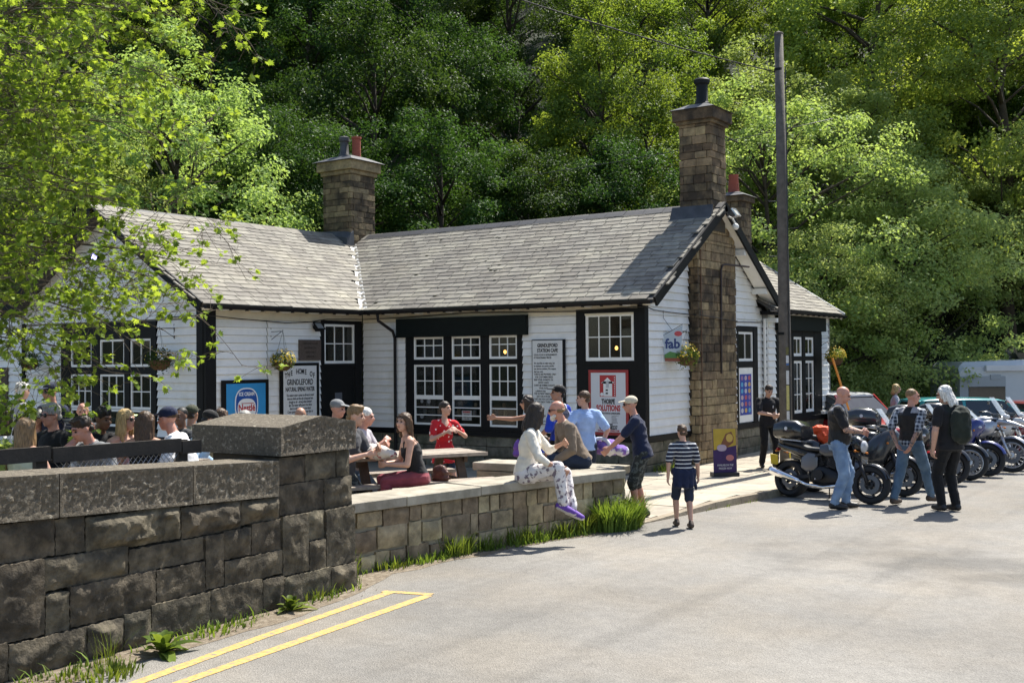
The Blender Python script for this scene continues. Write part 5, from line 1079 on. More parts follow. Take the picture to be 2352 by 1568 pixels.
def person(label, u, v, pm, phi, seat=None, gz_=None, fem=False, build=1.05, lean=0, side=0, twist=0, head=(0, 0, 0), hr=None, hl=None, er=(.6, -.5, -.6), el=(-.6, -.5, -.6), fr=None, fl=None, skin='fair', shirt='grey', sleeve=.6, legs='jeans', short=0, shoe='black',
           hair=('short', 'brown'), cap=None, shades=False, beard=None, vest=False, belly=0.0, extras=(), res=.0105, skirt=None, neck=0.0, armskin=None, curl=.5, group=None, hum=True, foot=(0, 0), scale=None):
    P = atd(u, v, pm); gr = (gz_ if gz_ is not None else 0.0); pr = []                  # primitives at 1.75 m
    sitz = 0.0 if seat is None else seat
    lz, sz = R(lean), R(side); sp = Vector((math.sin(sz), math.sin(lz), math.cos(lz) * math.cos(sz))).normalized()
    def frame(tw):
        a = R(tw); f = Vector((-math.sin(a), math.cos(a), 0)); f = (f - sp * f.dot(sp)).normalized(); return f.cross(sp), f
    def solve(k):
        """joints for a figure k times 1.75 m, with the seat at its real height"""
        J = {}; pel = Vector((0, 0, (sitz + .10 * k) if seat is not None else .93 * k)); J['pel'] = pel
        r0, f0 = frame(0); r1, f1 = frame(twist); J['fr'] = (r0, f0, r1, f1)
        J['S'] = pel + sp * .485 * k; J['nb'] = pel + sp * .52 * k
        yaw, pit, rol = [R(a) for a in head]; M = Matrix.Rotation(R(twist) + yaw, 3, 'Z') @ Matrix.Rotation(pit, 3, 'X') @ Matrix.Rotation(rol, 3, 'Y'); J['M'] = M
        J['H'] = J['nb'] + sp * (.045 * k) + M @ Vector((0, .035, .115)) * k; J['top'] = J['H'] + M @ Vector((0, -.01, .118)) * k; return J
    k = 1.0
    for _ in range(6):
        J = solve(k); base = gr if seat is None else 0; have = J['top'].z + (gr if seat is None else 0); want = P.z
        ref = gr if seat is None else seat; k *= (want - ref) / max(.1, (have - ref))
    if scale: k = scale
    k = max(.5, min(1.22, k)); J = solve(k); r0, f0, r1, f1 = J['fr']; pel, S = J['pel'], J['S']
    hw = (.165 if fem else .185) * (1 + (build - 1) * .5)
    def cap_(a, b, ra, rb, m): pr.append(('c', V3(a), V3(b), ra * k, rb * k, m))
    tors = [(-.11, .125, .105), (-.02, .165, .12), (.08, .158, .112), (.18, .150, .108), (.30, .168, .12), (.40, .18, .118), (.46, .155, .092), (.50, .085, .068), (.53, .058, .058)] if not fem else [(-.11, .13, .112), (-.02, .172, .124), (.08, .148, .108), (.17, .128, .098), (.29, .148, .122), (.38, .156, .108), (.45, .132, .084), (.49, .075, .062), (.52, .05, .052)]
    rings = []
    for (t, a, b) in tors:
        q = max(0, min(1, t / .45)); tw = twist * q; rr, ff = frame(tw); bl = belly * math.exp(-((t - .1) / .12) ** 2); rings.append((pel + sp * t * k + ff * bl * .5 * k, rr, ff, a * build * k * 1.03, (b * build * 1.03 + bl * .5) * k))
    hem = 'tank' not in extras and not skirt and seat is None and not vest and shirt != 'brown'
    pr.append(('t', rings, 'shirt'))
    if hem or shirt in ('brown', 'cream'):
        rr_, ff_ = frame(0); bl_ = belly * .4; pr.append(('t', [(pel + sp * t * k + ff_ * bl_ * .4 * k, rr_, ff_, a * build * k, (b * build + bl_ * .5) * k) for t, a, b in ((.16, .150, .105), (.06, .172, .126), (-.03, .183, .138), (-.085 if seat is None else -.04, .187, .142))], 'hem'))
    cap_(J['nb'] - sp * .06 * k, J['H'] - J['M'] @ Vector((0, .015, .05)) * k, .058 if not fem else .048, .052 if not fem else .045, 'skin')
    # arms
    for sgn, tgt, pole in ((1, hr, er), (-1, hl, el)):
        sh = S + r1 * sgn * hw * k - sp * .035 * k; t0 = Vector((sgn * .26, .04, pel.z / k - .03)) if tgt is None else V3(tgt)
        t_ = t0 * k if seat is None else Vector((t0.x * k, t0.y * k, sitz + (t0.z - .0) * k)) if tgt is not None else Vector((sgn * .22, .25, sitz / k + .18)) * k
        eb, wr = ik(sh, t_, .285 * k, .255 * k, pole); g = .0 if not fem else -.008
        cap_(S + r1 * sgn * hw * .55 * k - sp * .01 * k, sh, .062 + g, .060 + g, 'shirt' if sleeve > .05 else ('strapskin'))
        cap_(sh, eb, (.054 + g) * (.5 + build * .5), (.044 + g), 'arm'); cap_(eb, wr, (.045 + g) * (.5 + build * .5), .029 + g * .6, 'arm')
        if sleeve > .05:
            if sleeve <= 1: cap_(sh, sh.lerp(eb, sleeve), .074 + g, .069 + g, 'shirt')
            else: cap_(sh, eb, .072 + g, .062 + g, 'sleeve'); cap_(eb, eb.lerp(wr, max(.05, min(.97, sleeve - 1))), .061 + g, .048 + g, 'sleeve')
        d = (wr - eb).normalized(); n_ = -r1 * sgn; n_ = (n_ - d * n_.dot(d)).normalized(); wv = d.cross(n_) * (1 if sgn > 0 else -1)
        wv = wv if wv.dot(f1 + Vector((0, 0, .3))) > 0 else -wv         # thumb side
        for o_ in (-.026, 0, .026): cap_(wr, wr + (d * .075 + wv * o_) * k, .019, .017, 'hand')
        for q in range(4):
            bs = wr + (d * .082 + wv * (.031 - .021 * q)) * k; ln = (.040, .044, .042, .034)[q]; c1 = curl * 1.0; d1 = (d * math.cos(c1) + n_ * math.sin(c1) + wv * (.16 - .11 * q)).normalized(); c2 = curl * 2.0; d2 = (d * math.cos(c2) + n_ * math.sin(c2) + wv * (.16 - .11 * q)).normalized()
            m1 = bs + d1 * ln * k; cap_(bs, m1, .0095, .009, 'hand'); cap_(m1, m1 + d2 * ln * .95 * k, .009, .0078, 'hand')
        tb = wr + (d * .025 + wv * .03) * k; t1 = tb + (d * .6 + wv * .65 + n_ * .3).normalized() * .042 * k; cap_(tb, t1, .013, .011, 'hand'); cap_(t1, t1 + (d * .9 + wv * .15 + n_ * .3).normalized() * .032 * k, .0105, .009, 'hand')
    # legs
    for sgn, ft, fy in ((1, fr, foot[0]), (-1, fl, foot[1])):
        hp = pel + r0 * sgn * .09 * k * (1 + (build - 1) * .4) - sp * .03 * k; a0 = (Vector((sgn * .10, 0, .085)) if seat is None else Vector((sgn * .11, .42, .085 + (gr / k)))) if ft is None else V3(ft)
        an = a0 * k if ft is None or seat is None else Vector((a0.x * k, a0.y * k, sitz + a0.z * k)); kn, an = ik(hp, an, (.425 if seat is None else .435) * k, .42 * k, (sgn * .12, 1, .35 if seat is not None else .05))
        bl = 1 + (build - 1) * .5
        if not short:
            cap_(hp, kn, .102 * bl, .076 * bl, 'legs'); cap_(kn, an + Vector((0, 0, .03 * k)), .076 * bl, .064, 'legs')
        else:
            cap_(hp, kn, .082 * bl, .055, 'skinleg'); cap_(hp, hp.lerp(kn, min(1, short)), .098 * bl, .084 * bl, 'legs')
            if short > 1: cap_(kn, kn.lerp(an, short - 1), .078, .074, 'legs')
            md = kn.lerp(an, .3) - Vector((0, .012, 0)) * k; cap_(kn, md, .052, .056, 'skinleg'); cap_(md, an, .055, .033, 'skinleg')
        a = R(fy); fd = Vector((-math.sin(a), math.cos(a), 0)); dn = Vector((0, 0, -1))
        if seat is not None and ft is not None and ft[2] < -.1: sd_ = (an - kn).normalized(); fd = (fd * .9 + sd_ * .35).normalized(); dn = (sd_ - fd * sd_.dot(fd)).normalized()
        hl_ = an + dn * .032 * k - fd * .035 * k; to = an + dn * .045 * k + fd * .145 * k
        cap_(an + Vector((0, 0, .015)) * k, hl_, .046, .05, 'shoe'); cap_(hl_, hl_.lerp(to, .6), .047, .046, 'shoe'); cap_(hl_.lerp(to, .6), to, .046, .036, 'shoe')
    if skirt:
        z0, z1, rt, rb = skirt; rr = [(pel + sp * (z0 + (z1 - z0) * i / 4) * k, r0, f0, (rt + (rb - rt) * i / 4) * k, (rt * .78 + (rb - rt) * .85 * i / 4) * k) for i in range(5)]; pr.append(('t', rr, 'shirt'))
    # head
    M, H = J['M'], J['H']; hd = lambda p: H + M @ (Vector(p) * k)
    def E_(c, rx, ry, rz, m): pr.append(('e', hd(c), rx * k, ry * k, rz * k, M, m))
    fs = .94 if fem else 1.0
    E_((0, -.012, .032), .074 * fs, .093, .083, 'skin'); E_((0, .022, -.035), .060 * fs, .072, .078, 'skin'); E_((0, .045, -.078), .036 * fs, .04, .034, 'skin'); pr.append(('c', hd((0, .088, .012)), hd((0, .108, -.022)), .009 * k, .0145 * k, 'skin'))
    for sgn in (1, -1): E_((sgn * .074 * fs, -.004, -.002), .011, .021, .031, 'skin'); E_((sgn * .03, .078, -.02), .02, .016, .018, 'skin')
    E_((0, .088, -.056), .022, .012, .007, 'lip'); E_((0, .082, .03), .05, .012, .012, 'skin')
    PQ.append(dict(pr=pr, k=k, P=P, J=J, gr=gr, seat=seat, phi=phi, label=label, skin=skin, shirt=shirt, legs=legs, shoe=shoe, hair=hair, cap=cap, shades=shades, beard=beard, vest=vest, extras=extras, res=res, fem=fem, armskin=armskin, sleeve=sleeve, group=group, hd=hd, M=M, sp=sp))
def prims_mesh(pr):
    mb = MB()
    for q in pr:
        if q[0] == 'c':
            _, a, b, ra, rb, m = q; d = b - a; ln = d.length
            if ln < 1e-5: d = Vector((0, 0, 1)); ln = 1e-5
            d = d / ln if ln > 1e-6 else d; n = 10; x = d.cross(Vector((.3, .2, .9))); x = x if x.length > .05 else d.cross(Vector((1, 0, 0))); x.normalize(); y = d.cross(x); rings = []
            for ph in (-80, -50, -20, 0): rings.append((a + d * ra * math.sin(R(ph)), ra * math.cos(R(ph))))
            for ph in (0, 20, 50, 80): rings.append((b + d * rb * math.sin(R(ph)), rb * math.cos(R(ph))))
            mb.loft([[c + (x * math.cos(2 * math.pi * j / n) + y * math.sin(2 * math.pi * j / n)) * r_ for j in range(n)] for c, r_ in rings])
        elif q[0] == 't': mb.loft([[c + (rr * math.cos(2 * math.pi * j / 20) * a + ff * math.sin(2 * math.pi * j / 20) * b) for j in range(20)] for c, rr, ff, a, b in q[1]])
        else: mb.ell(q[1], q[2], q[3], q[4], 14, 10, q[5])
    return mb.mesh('tmp')
def sdist(q, X):
    if q[0] == 'c':
        a, b = np.array(q[1]), np.array(q[2]); d = b - a; L2 = max(1e-9, d @ d); t = np.clip(((X - a) @ d) / L2, 0, 1); return np.linalg.norm(X - a - t[:, None] * d, axis=1) - (q[3] + (q[4] - q[3]) * t)
    if q[0] == 'e':
        M = np.array(q[5]); Y = (X - np.array(q[1])) @ M; s = np.array(q[2:5]); kk = np.linalg.norm(Y / s, axis=1); return (kk - 1) * s.min()
    rg = q[1]; best = np.full(len(X), 9.0)
    for (c0, r0, f0, a0, b0), (c1, r1, f1, a1, b1) in zip(rg, rg[1:]):
        c0_, c1_ = np.array(c0), np.array(c1); d = c1_ - c0_; t = np.clip(((X - c0_) @ d) / max(1e-9, d @ d), 0, 1); Y = X - c0_ - t[:, None] * d; rr, ff = np.array(r0), np.array(f0); dn = d / np.linalg.norm(d)
        a, b = a0 + (a1 - a0) * t, b0 + (b1 - b0) * t; kk = np.sqrt((Y @ rr / a) ** 2 + (Y @ ff / b) ** 2); best = np.minimum(best, np.maximum((kk - 1) * np.minimum(a, b), np.abs(Y @ dn)))
    return best
def hair_prims(D):
    k, hd, M = D['k'], D['hd'], D['M']; st, colr = D['hair']; pr = []
    E_ = lambda c, rx, ry, rz: pr.append(('e', hd(c), rx * k, ry * k, rz * k, M, 'h')); c_ = lambda a, b, ra, rb: pr.append(('c', hd(a), hd(b), ra * k, rb * k, 'h'))
    if st == 'none': return pr
    if st == 'crop': E_((0, -.022, .046), .0765, .0905, .079); return pr
    if st == 'fringe':
        for s in (1, -1): c_((s * .066, -.02, .0), (s * .05, -.075, -.01), .022, .026)
        c_((-.05, -.078, -.005), (.05, -.078, -.005), .026, .026); return pr
    E_((0, -.016, .050), .083, .096, .080); c_((-.04, -.07, -.02), (.04, -.07, -.02), .032, .032)
    if st == 'quiff': E_((0, .045, .105), .06, .05, .032); E_((0, -.01, .105), .07, .07, .035)
    if st == 'curly':
        for i in range(16): a = i * 2.4; rr = .06 * (1 - .3 * (i % 3)); c_((math.cos(a) * rr, math.sin(a) * rr * 1.2 - .01, .08 + .018 * (i % 3)), (math.cos(a) * rr * 1.1, math.sin(a) * rr * 1.3 - .01, .10 + .015 * (i % 3)), .026, .02)
    ln = {'long': -.40, 'bob': -.13, 'mid': -.20, 'lank': -.17}.get(st)
    if ln:
        for i in range(9):
            x = -.072 + .018 * i; y = -.075 + .045 * (abs(x) / .072) ** 2; c_((x, y, .02), (x * (1.15 if st != 'bob' else 1.2), y - .03 - .02 * (i % 2), ln * (1 - .10 * (i % 3))), .034, .020 if st == 'long' else .024)
        for s in (1, -1):
            c_((s * .074, .0, .05), (s * .084, .005, ln * .55), .026, .02); c_((s * .07, .03, .07), (s * .08, .035, -.04 if st != 'long' else -.15), .02, .015)
    if st == 'pony': c_((0, -.10, .06), (0, -.14, .0), .03, .035); c_((0, -.14, .0), (.01, -.12, -.2), .035, .018)
    if st == 'messy':
        for i in range(14): a = i * 2.4; c_((math.cos(a) * .05, math.sin(a) * .06, .09), (math.cos(a) * .075, math.sin(a) * .085, .108), .02, .01)
    return pr
def cap_prims(D):
    k, hd, M = D['k'], D['hd'], D['M']; pr = [('e', hd((0, -.014, .056)), .086 * k, .101 * k, .074 * k, M, 'h')]
    Mb = M @ Matrix.Rotation(R(-8), 3, 'X'); pr.append(('e', hd((0, .118, .058)), .062 * k, .062 * k, .0085 * k, Mb, 'h')); pr.append(('e', hd((0, .085, .060)), .07 * k, .05 * k, .010 * k, Mb, 'h')); return pr
def finish_people():
    tmp = []
    def temp(pr, vox, it):
        if not pr: return None
        o = bpy.data.objects.new('tmp', prims_mesh(pr)); C.objects.link(o); m = o.modifiers.new('r', 'REMESH'); m.mode = 'VOXEL'; m.voxel_size = vox; s = o.modifiers.new('s', 'SMOOTH'); s.iterations = it; s.factor = .5; tmp.append(o); return o
    for D in PQ:
        D['o'] = temp(D['pr'], D['res'], 2); D['ho'] = temp(hair_prims(D), .010, 2); D['co'] = temp(cap_prims(D), .0075, 2) if D['cap'] else None; D['bo'] = None
        if D['beard']:
            k, hd, M = D['k'], D['hd'], D['M']; b = [('e', hd((0, .06, -.088)), .045 * k, .042 * k, .045 * k, M, 'h'), ('c', hd((-.055, .03, -.06)), hd((0, .075, -.085)), .022 * k, .03 * k, 'h'), ('c', hd((.055, .03, -.06)), hd((0, .075, -.085)), .022 * k, .03 * k, 'h')]; D['bo'] = temp(b, .009, 1)
    bpy.context.view_layer.update(); dg = bpy.context.evaluated_depsgraph_get()
    for D in PQ:
        k, pr = D['k'], D['pr']; me = bpy.data.meshes.new_from_object(D['o'].evaluated_get(dg)); me.name = 'person'; n = len(me.vertices); X = np.empty(n * 3, np.float32); me.vertices.foreach_get('co', X); X = X.reshape(-1, 3).astype(float)
        mats = []; 
        def mi(m):
            if m not in mats: mats.append(m)
            return mats.index(m)
        sk = SK[D['skin']]; ask = SK[D['armskin']] if D['armskin'] else sk; sh = CL[D['shirt']]; sl = sh
        key = {'skin': sk, 'lip': mat('lips', (.33, .12, .10), .5), 'hem': sh, 'arm': ask, 'hand': sk, 'strapskin': sk, 'shirt': sh, 'sleeve': sl, 'legs': CL[D['legs']], 'skinleg': sk, 'shoe': SHOE[D['shoe']]}
        names = [q[-1] if q[0] != 't' else q[2] for q in pr]
        ds = np.stack([sdist(q, X) for q in pr], 1); own = ds.argmin(1); isc = np.array([nm in ('shirt', 'legs', 'sleeve', 'hem') for nm in names])[own]
        # folds in the cloth
        nr = np.empty(n * 3, np.float32); me.vertices.foreach_get('normal', nr); nr = nr.reshape(-1, 3); sd = random.uniform(0, 40)
        amp = np.array([mnoise.ridged_multi_fractal(Vector((x[0] * 5 + sd, x[1] * 5, x[2] * 9 + x[0] * 3)), 1, 2, 3, .9, 1.8) if c else 0 for x, c in zip(X, isc)]); X2 = X + nr * ((amp - .9 * isc) * .0095 * isc)[:, None]; me.vertices.foreach_set('co', X2.astype(np.float32).ravel())
        nf_ = len(me.polygons); ctr = np.empty(nf_ * 3, np.float32); me.polygons.foreach_get('center', ctr); ctr = ctr.reshape(-1, 3).astype(float); own = np.stack([sdist(q, ctr) for q in pr], 1).argmin(1); lut = np.array([mi(key[nm]) for nm in names]); idx = lut[own]
        J = D['J']; r0, f0, r1, f1 = J['fr']; pel = np.array(J['pel']); rel = (ctr - pel); t = rel @ np.array(D['sp']) / k; xx = rel @ np.array(r1) / k; yy = rel @ np.array(f1) / k; tor = np.array([q[0] == 't' for q in pr])[own]
        tor = tor | np.isin(own, [i for i, q in enumerate(pr) if q[0] == 'c' and q[-1] == 'shirt'])
        tor0 = np.array([i for i, q in enumerate(pr) if q[0] == 't'][:1]); mT = np.isin(own, tor0)
        idx[mT & (t < .015)] = mi(CL[D['legs']]) if D['shirt'] not in ('red',) else mi(sh)
        idx[mT & (t >= .0) & (t < .04) & (D['vest'] is not False)] = mi(CL['leather'])
        if D['vest']:
            v_ = tor & (t > -.03) & (np.abs(xx) < .21) & ~((yy > 0) & (np.abs(xx) < .055)); idx[v_] = mi(CL['leather'])
            idx[v_ & (yy > .02) & (np.abs(np.abs(xx) - .11) < .035) & (np.abs(t - .33) < .018)] = mi(mat('patch_grey', (.35, .35, .36), .8)); idx[v_ & (yy > .02) & (np.abs(np.abs(xx) - .10) < .02) & (np.abs(t - .26) < .014)] = mi(mat('patch_grey', (.35, .35, .36), .8))
            idx[v_ & (t > .445) & (np.abs(xx) > .06)] = mi(mat('grey_yoke', (.30, .29, .30), .6))
        for ex in D['extras']:
            if ex == 'straps': idx[tor & (np.abs(np.abs(xx) - .095) < .028) & (t > .1)] = mi(CL['strap'])
            if ex == 'tank': idx[mT & (t > .40)] = mi(sk); idx[mT & (t > .36) & (np.abs(np.abs(xx) - .085) < .018) & (t < .485)] = mi(sh)
            if ex == 'vneck': idx[mT & (yy > .02) & (t > .40 + np.abs(xx) * 1.1)] = mi(sk)
            if ex == 'jerseypanel': idx[tor & (np.abs(xx) < .10) & (yy < 0)] = mi(CL['navy']); idx[tor & (np.abs(np.abs(xx) - .105) < .008) & (yy < 0)] = mi(CL['white'])
            if ex == 'sleevestripe': idx[np.isin(own, [i for i, q in enumerate(pr) if q[-1] == 'sleeve']) & ((t * 22) % 1 < .45) & (t < .38)] = mi(CL['grey'])
            if ex == 'print': idx[mT & (yy > .05) & (np.abs(xx) < .075) & (((t * 45) % 1) < .5) & (np.abs(t - .26) < .035) & (((xx * 70) % 1) < .65)] = mi(mat('print_white', (.5, .5, .5), .8))
            if ex == 'belt': idx[mT & (t > -.005) & (t < .02)] = mi(CL['leather'])
            if ex == 'badge': idx[mT & (yy > .05) & (np.abs(xx + .07) < .012) & (np.abs(t - .33) < .03)] = mi(mat('print_white', (.5, .5, .5), .8))
            if ex == 'plaidsleeve':
                m_ = np.isin(own, [i for i, q in enumerate(pr) if q[-1] in ('sleeve',)]); idx[m_] = mi(CL['plaid'])
            if ex == 'plaidhem': idx[mT & (t > -.05) & (t < .03)] = mi(CL['plaid']); idx[mT & (yy > 0) & (np.abs(xx) < .06) & (t > -.04) & (t < .45)] = mi(CL['plaid'])
        fn_ = np.empty(nf_ * 3, np.float32); me.polygons.foreach_get('normal', fn_); fn_ = fn_.reshape(-1, 3); shm = np.array([nm == 'shoe' for nm in names])[own]
        if D['shoe'] == 'purple': idx[shm & (fn_[:, 2] < -.25)] = mi(SHOE['sole'])
        for m in mats: me.materials.append(m)
        me.polygons.foreach_set('material_index', idx.astype(np.int32)); me.shade_smooth()
        rz = heading(D['phi']) - math.pi / 2; top = J['top']; c_, s_ = math.cos(rz), math.sin(rz); P = D['P']
        o = bpy.data.objects.new('person', me); C.objects.link(o); o.location = (P.x - (c_ * top.x - s_ * top.y), P.y - (s_ * top.x + c_ * top.y), D['gr'] if D['seat'] is None else 0.0); o.rotation_euler[2] = rz; tag(o, D['label'], 'person', D['group']); D['obj'] = o
        def child(nm, tobj, m, noise_=0.0, fr=60):
            if tobj is None: return None
            m2 = bpy.data.meshes.new_from_object(tobj.evaluated_get(dg)); m2.name = nm
            if noise_:
                for v in m2.vertices: v.co += v.normal * (mnoise.noise(Vector((v.co.x * fr, v.co.y * fr, v.co.z * fr * .25))) * noise_)
            m2.shade_smooth(); return link(nm, m2, m, o)
        child('hair', D['ho'], HC[D['hair'][1]], .006 if D['hair'][0] not in ('crop',) else .002); child('beard', D['bo'], HC[D['beard']] if D['beard'] else None, .008); child('cap', D['co'], CL[D['cap']] if D['cap'] else None)
        hd = D['hd']; ey = mat('eye_dark', (.02, .015, .012), .2)
        if D['shades']:
            mb = MB()
            for s in (1, -1): mb.ell(hd((s * .034, .088, .012)), .030 * k, .012 * k, .022 * k, 10, 6, D['M']); mb.tube([hd((s * .062, .082, .016)), hd((s * .079, .02, .014)), hd((s * .079, -.01, .006))], .004 * k, 5)
            mb.tube([hd((-.012, .1, .016)), hd((.012, .1, .016))], .004 * k, 5); mb.build('sunglasses', mat('dark_lens', (.008, .008, .009), .12), o, smooth=True, fix=True)
        else:
            for s in (1, -1): mb = MB(); mb.ell(hd((s * .031, .083, .008)), .0145 * k, .010 * k, .0085 * k, 8, 6, D['M']); mb.build('eye', ey, o, smooth=True)
            for s in (1, -1): mb = MB(); mb.tube([hd((s * .015, .096, .032)), hd((s * .034, .091, .036)), hd((s * .052, .076, .031))], [.004 * k, .005 * k, .003 * k], 5); mb.build('eyebrow', HC[D['hair'][1]], o, smooth=True)
    for t in tmp: me = t.data; bpy.data.objects.remove(t); bpy.data.meshes.remove(me)
# ---------------------------------------------------------------- the people standing and sitting about
SE = lambda y, x=0: pz(x, y) + .45
person('woman in a red floral dress standing behind the picnic table', 1020, 922, 163, 25, gz_=pz(0, -6.16), fem=True, build=.98, shirt='red', sleeve=.62, legs='dblue', short=.6, hr=(.06, .22, 1.25), hl=(-.15, .20, 1.27), er=(1, -.3, -.8), el=(-1, -.3, -.8), hair=('short', 'dark'), head=(30, 6, 0), skirt=(.1, -.17, .15, .215), extras=('vneck',), skin='fair')
person('woman in a black top with long dark hair and sunglasses pointing to the left', 1212, 908, 150, 268, gz_=0.03, fem=True, shirt='black', sleeve=0, legs='black', hr=(.16, .62, 1.36), hl=(-.22, .0, .80), hair=('long', 'dark'), shades=True, extras=('tank',), skin='tan', er=(.3, 0, -1), curl=.25)
person('woman in a cream cardigan and floral trousers sitting on the low wall', 1232, 925, 187, 72, seat=.752, fem=True, build=1.06, lean=9, shirt='cream', sleeve=1.45, legs='floral', shoe='purple', hr=(.16, .42, .16), hl=(-.10, .40, .42), fr=(.12, .47, -.24), fl=(-.02, .53, -.31), head=(72, -4, 6), twist=10, hair=('mid', 'dark'), skin='tan', er=(.7, -.2, -.7))
person('bald bearded man in a brown jacket and sunglasses sitting on the wall end', 1277, 920, 168, 287, seat=.752, lean=26, build=1.05, shirt='brown', sleeve=1.95, legs='dblue', hr=(.12, .36, .18), hl=(-.18, .40, .10), fr=(.12, .48, -.30), fl=(-.12, .48, -.30), head=(-28, -8, -6), hair=('fringe', 'light'), beard='white', shades=True, skin='red', belly=.03)
person('child in a blue shirt between the cardigan woman and the bearded man', 1250, 1000, 158, 200, gz_=.01, shirt='blue', sleeve=1, legs='dblue', hair=('short', 'brown'), head=(20, -8, 0), build=.9)
person('man in a black cap and blue cycling jersey facing the cafe wall', 1285, 885, 150, 238, gz_=.012, shirt='blue', sleeve=1.0, legs='black', hair=('short', 'black'), cap='black', head=(40, 6, 0), extras=('jerseypanel',), skin='tan', hr=(.28, .2, .98), hl=(-.28, .2, .98))
person('boy in a light blue shirt and navy trousers seen from behind', 1342, 898, 152, 196, gz_=.012, build=.92, shirt='ltblue', sleeve=.8, legs='dblue', hair=('short', 'brown'), head=(55, 2, 0), hr=(.27, .02, .92), hl=(-.27, .02, .92))
person('man in a beige cap and navy T-shirt leaning over the wall end', 1447, 910, 165, 262, gz_=pvz(-4.6), lean=12, build=1.06, shirt='navy', sleeve=.78, legs='camo', short=1.12, shoe='black', cap='beige', shades=True, hair=('crop', 'brown'), head=(8, -6, 0), hr=(.14, .55, .88), hl=(-.12, .58, .86), er=(.6, -.6, -.5), el=(-.6, -.6, -.5), skin='red', fr=(.1, -.02, .085), fl=(-.1, .10, .085))
person('boy in a striped T-shirt with a jacket round his waist walking away', 1566, 977, 173, 186, gz_=0.0, build=.95, shirt='stripe', sleeve=.85, legs='dblue', short=.98, shoe='brown', hair=('quiff', 'brown'), head=(10, -4, 0), fr=(.08, -.16, .085), fl=(-.09, .14, .085), hr=(.28, .08, .84), hl=(-.28, -.05, .86), er=(.7, -.6, -.4), el=(-.7, -.6, -.4))
person('man in black standing by the pole and looking down at his phone', 1768, 885, 119, 12, gz_=pvz(2), build=1.05, shirt='blackT', sleeve=.85, legs='black', hair=('short', 'dark'), head=(0, -24, 0), hr=(.05, .30, 1.10), hl=(-.10, .28, 1.08), er=(1, -.1, -.5), el=(-1, -.1, -.5), fr=(.14, 0, .085), fl=(-.14, .05, .085), extras=('badge',), foot=(-15, 15))
person('bald tattooed biker in a leather waistcoat and blue jeans', 1942, 888, 156, 76, build=1.14, belly=.06, shirt='blackT', sleeve=.75, legs='jeans', vest=True, hair=('none', 'light'), head=(4, -22, 0), armskin='tattoo', skin='red', hr=(.10, .30, 1.08), hl=(-.04, .32, 1.07), er=(.8, -.6, -.5), el=(-.6, -.6, -.5), fr=(.11, -.06, .085), fl=(-.11, .10, .085))
person('biker in a plaid shirt and black waistcoat with hands behind his back', 2095, 893, 152, 132, build=1.1, belly=.04, shirt='blackT', sleeve=1.1, legs='djeans', vest=True, hair=('crop', 'light'), head=(-40, -2, 0), armskin='tattoo', skin='red', hr=(.12, -.22, .90), hl=(-.12, -.20, .92), er=(.9, -.5, -.3), el=(-.9, -.5, -.3), fr=(.16, .30, .085), fl=(-.16, -.22, .085), extras=('plaidsleeve', 'plaidhem'), shoe='brown', foot=(-30, -5))
person('grey-haired man in black seen from behind with a dark rucksack', 2166, 886, 159, 205, build=1.12, shirt='blackT', sleeve=.62, legs='black', hair=('lank', 'white'), head=(34, -14, 0), hr=(.25, .06, .86), hl=(-.25, .06, .86), er=(.9, -.6, -.3), el=(-.9, -.6, -.3), extras=('straps',), fr=(.09, .0, .085), fl=(-.09, .08, .085))
person('blonde woman in a grey top far behind the motorcycles', 2058, 882, 90, 75, gz_=-.22, fem=True, shirt='pinkgrey', sleeve=.8, legs='white', hair=('bob', 'blonde'), hr=(.08, .25, 1.05), hl=(-.1, .25, 1.0), res=.015)
# seated round the picnic tables
person('woman in a black vest top and maroon skirt sitting at the picnic table', 930, 948, 190, 287, seat=.74, fem=True, lean=17, shirt='blackT', sleeve=0, legs='maroon', short=0, hair=('mid', 'brown'), head=(38, 6, 0), hr=(.10, .40, .26), hl=(-.10, .40, .26), fr=(.12, .40, -.36), fl=(-.12, .46, -.36), extras=('tank',), er=(.6, -.6, -.6), skin='fair')
person('young man in a dark grey T-shirt leaning on the picnic table', 817, 932, 192, 70, seat=.78, shirt='dgrey', sleeve=.9, legs='camo', lean=12, hair=('quiff', 'light'), head=(12, -6, 0), hr=(.12, .36, .34), hl=(-.05, .42, .40), skin='fair', res=.012)
person('person with white hair behind the young man in dark grey', 840, 936, 180, 75, seat=.74, shirt='pinkgrey', sleeve=.6, lean=10, hair=('short', 'white'), head=(10, -4, 0), hr=(.0, .36, .45), hl=(-.1, .36, .4), skin='red', res=.013)
person('man in a grey cap and navy shirt beside the doorway', 776, 918, 175, 60, seat=.82, shirt='navy', sleeve=.9, cap='grey', hair=('crop', 'dark'), head=(10, -6, 0), skin='red', res=.013)
person('bald man whose head shows above the pier in front of the spring water sign', 690, 935, 170, 190, seat=.74, shirt='dgrey', hair=('fringe', 'dark'), skin='tan', res=.013)
person('grey-haired man seen from behind over the pier in front of the ice cream sign', 563, 943, 180, 160, seat=.73, shirt='dgrey', hair=('short', 'grey'), skin='red', head=(0, -4, 0), res=.013)
person('brown-haired person behind the man in the black cap', 507, 938, 168, 175, seat=.73, fem=True, shirt='brown', hair=('bob', 'brown'), skin='fair', res=.013)
person('man in a black cap and pale blue denim shirt beside the pier', 488, 943, 186, 95, seat=.76, shirt='paleblue', sleeve=1.9, cap='black', hair=('short', 'black'), head=(20, -18, 0), lean=14, skin='red', res=.013)
person('man in an olive cap and khaki jacket looking at the cafe', 440, 930, 176, 200, seat=.76, shirt='khaki', sleeve=1.9, cap='olive', hair=('short', 'dark'), head=(-30, 0, 0), skin='tan', res=.013)
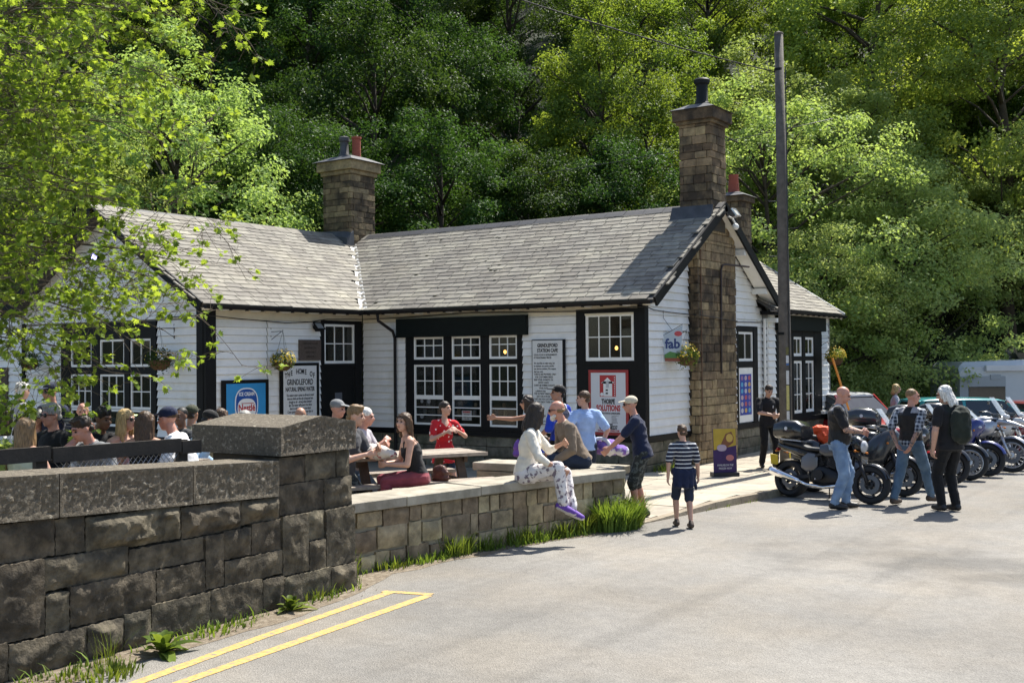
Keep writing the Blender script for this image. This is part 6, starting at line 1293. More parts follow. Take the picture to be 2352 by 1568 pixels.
person('dark-skinned man half hidden behind the man in the white T-shirt', 416, 936, 183, 320, seat=.78, shirt='dgrey', hair=('crop', 'black'), skin='brown', head=(20, 0, 0), res=.013)
person('man in a white T-shirt and blue and white cap leaning on the table', 384, 935, 208, 270, seat=.82, shirt='white', sleeve=.75, lean=24, cap='navy', hair=('crop', 'brown'), head=(-18, -6, 0), hr=(.12, .42, .24), hl=(-.12, .42, .24), skin='red', res=.012, build=1.05)
person('woman with very long brown hair sitting with her back turned', 333, 945, 212, 185, seat=.80, fem=True, shirt='black', sleeve=0, hair=('long', 'brown'), skin='tan', extras=('tank',), head=(0, -3, 0), res=.012)
person('blonde woman in sunglasses and a lilac top across the table', 288, 940, 206, 62, seat=.80, fem=True, shirt='lilac', sleeve=0, hair=('long', 'blonde'), shades=True, skin='fair', extras=('tank',), head=(15, 0, 0), res=.012)
person('young man with short black hair in a black printed T-shirt', 238, 937, 206, 28, seat=.81, shirt='blackT', sleeve=.85, hair=('curly', 'black'), head=(35, -10, 0), hr=(.06, .40, .25), hl=(-.06, .40, .25), skin='brown', extras=('print',), lean=10, res=.012)
person('young man in a grey T-shirt resting his face in his hand', 180, 958, 226, 330, seat=.80, shirt='grey', sleeve=.8, lean=22, hair=('messy', 'dark'), head=(-10, -22, 0), hr=(.06, .26, .66), hl=(-.2, .42, .22), er=(.5, .4, -1), skin='red', res=.012)
person('grey-haired man in sunglasses and a black jacket', 118, 928, 212, 330, seat=.86, shirt='black', sleeve=1.9, hair=('quiff', 'grey'), shades=True, head=(-6, -2, 0), skin='red', res=.012, build=1.05)
person('man in a navy cap and striped-sleeve sweater standing behind the seated people', 115, 880, 186, 335, gz_=.36, shirt='navy', sleeve=1.95, cap='navy', hair=('crop', 'grey'), shades=True, head=(-8, -4, 0), skin='red', extras=('sleevestripe',), res=.013)
person('white-haired person standing at the left behind the leafy shoots', 50, 880, 172, 150, gz_=.36, fem=True, shirt='pinkgrey', sleeve=1.5, hair=('curly', 'white'), skin='fair', res=.014)
person('man with grey temples sitting alone against the left-hand window', 190, 925, 164, 20, seat=.78, shirt='dgrey', sleeve=1.9, hair=('fringe', 'grey'), skin='red', head=(0, -6, 0), res=.014)
person('woman with long light brown hair seen from behind near the left edge', 58, 960, 236, 168, seat=.84, fem=True, shirt='green', sleeve=0, hair=('long', 'light'), skin='fair', extras=('tank',), head=(8, 0, 0), res=.012)
person('older woman in the background left of the grey-haired man', 86, 940, 186, 350, seat=.78, fem=True, shirt='grey', sleeve=1.4, hair=('short', 'grey'), shades=True, skin='red', res=.014)
person('man with red-framed glasses cut off by the left edge', 4, 940, 206, 60, seat=.82, shirt='white', hair=('short', 'dark'), shades=True, skin='red', head=(10, 0, 0), res=.013)
finish_people()
# ================================================================== SIGNS, LAMPS, BASKETS, FURNITURE
SIGNW = mat('sign_white', (0.62, 0.63, 0.62), .5, var=.05); INK = mat('ink_black', (.012, .012, .014), .6); INKR = mat('ink_red', (.42, .025, .03), .55); PAPER = mat('sign_paper', (.72, .72, .70), .6)
def panel(name, label, cat, pl, u0, u1, z0, z1, d0, d1, m):
    o = empty(name, pl.p((u0 + u1) / 2, z0, d0)); tag(o, label, cat); off = Vector(o.location); mb = MB(); pl.box(mb, u0, u1, z0, z1, d0, d1); c = mb.build('board', m, o); c.location = -off; return o, off
def pbox(nm, pl, u0, u1, z0, z1, d0, d1, m, parent, off): mb = MB(); pl.box(mb, u0, u1, z0, z1, d0, d1); o = mb.build(nm, m, parent); o.location = -off; return o
def ptxt(s, size, pl, u, z, d, m, parent, off, **k):
    p = Vector(pl.p(u, z, d)); rt = Vector(pl.p(u + 1, z, d)) - p; o = txt(s, size, p, rt, (0, 0, 1), m, parent, **k); o.location = -off; return o
def pshape(nm, pl, pts, d0, d1, m, parent, off):
    mb = MB(); P0 = [Vector(pl.p(u, z, d0)) for u, z in pts]; nv = (Vector(pl.p(0, 0, 1)) - Vector(pl.p(0, 0, 0))); mb.poly(P0, d1 - d0, nv); o = mb.build(nm, m, parent); o.location = -off; return o
def superell(cu, cz, a, b, n=32, e=2.6): return [(cu + a * math.copysign(abs(math.cos(t)) ** (2 / e), math.cos(t)), cz + b * math.copysign(abs(math.sin(t)) ** (2 / e), math.sin(t))) for t in [2 * math.pi * i / n for i in range(n)]]
# blue ice cream sign
s, of = panel('ice_cream_sign', 'blue framed ice cream sign with a red and white oval logo on the left wing', 'sign', WINGW, -4.07, -2.87, .98, 1.88, .04, .07, BLACK)
pbox('print', WINGW, -3.97, -2.96, 1.05, 1.81, .071, .073, mat('sign_blue', (.025, .24, .52), .45, var=.05), s, of)
BL2 = mat('logo_blue', (.012, .07, .30), .45); WH2 = mat('logo_white', (.72, .73, .73), .5)
pshape('logo', WINGW, superell(-3.46, 1.40, .30, .325), .074, .0755, WH2, s, of); pshape('logo', WINGW, superell(-3.46, 1.40, .275, .30), .0765, .078, BL2, s, of); pshape('logo', WINGW, superell(-3.46, 1.315, .235, .20), .079, .0805, WH2, s, of)
ptxt('ICE CREAM', .098, WINGW, -3.46, 1.60, .079, WH2, s, of, squeeze=.82, bold=.003); ptxt('Nestlé', .185, WINGW, -3.46, 1.33, .0815, INKR, s, of, squeeze=.88, bold=.005); pbox('logo', WINGW, -3.60, -3.28, 1.415, 1.428, .0815, .083, INKR, s, of)
# spring water sign
s, of = panel('spring_water_sign', 'tall white sign about natural spring water beside the cafe door', 'sign', WINGW, -2.55, -1.44, .70, 2.20, .04, .07, BLACK)
pbox('print', WINGW, -2.47, -1.52, .75, 2.14, .071, .073, SIGNW, s, of)
for i, ch in enumerate('THE HOME OF'):
    q = (i - 5) / 5; ptxt(ch, .15, WINGW, -2.0 + q * .40, 2.02 - q * q * .09, .074, INK, s, of, squeeze=.7, bold=.004) if ch != ' ' else None
ptxt('GRINDLEFORD', .165, WINGW, -2.0, 1.80, .074, INK, s, of, squeeze=.68, bold=.004); ptxt('NATURAL SPRING WATER', .125, WINGW, -2.0, 1.655, .074, INK, s, of, squeeze=.56, bold=.004)
SPR = ['The station water comes to all men in need', 'there is drink out the sky is long and wet', 'though so far - strong when enticed', 'Sip! The water will quench the thirst', 'third to others you are now hard', 'Come quench the thirst, get your lips or', 'dip in your lot of water', 'You watch your bottle, prompted', 'through limestone and some', 'special or two out here', 'You are at']
for i, ln in enumerate(SPR): ptxt(ln, .074, WINGW, -2.0, 1.535 - i * .068, .074, INK, s, of, squeeze=.60, shear=.25, bold=.001)
# wooden plaque
s, of = panel('wooden_plaque', 'dark carved wooden plaque left of the door window', 'plaque', WINGW, -2.0, -1.36, 2.25, 2.68, .03, .055, mat('plaque_wood', (.075, .055, .042), .7, var=.3, vscale=20, bump=.003))
for i in range(4): ptxt('GRINDLEFORD STATION'[: 19 - i * 3], .055, WINGW, -1.68, 2.60 - .09 * i, .056, mat('carved', (.035, .026, .02), .8), s, of, squeeze=.7)
# cafe rules board
s, of = panel('cafe_notice_board', 'tall white notice board with cafe rules and black rim on the front wall', 'sign', FRONT, -2.47, -1.70, .95, 2.62, .035, .06, BLACK)
pbox('print', FRONT, -2.455, -1.755, .96, 2.60, .061, .063, SIGNW, s, of)
uc = -2.10; ptxt('GRINDLEFORD', .098, FRONT, uc, 2.50, .064, INK, s, of, bold=.004, squeeze=.72); ptxt('STATION CAFE', .098, FRONT, uc, 2.40, .064, INK, s, of, bold=.004, squeeze=.72)
RUL = ['GOOD FOOD & REFRESHMENTS', 'AT REASONABLE PRICES', '', 'We dont like to make rules, but', 'to maintain our service and for', 'our patrons comfort, We request', 'that you note:', 'TOILETS ARE PROVIDED ONLY', '   FOR CUSTOMERS NEEDS', 'KEEP YOUR DONKEYS ON', '          SHORT LEADS', "DON'T BE SOMBRE DONATE", '           YOUR DUTY', '   a platform soup', 'THE OUTSIDE TABLES ARE NOT', '      JUST FOR A PICNIC', 'THEY ARE FOR CUSTOMERS TO', 'SIT AND ENJOY THEIR FOOD', 'WITH THE', 'the pantry', 'food', '   WHEN THE', 'THE PLATFORM', '       OPEN', 'THANK YOU FOR']
for i, ln in enumerate(RUL):
    if ln.strip(): ptxt(ln, .052, FRONT, -2.42, 2.315 - i * .0545, .064, INK, s, of, align='LEFT', squeeze=.72, bold=.0008)
# red framed building firm sign
s, of = panel('red_framed_sign', 'white sign with red frame and red house emblem on the black bay', 'sign', FRONT, -1.18, -.32, .78, 2.02, .025, .05, mat('frame_red', (.30, .02, .02), .5, var=.1))
pbox('print', FRONT, -1.125, -.375, .84, 1.965, .051, .053, mat('sign_cool_white', (.60, .61, .64), .5), s, of)
REDE = mat('emblem_red', (.40, .022, .028), .5); pbox('emblem', FRONT, -.93, -.58, 1.51, 1.92, .054, .0555, REDE, s, of)
pshape('emblem', FRONT, [(-.89, 1.76), (-.76, 1.875), (-.63, 1.76), (-.63, 1.815 - .02), (-.66, 1.80), (-.66, 1.52), (-.85, 1.52), (-.85, 1.80), (-.89, 1.775)], .056, .0575, WH2, s, of)
pshape('emblem', FRONT, [(-.79, 1.68), (-.73, 1.68), (-.73, 1.80), (-.76, 1.825), (-.79, 1.80)], .058, .0595, mat('emblem_grey', (.45, .46, .48), .5), s, of)
for a, b, c, d in ((-.80, -.75, 1.62, 1.65), (-.80, -.75, 1.56, 1.59)): pbox('emblem', FRONT, a, b, c, d, .058, .0595, INK, s, of)
for i in range(9): pbox('emblem', FRONT, -.615, -.60, 1.53 + i * .042, 1.55 + i * .042, .056, .0575, WH2, s, of)
pshape('emblem', FRONT, superell(-.885, 1.555, .035, .035, 14, 2), .056, .0575, WH2, s, of)
ptxt('THORPE', .128, FRONT, -.75, 1.415, .054, INK, s, of, squeeze=.60, bold=.006); ptxt('SOLUTIONS', .155, FRONT, -.75, 1.29, .054, REDE, s, of, squeeze=.62, bold=.007); ptxt('CONSTRUCTION & LANDSCAPES', .042, FRONT, -.75, 1.195, .054, INK, s, of, squeeze=.8, bold=.002)
for i, (a, b) in enumerate((('EXTENSIONS', 'DRIVEWAYS'), ('CONVERSIONS', 'PATIOS'), ('BRICKWORK', 'FENCING'), ('STONEWORK', 'TURFING'), ('ROOFING', 'WALLING'), ('PLASTERING', 'DRAINAGE'))): ptxt(a, .028, FRONT, -1.08, 1.15 - i * .027, .054, mat('ink_grey', (.18, .18, .2), .6), s, of, align='LEFT'); ptxt(b, .028, FRONT, -.68, 1.15 - i * .027, .054, MATS['ink_grey'], s, of, align='LEFT')
ptxt('TELEPHONE', .042, FRONT, -.75, .985, .054, INK, s, of, squeeze=.8, bold=.002); ptxt('07832368237', .098, FRONT, -.75, .925, .054, INK, s, of, squeeze=.72, bold=.004); ptxt('THORPE-SOLUTIONS.COM', .05, FRONT, -.75, .865, .054, REDE, s, of, squeeze=.78, bold=.002)
# warning notice in the large window
s, of = panel('warning_notice', 'small white warning notice inside the large front window', 'notice', FRONT, ony(1060, 960, 0).x, ony(1082, 960, 0).x, .98, 1.18, -.02, -.016, PAPER)
uw = ony(1071, 960, 0).x; ptxt('WARNING', .05, FRONT, uw, 1.15, -.014, INKR, s, of, squeeze=.8, bold=.002)
for i, ln in enumerate(('ANY DOGS', 'TAKEN INTO A', 'THE CAFE')): ptxt(ln, .035, FRONT, uw, 1.10 - i * .045, -.014, INK, s, of, squeeze=.8)
for i, (u, z, r_) in enumerate(((ony(984, 930, 0).x, 1.36, .05), (ony(968, 930, 0).x, 1.36, .04), (ony(968, 965, 0).x, 1.04, .05))):
    mb = MB(); mb.poly([(u + r_ * math.cos(t * .5236), .02, z + r_ * math.sin(t * .5236)) for t in range(12)], .003, (0, -1, 0)); tag(mb.build('window_sticker', mat('sticker_grey', (.35, .37, .40), .6)), ('round pale sticker in the large front window', 'small pale sticker left of the round one in the front window', 'lowest pale sticker in the front window')[i], 'sticker')
# hanging ice lolly flag sign on the gable
s = empty('hanging_flag_sign', (.12, .9, 2.2)); tag(s, 'tapered hanging ice lolly sign with blue lettering beside the chimney breast', 'sign'); of = Vector((.12, .9, 2.2)); fx = .16
FL = Plane(lambda u, z, d: (fx + u * .82 + d * .57, .86 + u * .57 - d * .82, z)); FL2 = lambda nm, pts, d0, d1, m: pshape(nm, FL, pts, d0, d1, m, s, of)
FL2('board', [(-.19, 2.66), (.20, 2.86), (.15, 2.16), (-.15, 2.17)], -.01, .01, mat('flag_pale', (.40, .47, .54), .5)); FL2('print', [(-.158, 2.30), (-.05, 2.36), (.155, 2.31), (.15, 2.17), (-.148, 2.175)], .011, .013, mat('flag_green', (.07, .20, .05), .6)); FL2('print', [(-.15, 2.235), (.152, 2.23), (.15, 2.165), (-.148, 2.172)], .014, .016, mat('flag_brown', (.22, .06, .03), .6))
FL2('print', superell(.11, 2.70, .075, .05, 20, 2), .011, .013, mat('flag_red', (.45, .06, .07), .5)); ptxt('fab', .26, FL, 0, 2.50, .0125, mat('flag_navy', (.015, .04, .16), .5), s, of, squeeze=.95, bold=.008)
mb = MB(); mb.tube([(0, .55, 2.45), tuple(FL.p(-.19, 2.66, 0)), tuple(FL.p(.20, 2.88, 0))], .006, 5); mb.tube([tuple(FL.p(.1, 2.6, 0)), (.22, 1.92, 2.55)], .006, 5); mb.tube([tuple(FL.p(.0, 2.76, 0)), (.03, .75, 3.0), (.03, .74, 3.15)], .004, 4); o = mb.build('bracket', DKMET, s); o.location = -of
# lolly poster on the gable door
s, of = panel('lolly_poster', 'tall blue poster of ice lollies on the white gable door', 'poster', GABLE, 4.44, 5.08, .96, 1.86, .018, .022, mat('poster_blue', (.02, .05, .32), .5, var=.2, vscale=10))
pc = [mat('lolly_%d' % i, c, .5) for i, c in enumerate(((.5, .5, .55), (.45, .10, .12), (.55, .35, .12), (.30, .16, .30), (.10, .35, .55), (.5, .38, .40)))]
for r_ in range(6):
    for c in range(3): pshape('print', GABLE, superell(4.55 + c * .205, 1.06 + r_ * .143, .07, .055, 12, 2), .0225, .024, pc[(r_ * 5 + c * 2 + r_ // 2) % 6], s, of)
# pavement A-board
ab = empty('pavement_sign', (1.46, .25, .1), heading(8) + math.pi / 2); tag(ab, 'yellow and purple ice cream board standing on the pavement by the chimney breast', 'sign')
AB = Plane(lambda u, z, d: (u, -.06 - d + (z - .5) * .06, z)); z0 = Vector((0, 0, 0)); YE2 = mat('board_yellow', (.42, .30, .03), .5, var=.1); PU2 = mat('board_purple', (.035, .012, .09), .5, var=.2)
pbox('base', AB, -.24, .24, 0, .07, -.16, .06, mat('board_base', (.012, .012, .02), .5), ab, z0); pbox('board', AB, -.215, .215, .07, .86, -.02, 0, PU2, ab, z0); pshape('print', AB, [(-.21, .855), (.21, .855), (.21, .55), (-.21, .47)], .001, .003, YE2, ab, z0)
pshape('print', AB, [(-.10, .52), (.02, .76), (.13, .80), (.17, .70), (.16, .60), (.02, .50)], .0035, .005, mat('cone_brown', (.18, .07, .03), .5), ab, z0); pshape('print', AB, superell(.09, .685, .065, .075, 16, 2), .0055, .007, mat('cone_cream', (.52, .36, .08), .5), ab, z0); pshape('print', AB, superell(.09, .33, .075, .055, 16, 2), .001, .003, mat('badge_pink', (.45, .16, .16), .5), ab, z0); pshape('print', AB, superell(-.06, .51, .09, .06, 16, 2.4), .0075, .009, mat('badge_lilac', (.40, .33, .42), .5), ab, z0)
ptxt('AVAILABLE IN THE', .05, AB, 0, .20, .001, WH2, ab, z0, squeeze=.72); ptxt('FREEZER NOW', .05, AB, 0, .14, .001, WH2, ab, z0, squeeze=.72)
# flood lights
def flood(label, p, yaw, lit=None, body=BLACK, tilt=-30):
    o = empty('flood_light', p, yaw); tag(o, label, 'lamp'); rt = Matrix.Rotation(R(tilt), 3, 'X'); b = MB(); A = lambda x, y, z: tuple(rt @ Vector((x, y, z)))
    b.hexa([A(-.10, .03, -.08), A(.10, .03, -.08), A(.07, .13, -.06), A(-.07, .13, -.06), A(-.10, .03, .08), A(.10, .03, .08), A(.07, .13, .06), A(-.07, .13, .06)]); h = b.build('housing', body, o); bevel(h, .008)
    f = MB()
    for a, c in (((-.115, .0, -.095), (.115, .03, -.08)), ((-.115, .0, .08), (.115, .03, .095)), ((-.115, .0, -.08), (-.10, .03, .08)), ((.10, .0, -.08), (.115, .03, .08))): f.hexa([A(*q) for q in ((a[0], a[1], a[2]), (c[0], a[1], a[2]), (c[0], c[1], a[2]), (a[0], c[1], a[2]), (a[0], a[1], c[2]), (c[0], a[1], c[2]), (c[0], c[1], c[2]), (a[0], c[1], c[2]))])
    f.build('bezel', body, o); g = MB(); g.hexa([A(-.10, .012, -.08), A(.10, .012, -.08), A(.10, .02, -.08), A(-.10, .02, -.08), A(-.10, .012, .08), A(.10, .012, .08), A(.10, .02, .08), A(-.10, .02, .08)]); g.build('lens', lit or mat('lens_grey', (.30, .31, .30), .25), o)
    w_ = MB(); w_.bar((0, .05, -.02), (0, .20, -.05), .03, .03); w_.build('bracket', body, o); return o
LIT = mat('lit_lamp', (.6, .6, .9), .3, emit=(.40, .36, 1.0), estr=2.2)
pl_ = ony(232, 592, -P_); flood('lit violet-white flood light high on the left gable', (pl_.x, -P_ - .17, pl_.z), 0, LIT, tilt=-20)
flood('square flood light above the door window on the left wing', (-6.83, -1.52, 2.98), R(90), tilt=-42); flood('pale flood light at the peak of the right-hand gable', (.62, 2.95, 5.22), R(90), mat('lens_pale', (.5, .5, .45), .3), ALU, tilt=-35)
mb = MB(); mb.ell((.55, 3.05, 4.93), .07, .07, .07, 12, 8); mb.tube([(.55, 3.05, 4.99), (.5, 3.0, 5.1), (.42, 2.95, 5.14)], .02, 6); tag(mb.build('security_camera', WHITE, smooth=True), 'small white dome camera under the right-hand gable peak', 'camera')
# cable along the walls
CAB = mat('black_cable', (.012, .012, .012), .5); mb = MB(); pts = [(-8.4, -4.44, 3.10), (-7.2, -4.45, 3.12), (-6.93, -4.45, 3.12), (-6.93, -3.6, 3.07), (-6.93, -2.4, 3.02), (-6.93, -1.7, 3.05), (-6.93, -1.2, 3.12), (-6.93, -.2, 3.14), (-6.8, -.07, 3.14), (-5.8, -.06, 3.15), (-4.0, -.06, 3.20), (-2.6, -.06, 3.17), (-1.5, -.06, 3.15), (-.4, -.06, 3.19), (.07, -.06, 3.2), (.06, .3, 3.14), (.05, .9, 3.12), (.05, 1.85, 3.1), (.27, 1.95, 3.08), (.27, 3.75, 3.0), (.05, 3.85, 3.0), (.05, 5.6, 3.02)]
mb.tube(pts, .010, 5); tag(mb.build('wall_cable', CAB, smooth=True), 'black cable clipped along the cafe walls under the eaves', 'cable')
# wall lamp bulbs seen inside
BULB = mat('warm_bulb', (1, .7, .3), .4, emit=(1.0, .50, .12), estr=3.5)
for lb, u, v, yy in (('glowing orange bulb inside the large front window', 1160, 808, .7), ('glowing orange bulb inside the small high window of the right-hand bay', 1416, 799, .7)):
    p = ony(u, v, yy); o = empty('pendant_lamp', p); tag(o, lb, 'lamp'); m_ = MB(); m_.ell((0, 0, 0), .032, .032, .042, 10, 8); m_.build('bulb', BULB, o, smooth=True); m_ = MB(); m_.tube([(0, 0, .04), (0, 0, .6)], .005, 5); m_.build('flex', CAB, o)
# strip light inside the left window
p = ony(317, 953, -3.6); o = MB(); o.box((-.16, -.02, -.012), (.16, .02, .012)); o = o.build('strip_light', mat('strip_tube', (.8, .9, .5), .4, emit=(.85, 1, .45), estr=3)); o.location = p; tag(o, 'short lit strip light inside the left gable window', 'lamp')
# ------------------------------------------------------------------ hanging baskets
FLY = mat('yellow_flower', (.62, .45, .04), .6, trans=.3); COIR = mat('coir_liner', (.10, .055, .025), .95, var=.4, vscale=40, bump=.01)
def basket(label, p, wall, drop, yellow=.3, r_=.20, seed=1, arm=.34, coir=False, dark=False):
    rg = np.random.default_rng(seed); wall = Vector(wall); o = empty('hanging_basket', p); tag(o, label, 'flower basket'); hook = Vector((0, 0, drop)); mb = MB(); bk_ = hook - wall * arm
    mb.tube([bk_ + Vector((0, 0, .09)), bk_ - Vector((0, 0, .20))], .009, 5); mb.tube([bk_, hook, hook + Vector((0, 0, .03))], .007, 5); mb.tube([bk_ - Vector((0, 0, .17)), hook * 1.0 - wall * .03], .006, 5); mb.build('bracket', BLACK, o)
    mb = MB(); 
    for a in (0, 2.1, 4.2): mb.tube([hook, Vector((math.cos(a) * r_ * .9, math.sin(a) * r_ * .9, 0))], .0028, 4)
    mb.build('chain', DKMET, o); mb = MB(); mb.lathe([(.02, -r_ * .85), (r_ * .5, -r_ * .78), (r_ * .85, -r_ * .45), (r_ * .97, 0), (r_ * .8, .01)], 16); mb.build('bowl', COIR, o, smooth=True)
    n = 900; d = unit(rg.normal(size=(n, 3))); d[:, 2] *= .8; P = d * (r_ * rg.uniform(.75, 1.28, n))[:, None] + [0, 0, .03]
    if coir: P = P[P[:, 2] > -.03]
    tr = rg.integers(0, len(P), 90); P[tr] += np.stack([np.zeros(90), np.zeros(90), -rg.uniform(0, .16, 90)], 1)
    V, F, rv = leaves(P, P + rg.normal(size=P.shape) * .12 + [0, 0, .1], .045, rg.uniform(0, 1, len(P)), rg); link('foliage', fast_mesh('foliage', V, F, LEAF_DEEP_SHADE if dark else LEAF_WEED, rv), None, o)
    m = int(260 * yellow); 
    if m:
        d = unit(rg.normal(size=(m, 3))); d[:, 2] = np.abs(d[:, 2]) * .7 - .1; d[:, 0] += .35; P = unit(d) * r_ * 1.28 + [0, 0, .03]; V, F, rv = leaves(P, P + rg.normal(size=P.shape) * .05, .040, rg.uniform(0, 1, m), rg, .1, .95); link('flower', fast_mesh('flower', V, F, FLY, rv), None, o)
    return o
b = onx(650, 832, -6.66); basket('flower basket with yellow blooms hanging over the spring water sign', b, (1, 0, 0), .62, .55, .20, 2)
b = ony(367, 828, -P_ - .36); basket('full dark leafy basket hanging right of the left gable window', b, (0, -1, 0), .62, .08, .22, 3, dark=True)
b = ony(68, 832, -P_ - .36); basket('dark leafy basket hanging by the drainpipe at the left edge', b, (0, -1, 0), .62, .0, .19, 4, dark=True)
b = onx(1577, 820, .34); basket('trailing flower basket hanging in front of the chimney breast', b, (1, 0, 0), .5, .25, .20, 5)
b = onx(1918, 822, .52); basket('yellow flower basket on the far right corner of the cafe', b, (1, 0, 0), .5, .95, .22, 6, coir=True)
# orange stick leaning at the far corner
a, c = atd(1912, 822, 100), atd(1948, 935, 101); mb = MB(); mb.tube([a, c, c + (c - a) * .35], [.028, .024, .022], 8); tag(mb.build('orange_pole', mat('orange_paint', (.75, .27, .03), .5)), 'slim orange pole leaning beside the far hanging basket', 'pole')
# ------------------------------------------------------------------ telegraph pole and wires
PW = mat('pole_wood', (.105, .092, .078), .85, var=.3, vscale=9, bump=.008, bscale=30); px, py = 2.08, 1.72
po = empty('telegraph_pole', (px, py, .1)); tag(po, 'tall weathered telegraph pole standing in front of the gable', 'pole'); mb = MB(); mb.tube([(0, 0, -.5), (0, 0, 2), (-.02, 0, 5), (-.05, 0, 8.28)], [.125, .118, .10, .082], 18); mb.build('shaft', PW, po, smooth=True)
mb = MB(); mb.lathe([(.09, 0), (.09, .03), (.0, .08)], 14, (-.05, 0, 8.24)); mb.build('cap', PW, po)
for z, c in ((2.55, 'black'), (7.55, 'dark')): mb = MB(); mb.lathe([(.120 if z < 5 else .092, z), (.120 if z < 5 else .092, z + .05)], 18, (-.015 * z / 2.2, 0, 0)); mb.build('band', BLACK, po)
for (z0_, z1_, cc, a0) in ((2.18, 2.32, (.12, .11, .03), 0), (2.02, 2.16, (.55, .55, .55), 0), (1.98, 2.01, (.05, .15, .4), 0), (1.62, 1.88, (.58, .58, .56), 0), (1.14, 1.60, (.52, .46, .16), 0), (.95, 1.12, (.6, .6, .58), 0)):
    mb = MB(); rr = [[(.1225 * math.cos(R(a)), .1225 * math.sin(R(a)), z) for a in range(-62, -14, 8)] + [(.1195 * math.cos(R(a)), .1195 * math.sin(R(a)), z) for a in range(-22, -63, -8)] for z in (z0_, z1_)]; mb.loft(rr); mb.build('label_plate', mat('plate_%d' % int(z0_ * 100), cc, .6, var=.2, vscale=30), po)
for k in range(9):
    z = 3.0 + k * .52; mb = MB(); sd = 1 if k % 2 else -1; mb.tube([(sd * .09, .06 * sd, z), (sd * .24, .10 * sd, z), (sd * .25, .10 * sd, z + .03)], .010, 5); mb.build('climbing_step', DKMET, po)
mb = MB(); mb.tube([(.11, -.06, 0), (.10, -.07, 7.6)], .012, 5); mb.build('cable', CAB, po)
def wire(label, a, b, sag, r_=.008):
    a, b = Vector(a), Vector(b); pts = [a.lerp(b, i / 18) - Vector((0, 0, sag * 4 * (i / 18) * (1 - i / 18))) for i in range(19)]; mb = MB(); mb.tube(pts, r_, 5); tag(mb.build('overhead_wire', CAB, smooth=True), label, 'wire')
e = atd(1180, -30, 190); e = px - .05, py, 7.62; far = atd(1225, -5, 128); far2 = Vector(e) + (far - Vector(e)) * 2.2
wire('overhead wire running up and left from the telegraph pole', e, far2 + Vector((0, 0, .3)), .25, .013)
wire('thin wire crossing the dark wood behind the middle chimney', atd(560, 452, 62), (px - 1.0, py + 6, 7.9), .5, .010)
# ------------------------------------------------------------------ picnic tables
def picnic(label, p, rz, L=1.7, groupm=WOOD_T):
    o = empty('picnic_table', p, rz); tag(o, label, 'picnic table')
    for i in range(6): mb = MB(); y = -.36 + i * .144; mb.box((-L / 2, y - .066, .72), (L / 2, y + .066, .76), .003); mb.build('plank', WOOD_T, o)
    for s in (-1, 1):
        for q in (0, 1): mb = MB(); y = s * (.62 + q * .14); mb.box((-L / 2, y - .062, .42), (L / 2, y + .062, .46), .003); mb.build('bench_plank', WOOD_T, o)
        mb = MB(); mb.bar((s * L * .36, -.70, .38), (s * L * .36, .70, .38), .05, .09); mb.build('cross_beam', WOOD_B, o); mb = MB(); mb.bar((s * L * .36, -.36, .68), (s * L * .36, .36, .68), .05, .08); mb.build('top_batten', WOOD_B, o)
        for t in (-1, 1): mb = MB(); mb.bar((s * L * .325, t * .28, .72), (s * L * .325, t * .62, 0), .05, .11, (1, 0, 0)); mb.build('leg', WOOD_B, o)
    return o
T3 = atd(935, 1050, 182); tq = heading(105)
picnic('picnic table on the terrace with a bag on top', (.50, -7.60, pz(0, -7.9) + .02), R(62), 2.0)
p = atd(285, 1022, 200); picnic('picnic table amid the crowd at the left, behind the fence', (p.x, p.y, .36), R(20)); p = atd(150, 1045, 222); picnic('nearer picnic table with a white mug at the left edge', (p.x, p.y, .36), R(-25), 1.6)
# fence behind the roadside wall
fe = empty('timber_fence', (1.35, -12.6, .3)); tag(fe, 'dark timber rail fence with wire mesh behind the tall wall', 'fence'); fo = Vector((1.35, -12.6, .3)); FP = Plane(lambda u, z, d: (1.38 + d + (u + 12.6) * .05, u, z)); yy = [ony(1, 1, -12).y]
def fy(u): return onx(u, 1045, 1.38).y
for (ua, ub_, za, zb) in ((-60, 118, 1.44, 1.56), (124, 408, 1.42, 1.545), (410, 452, 1.40, 1.52)): pbox('rail', FP, fy(ua), fy(ub_), za, zb, -.02, .02, WOOD_D, fe, fo)
for u in (104, 418): pbox('post', FP, fy(u) - .05, fy(u) + .05, .3, 1.53, -.07, -.021, WOOD_D, fe, fo)
mb = MB(); ya, yb = fy(110), fy(420); n = 26
for i in range(n + 6):
    u0 = ya + (yb - ya) * (i - 3) / n
    for sg in (1, -1):
        u1 = u0 + sg * .16
        if min(u0, u1) > ya and max(u0, u1) < yb: mb.tube([FP.p(u0, 1.26, 0), FP.p(u1, 1.45, 0)], .0032, 4, False)
o = mb.build('wire_mesh', STEEL, fe); o.location = -fo
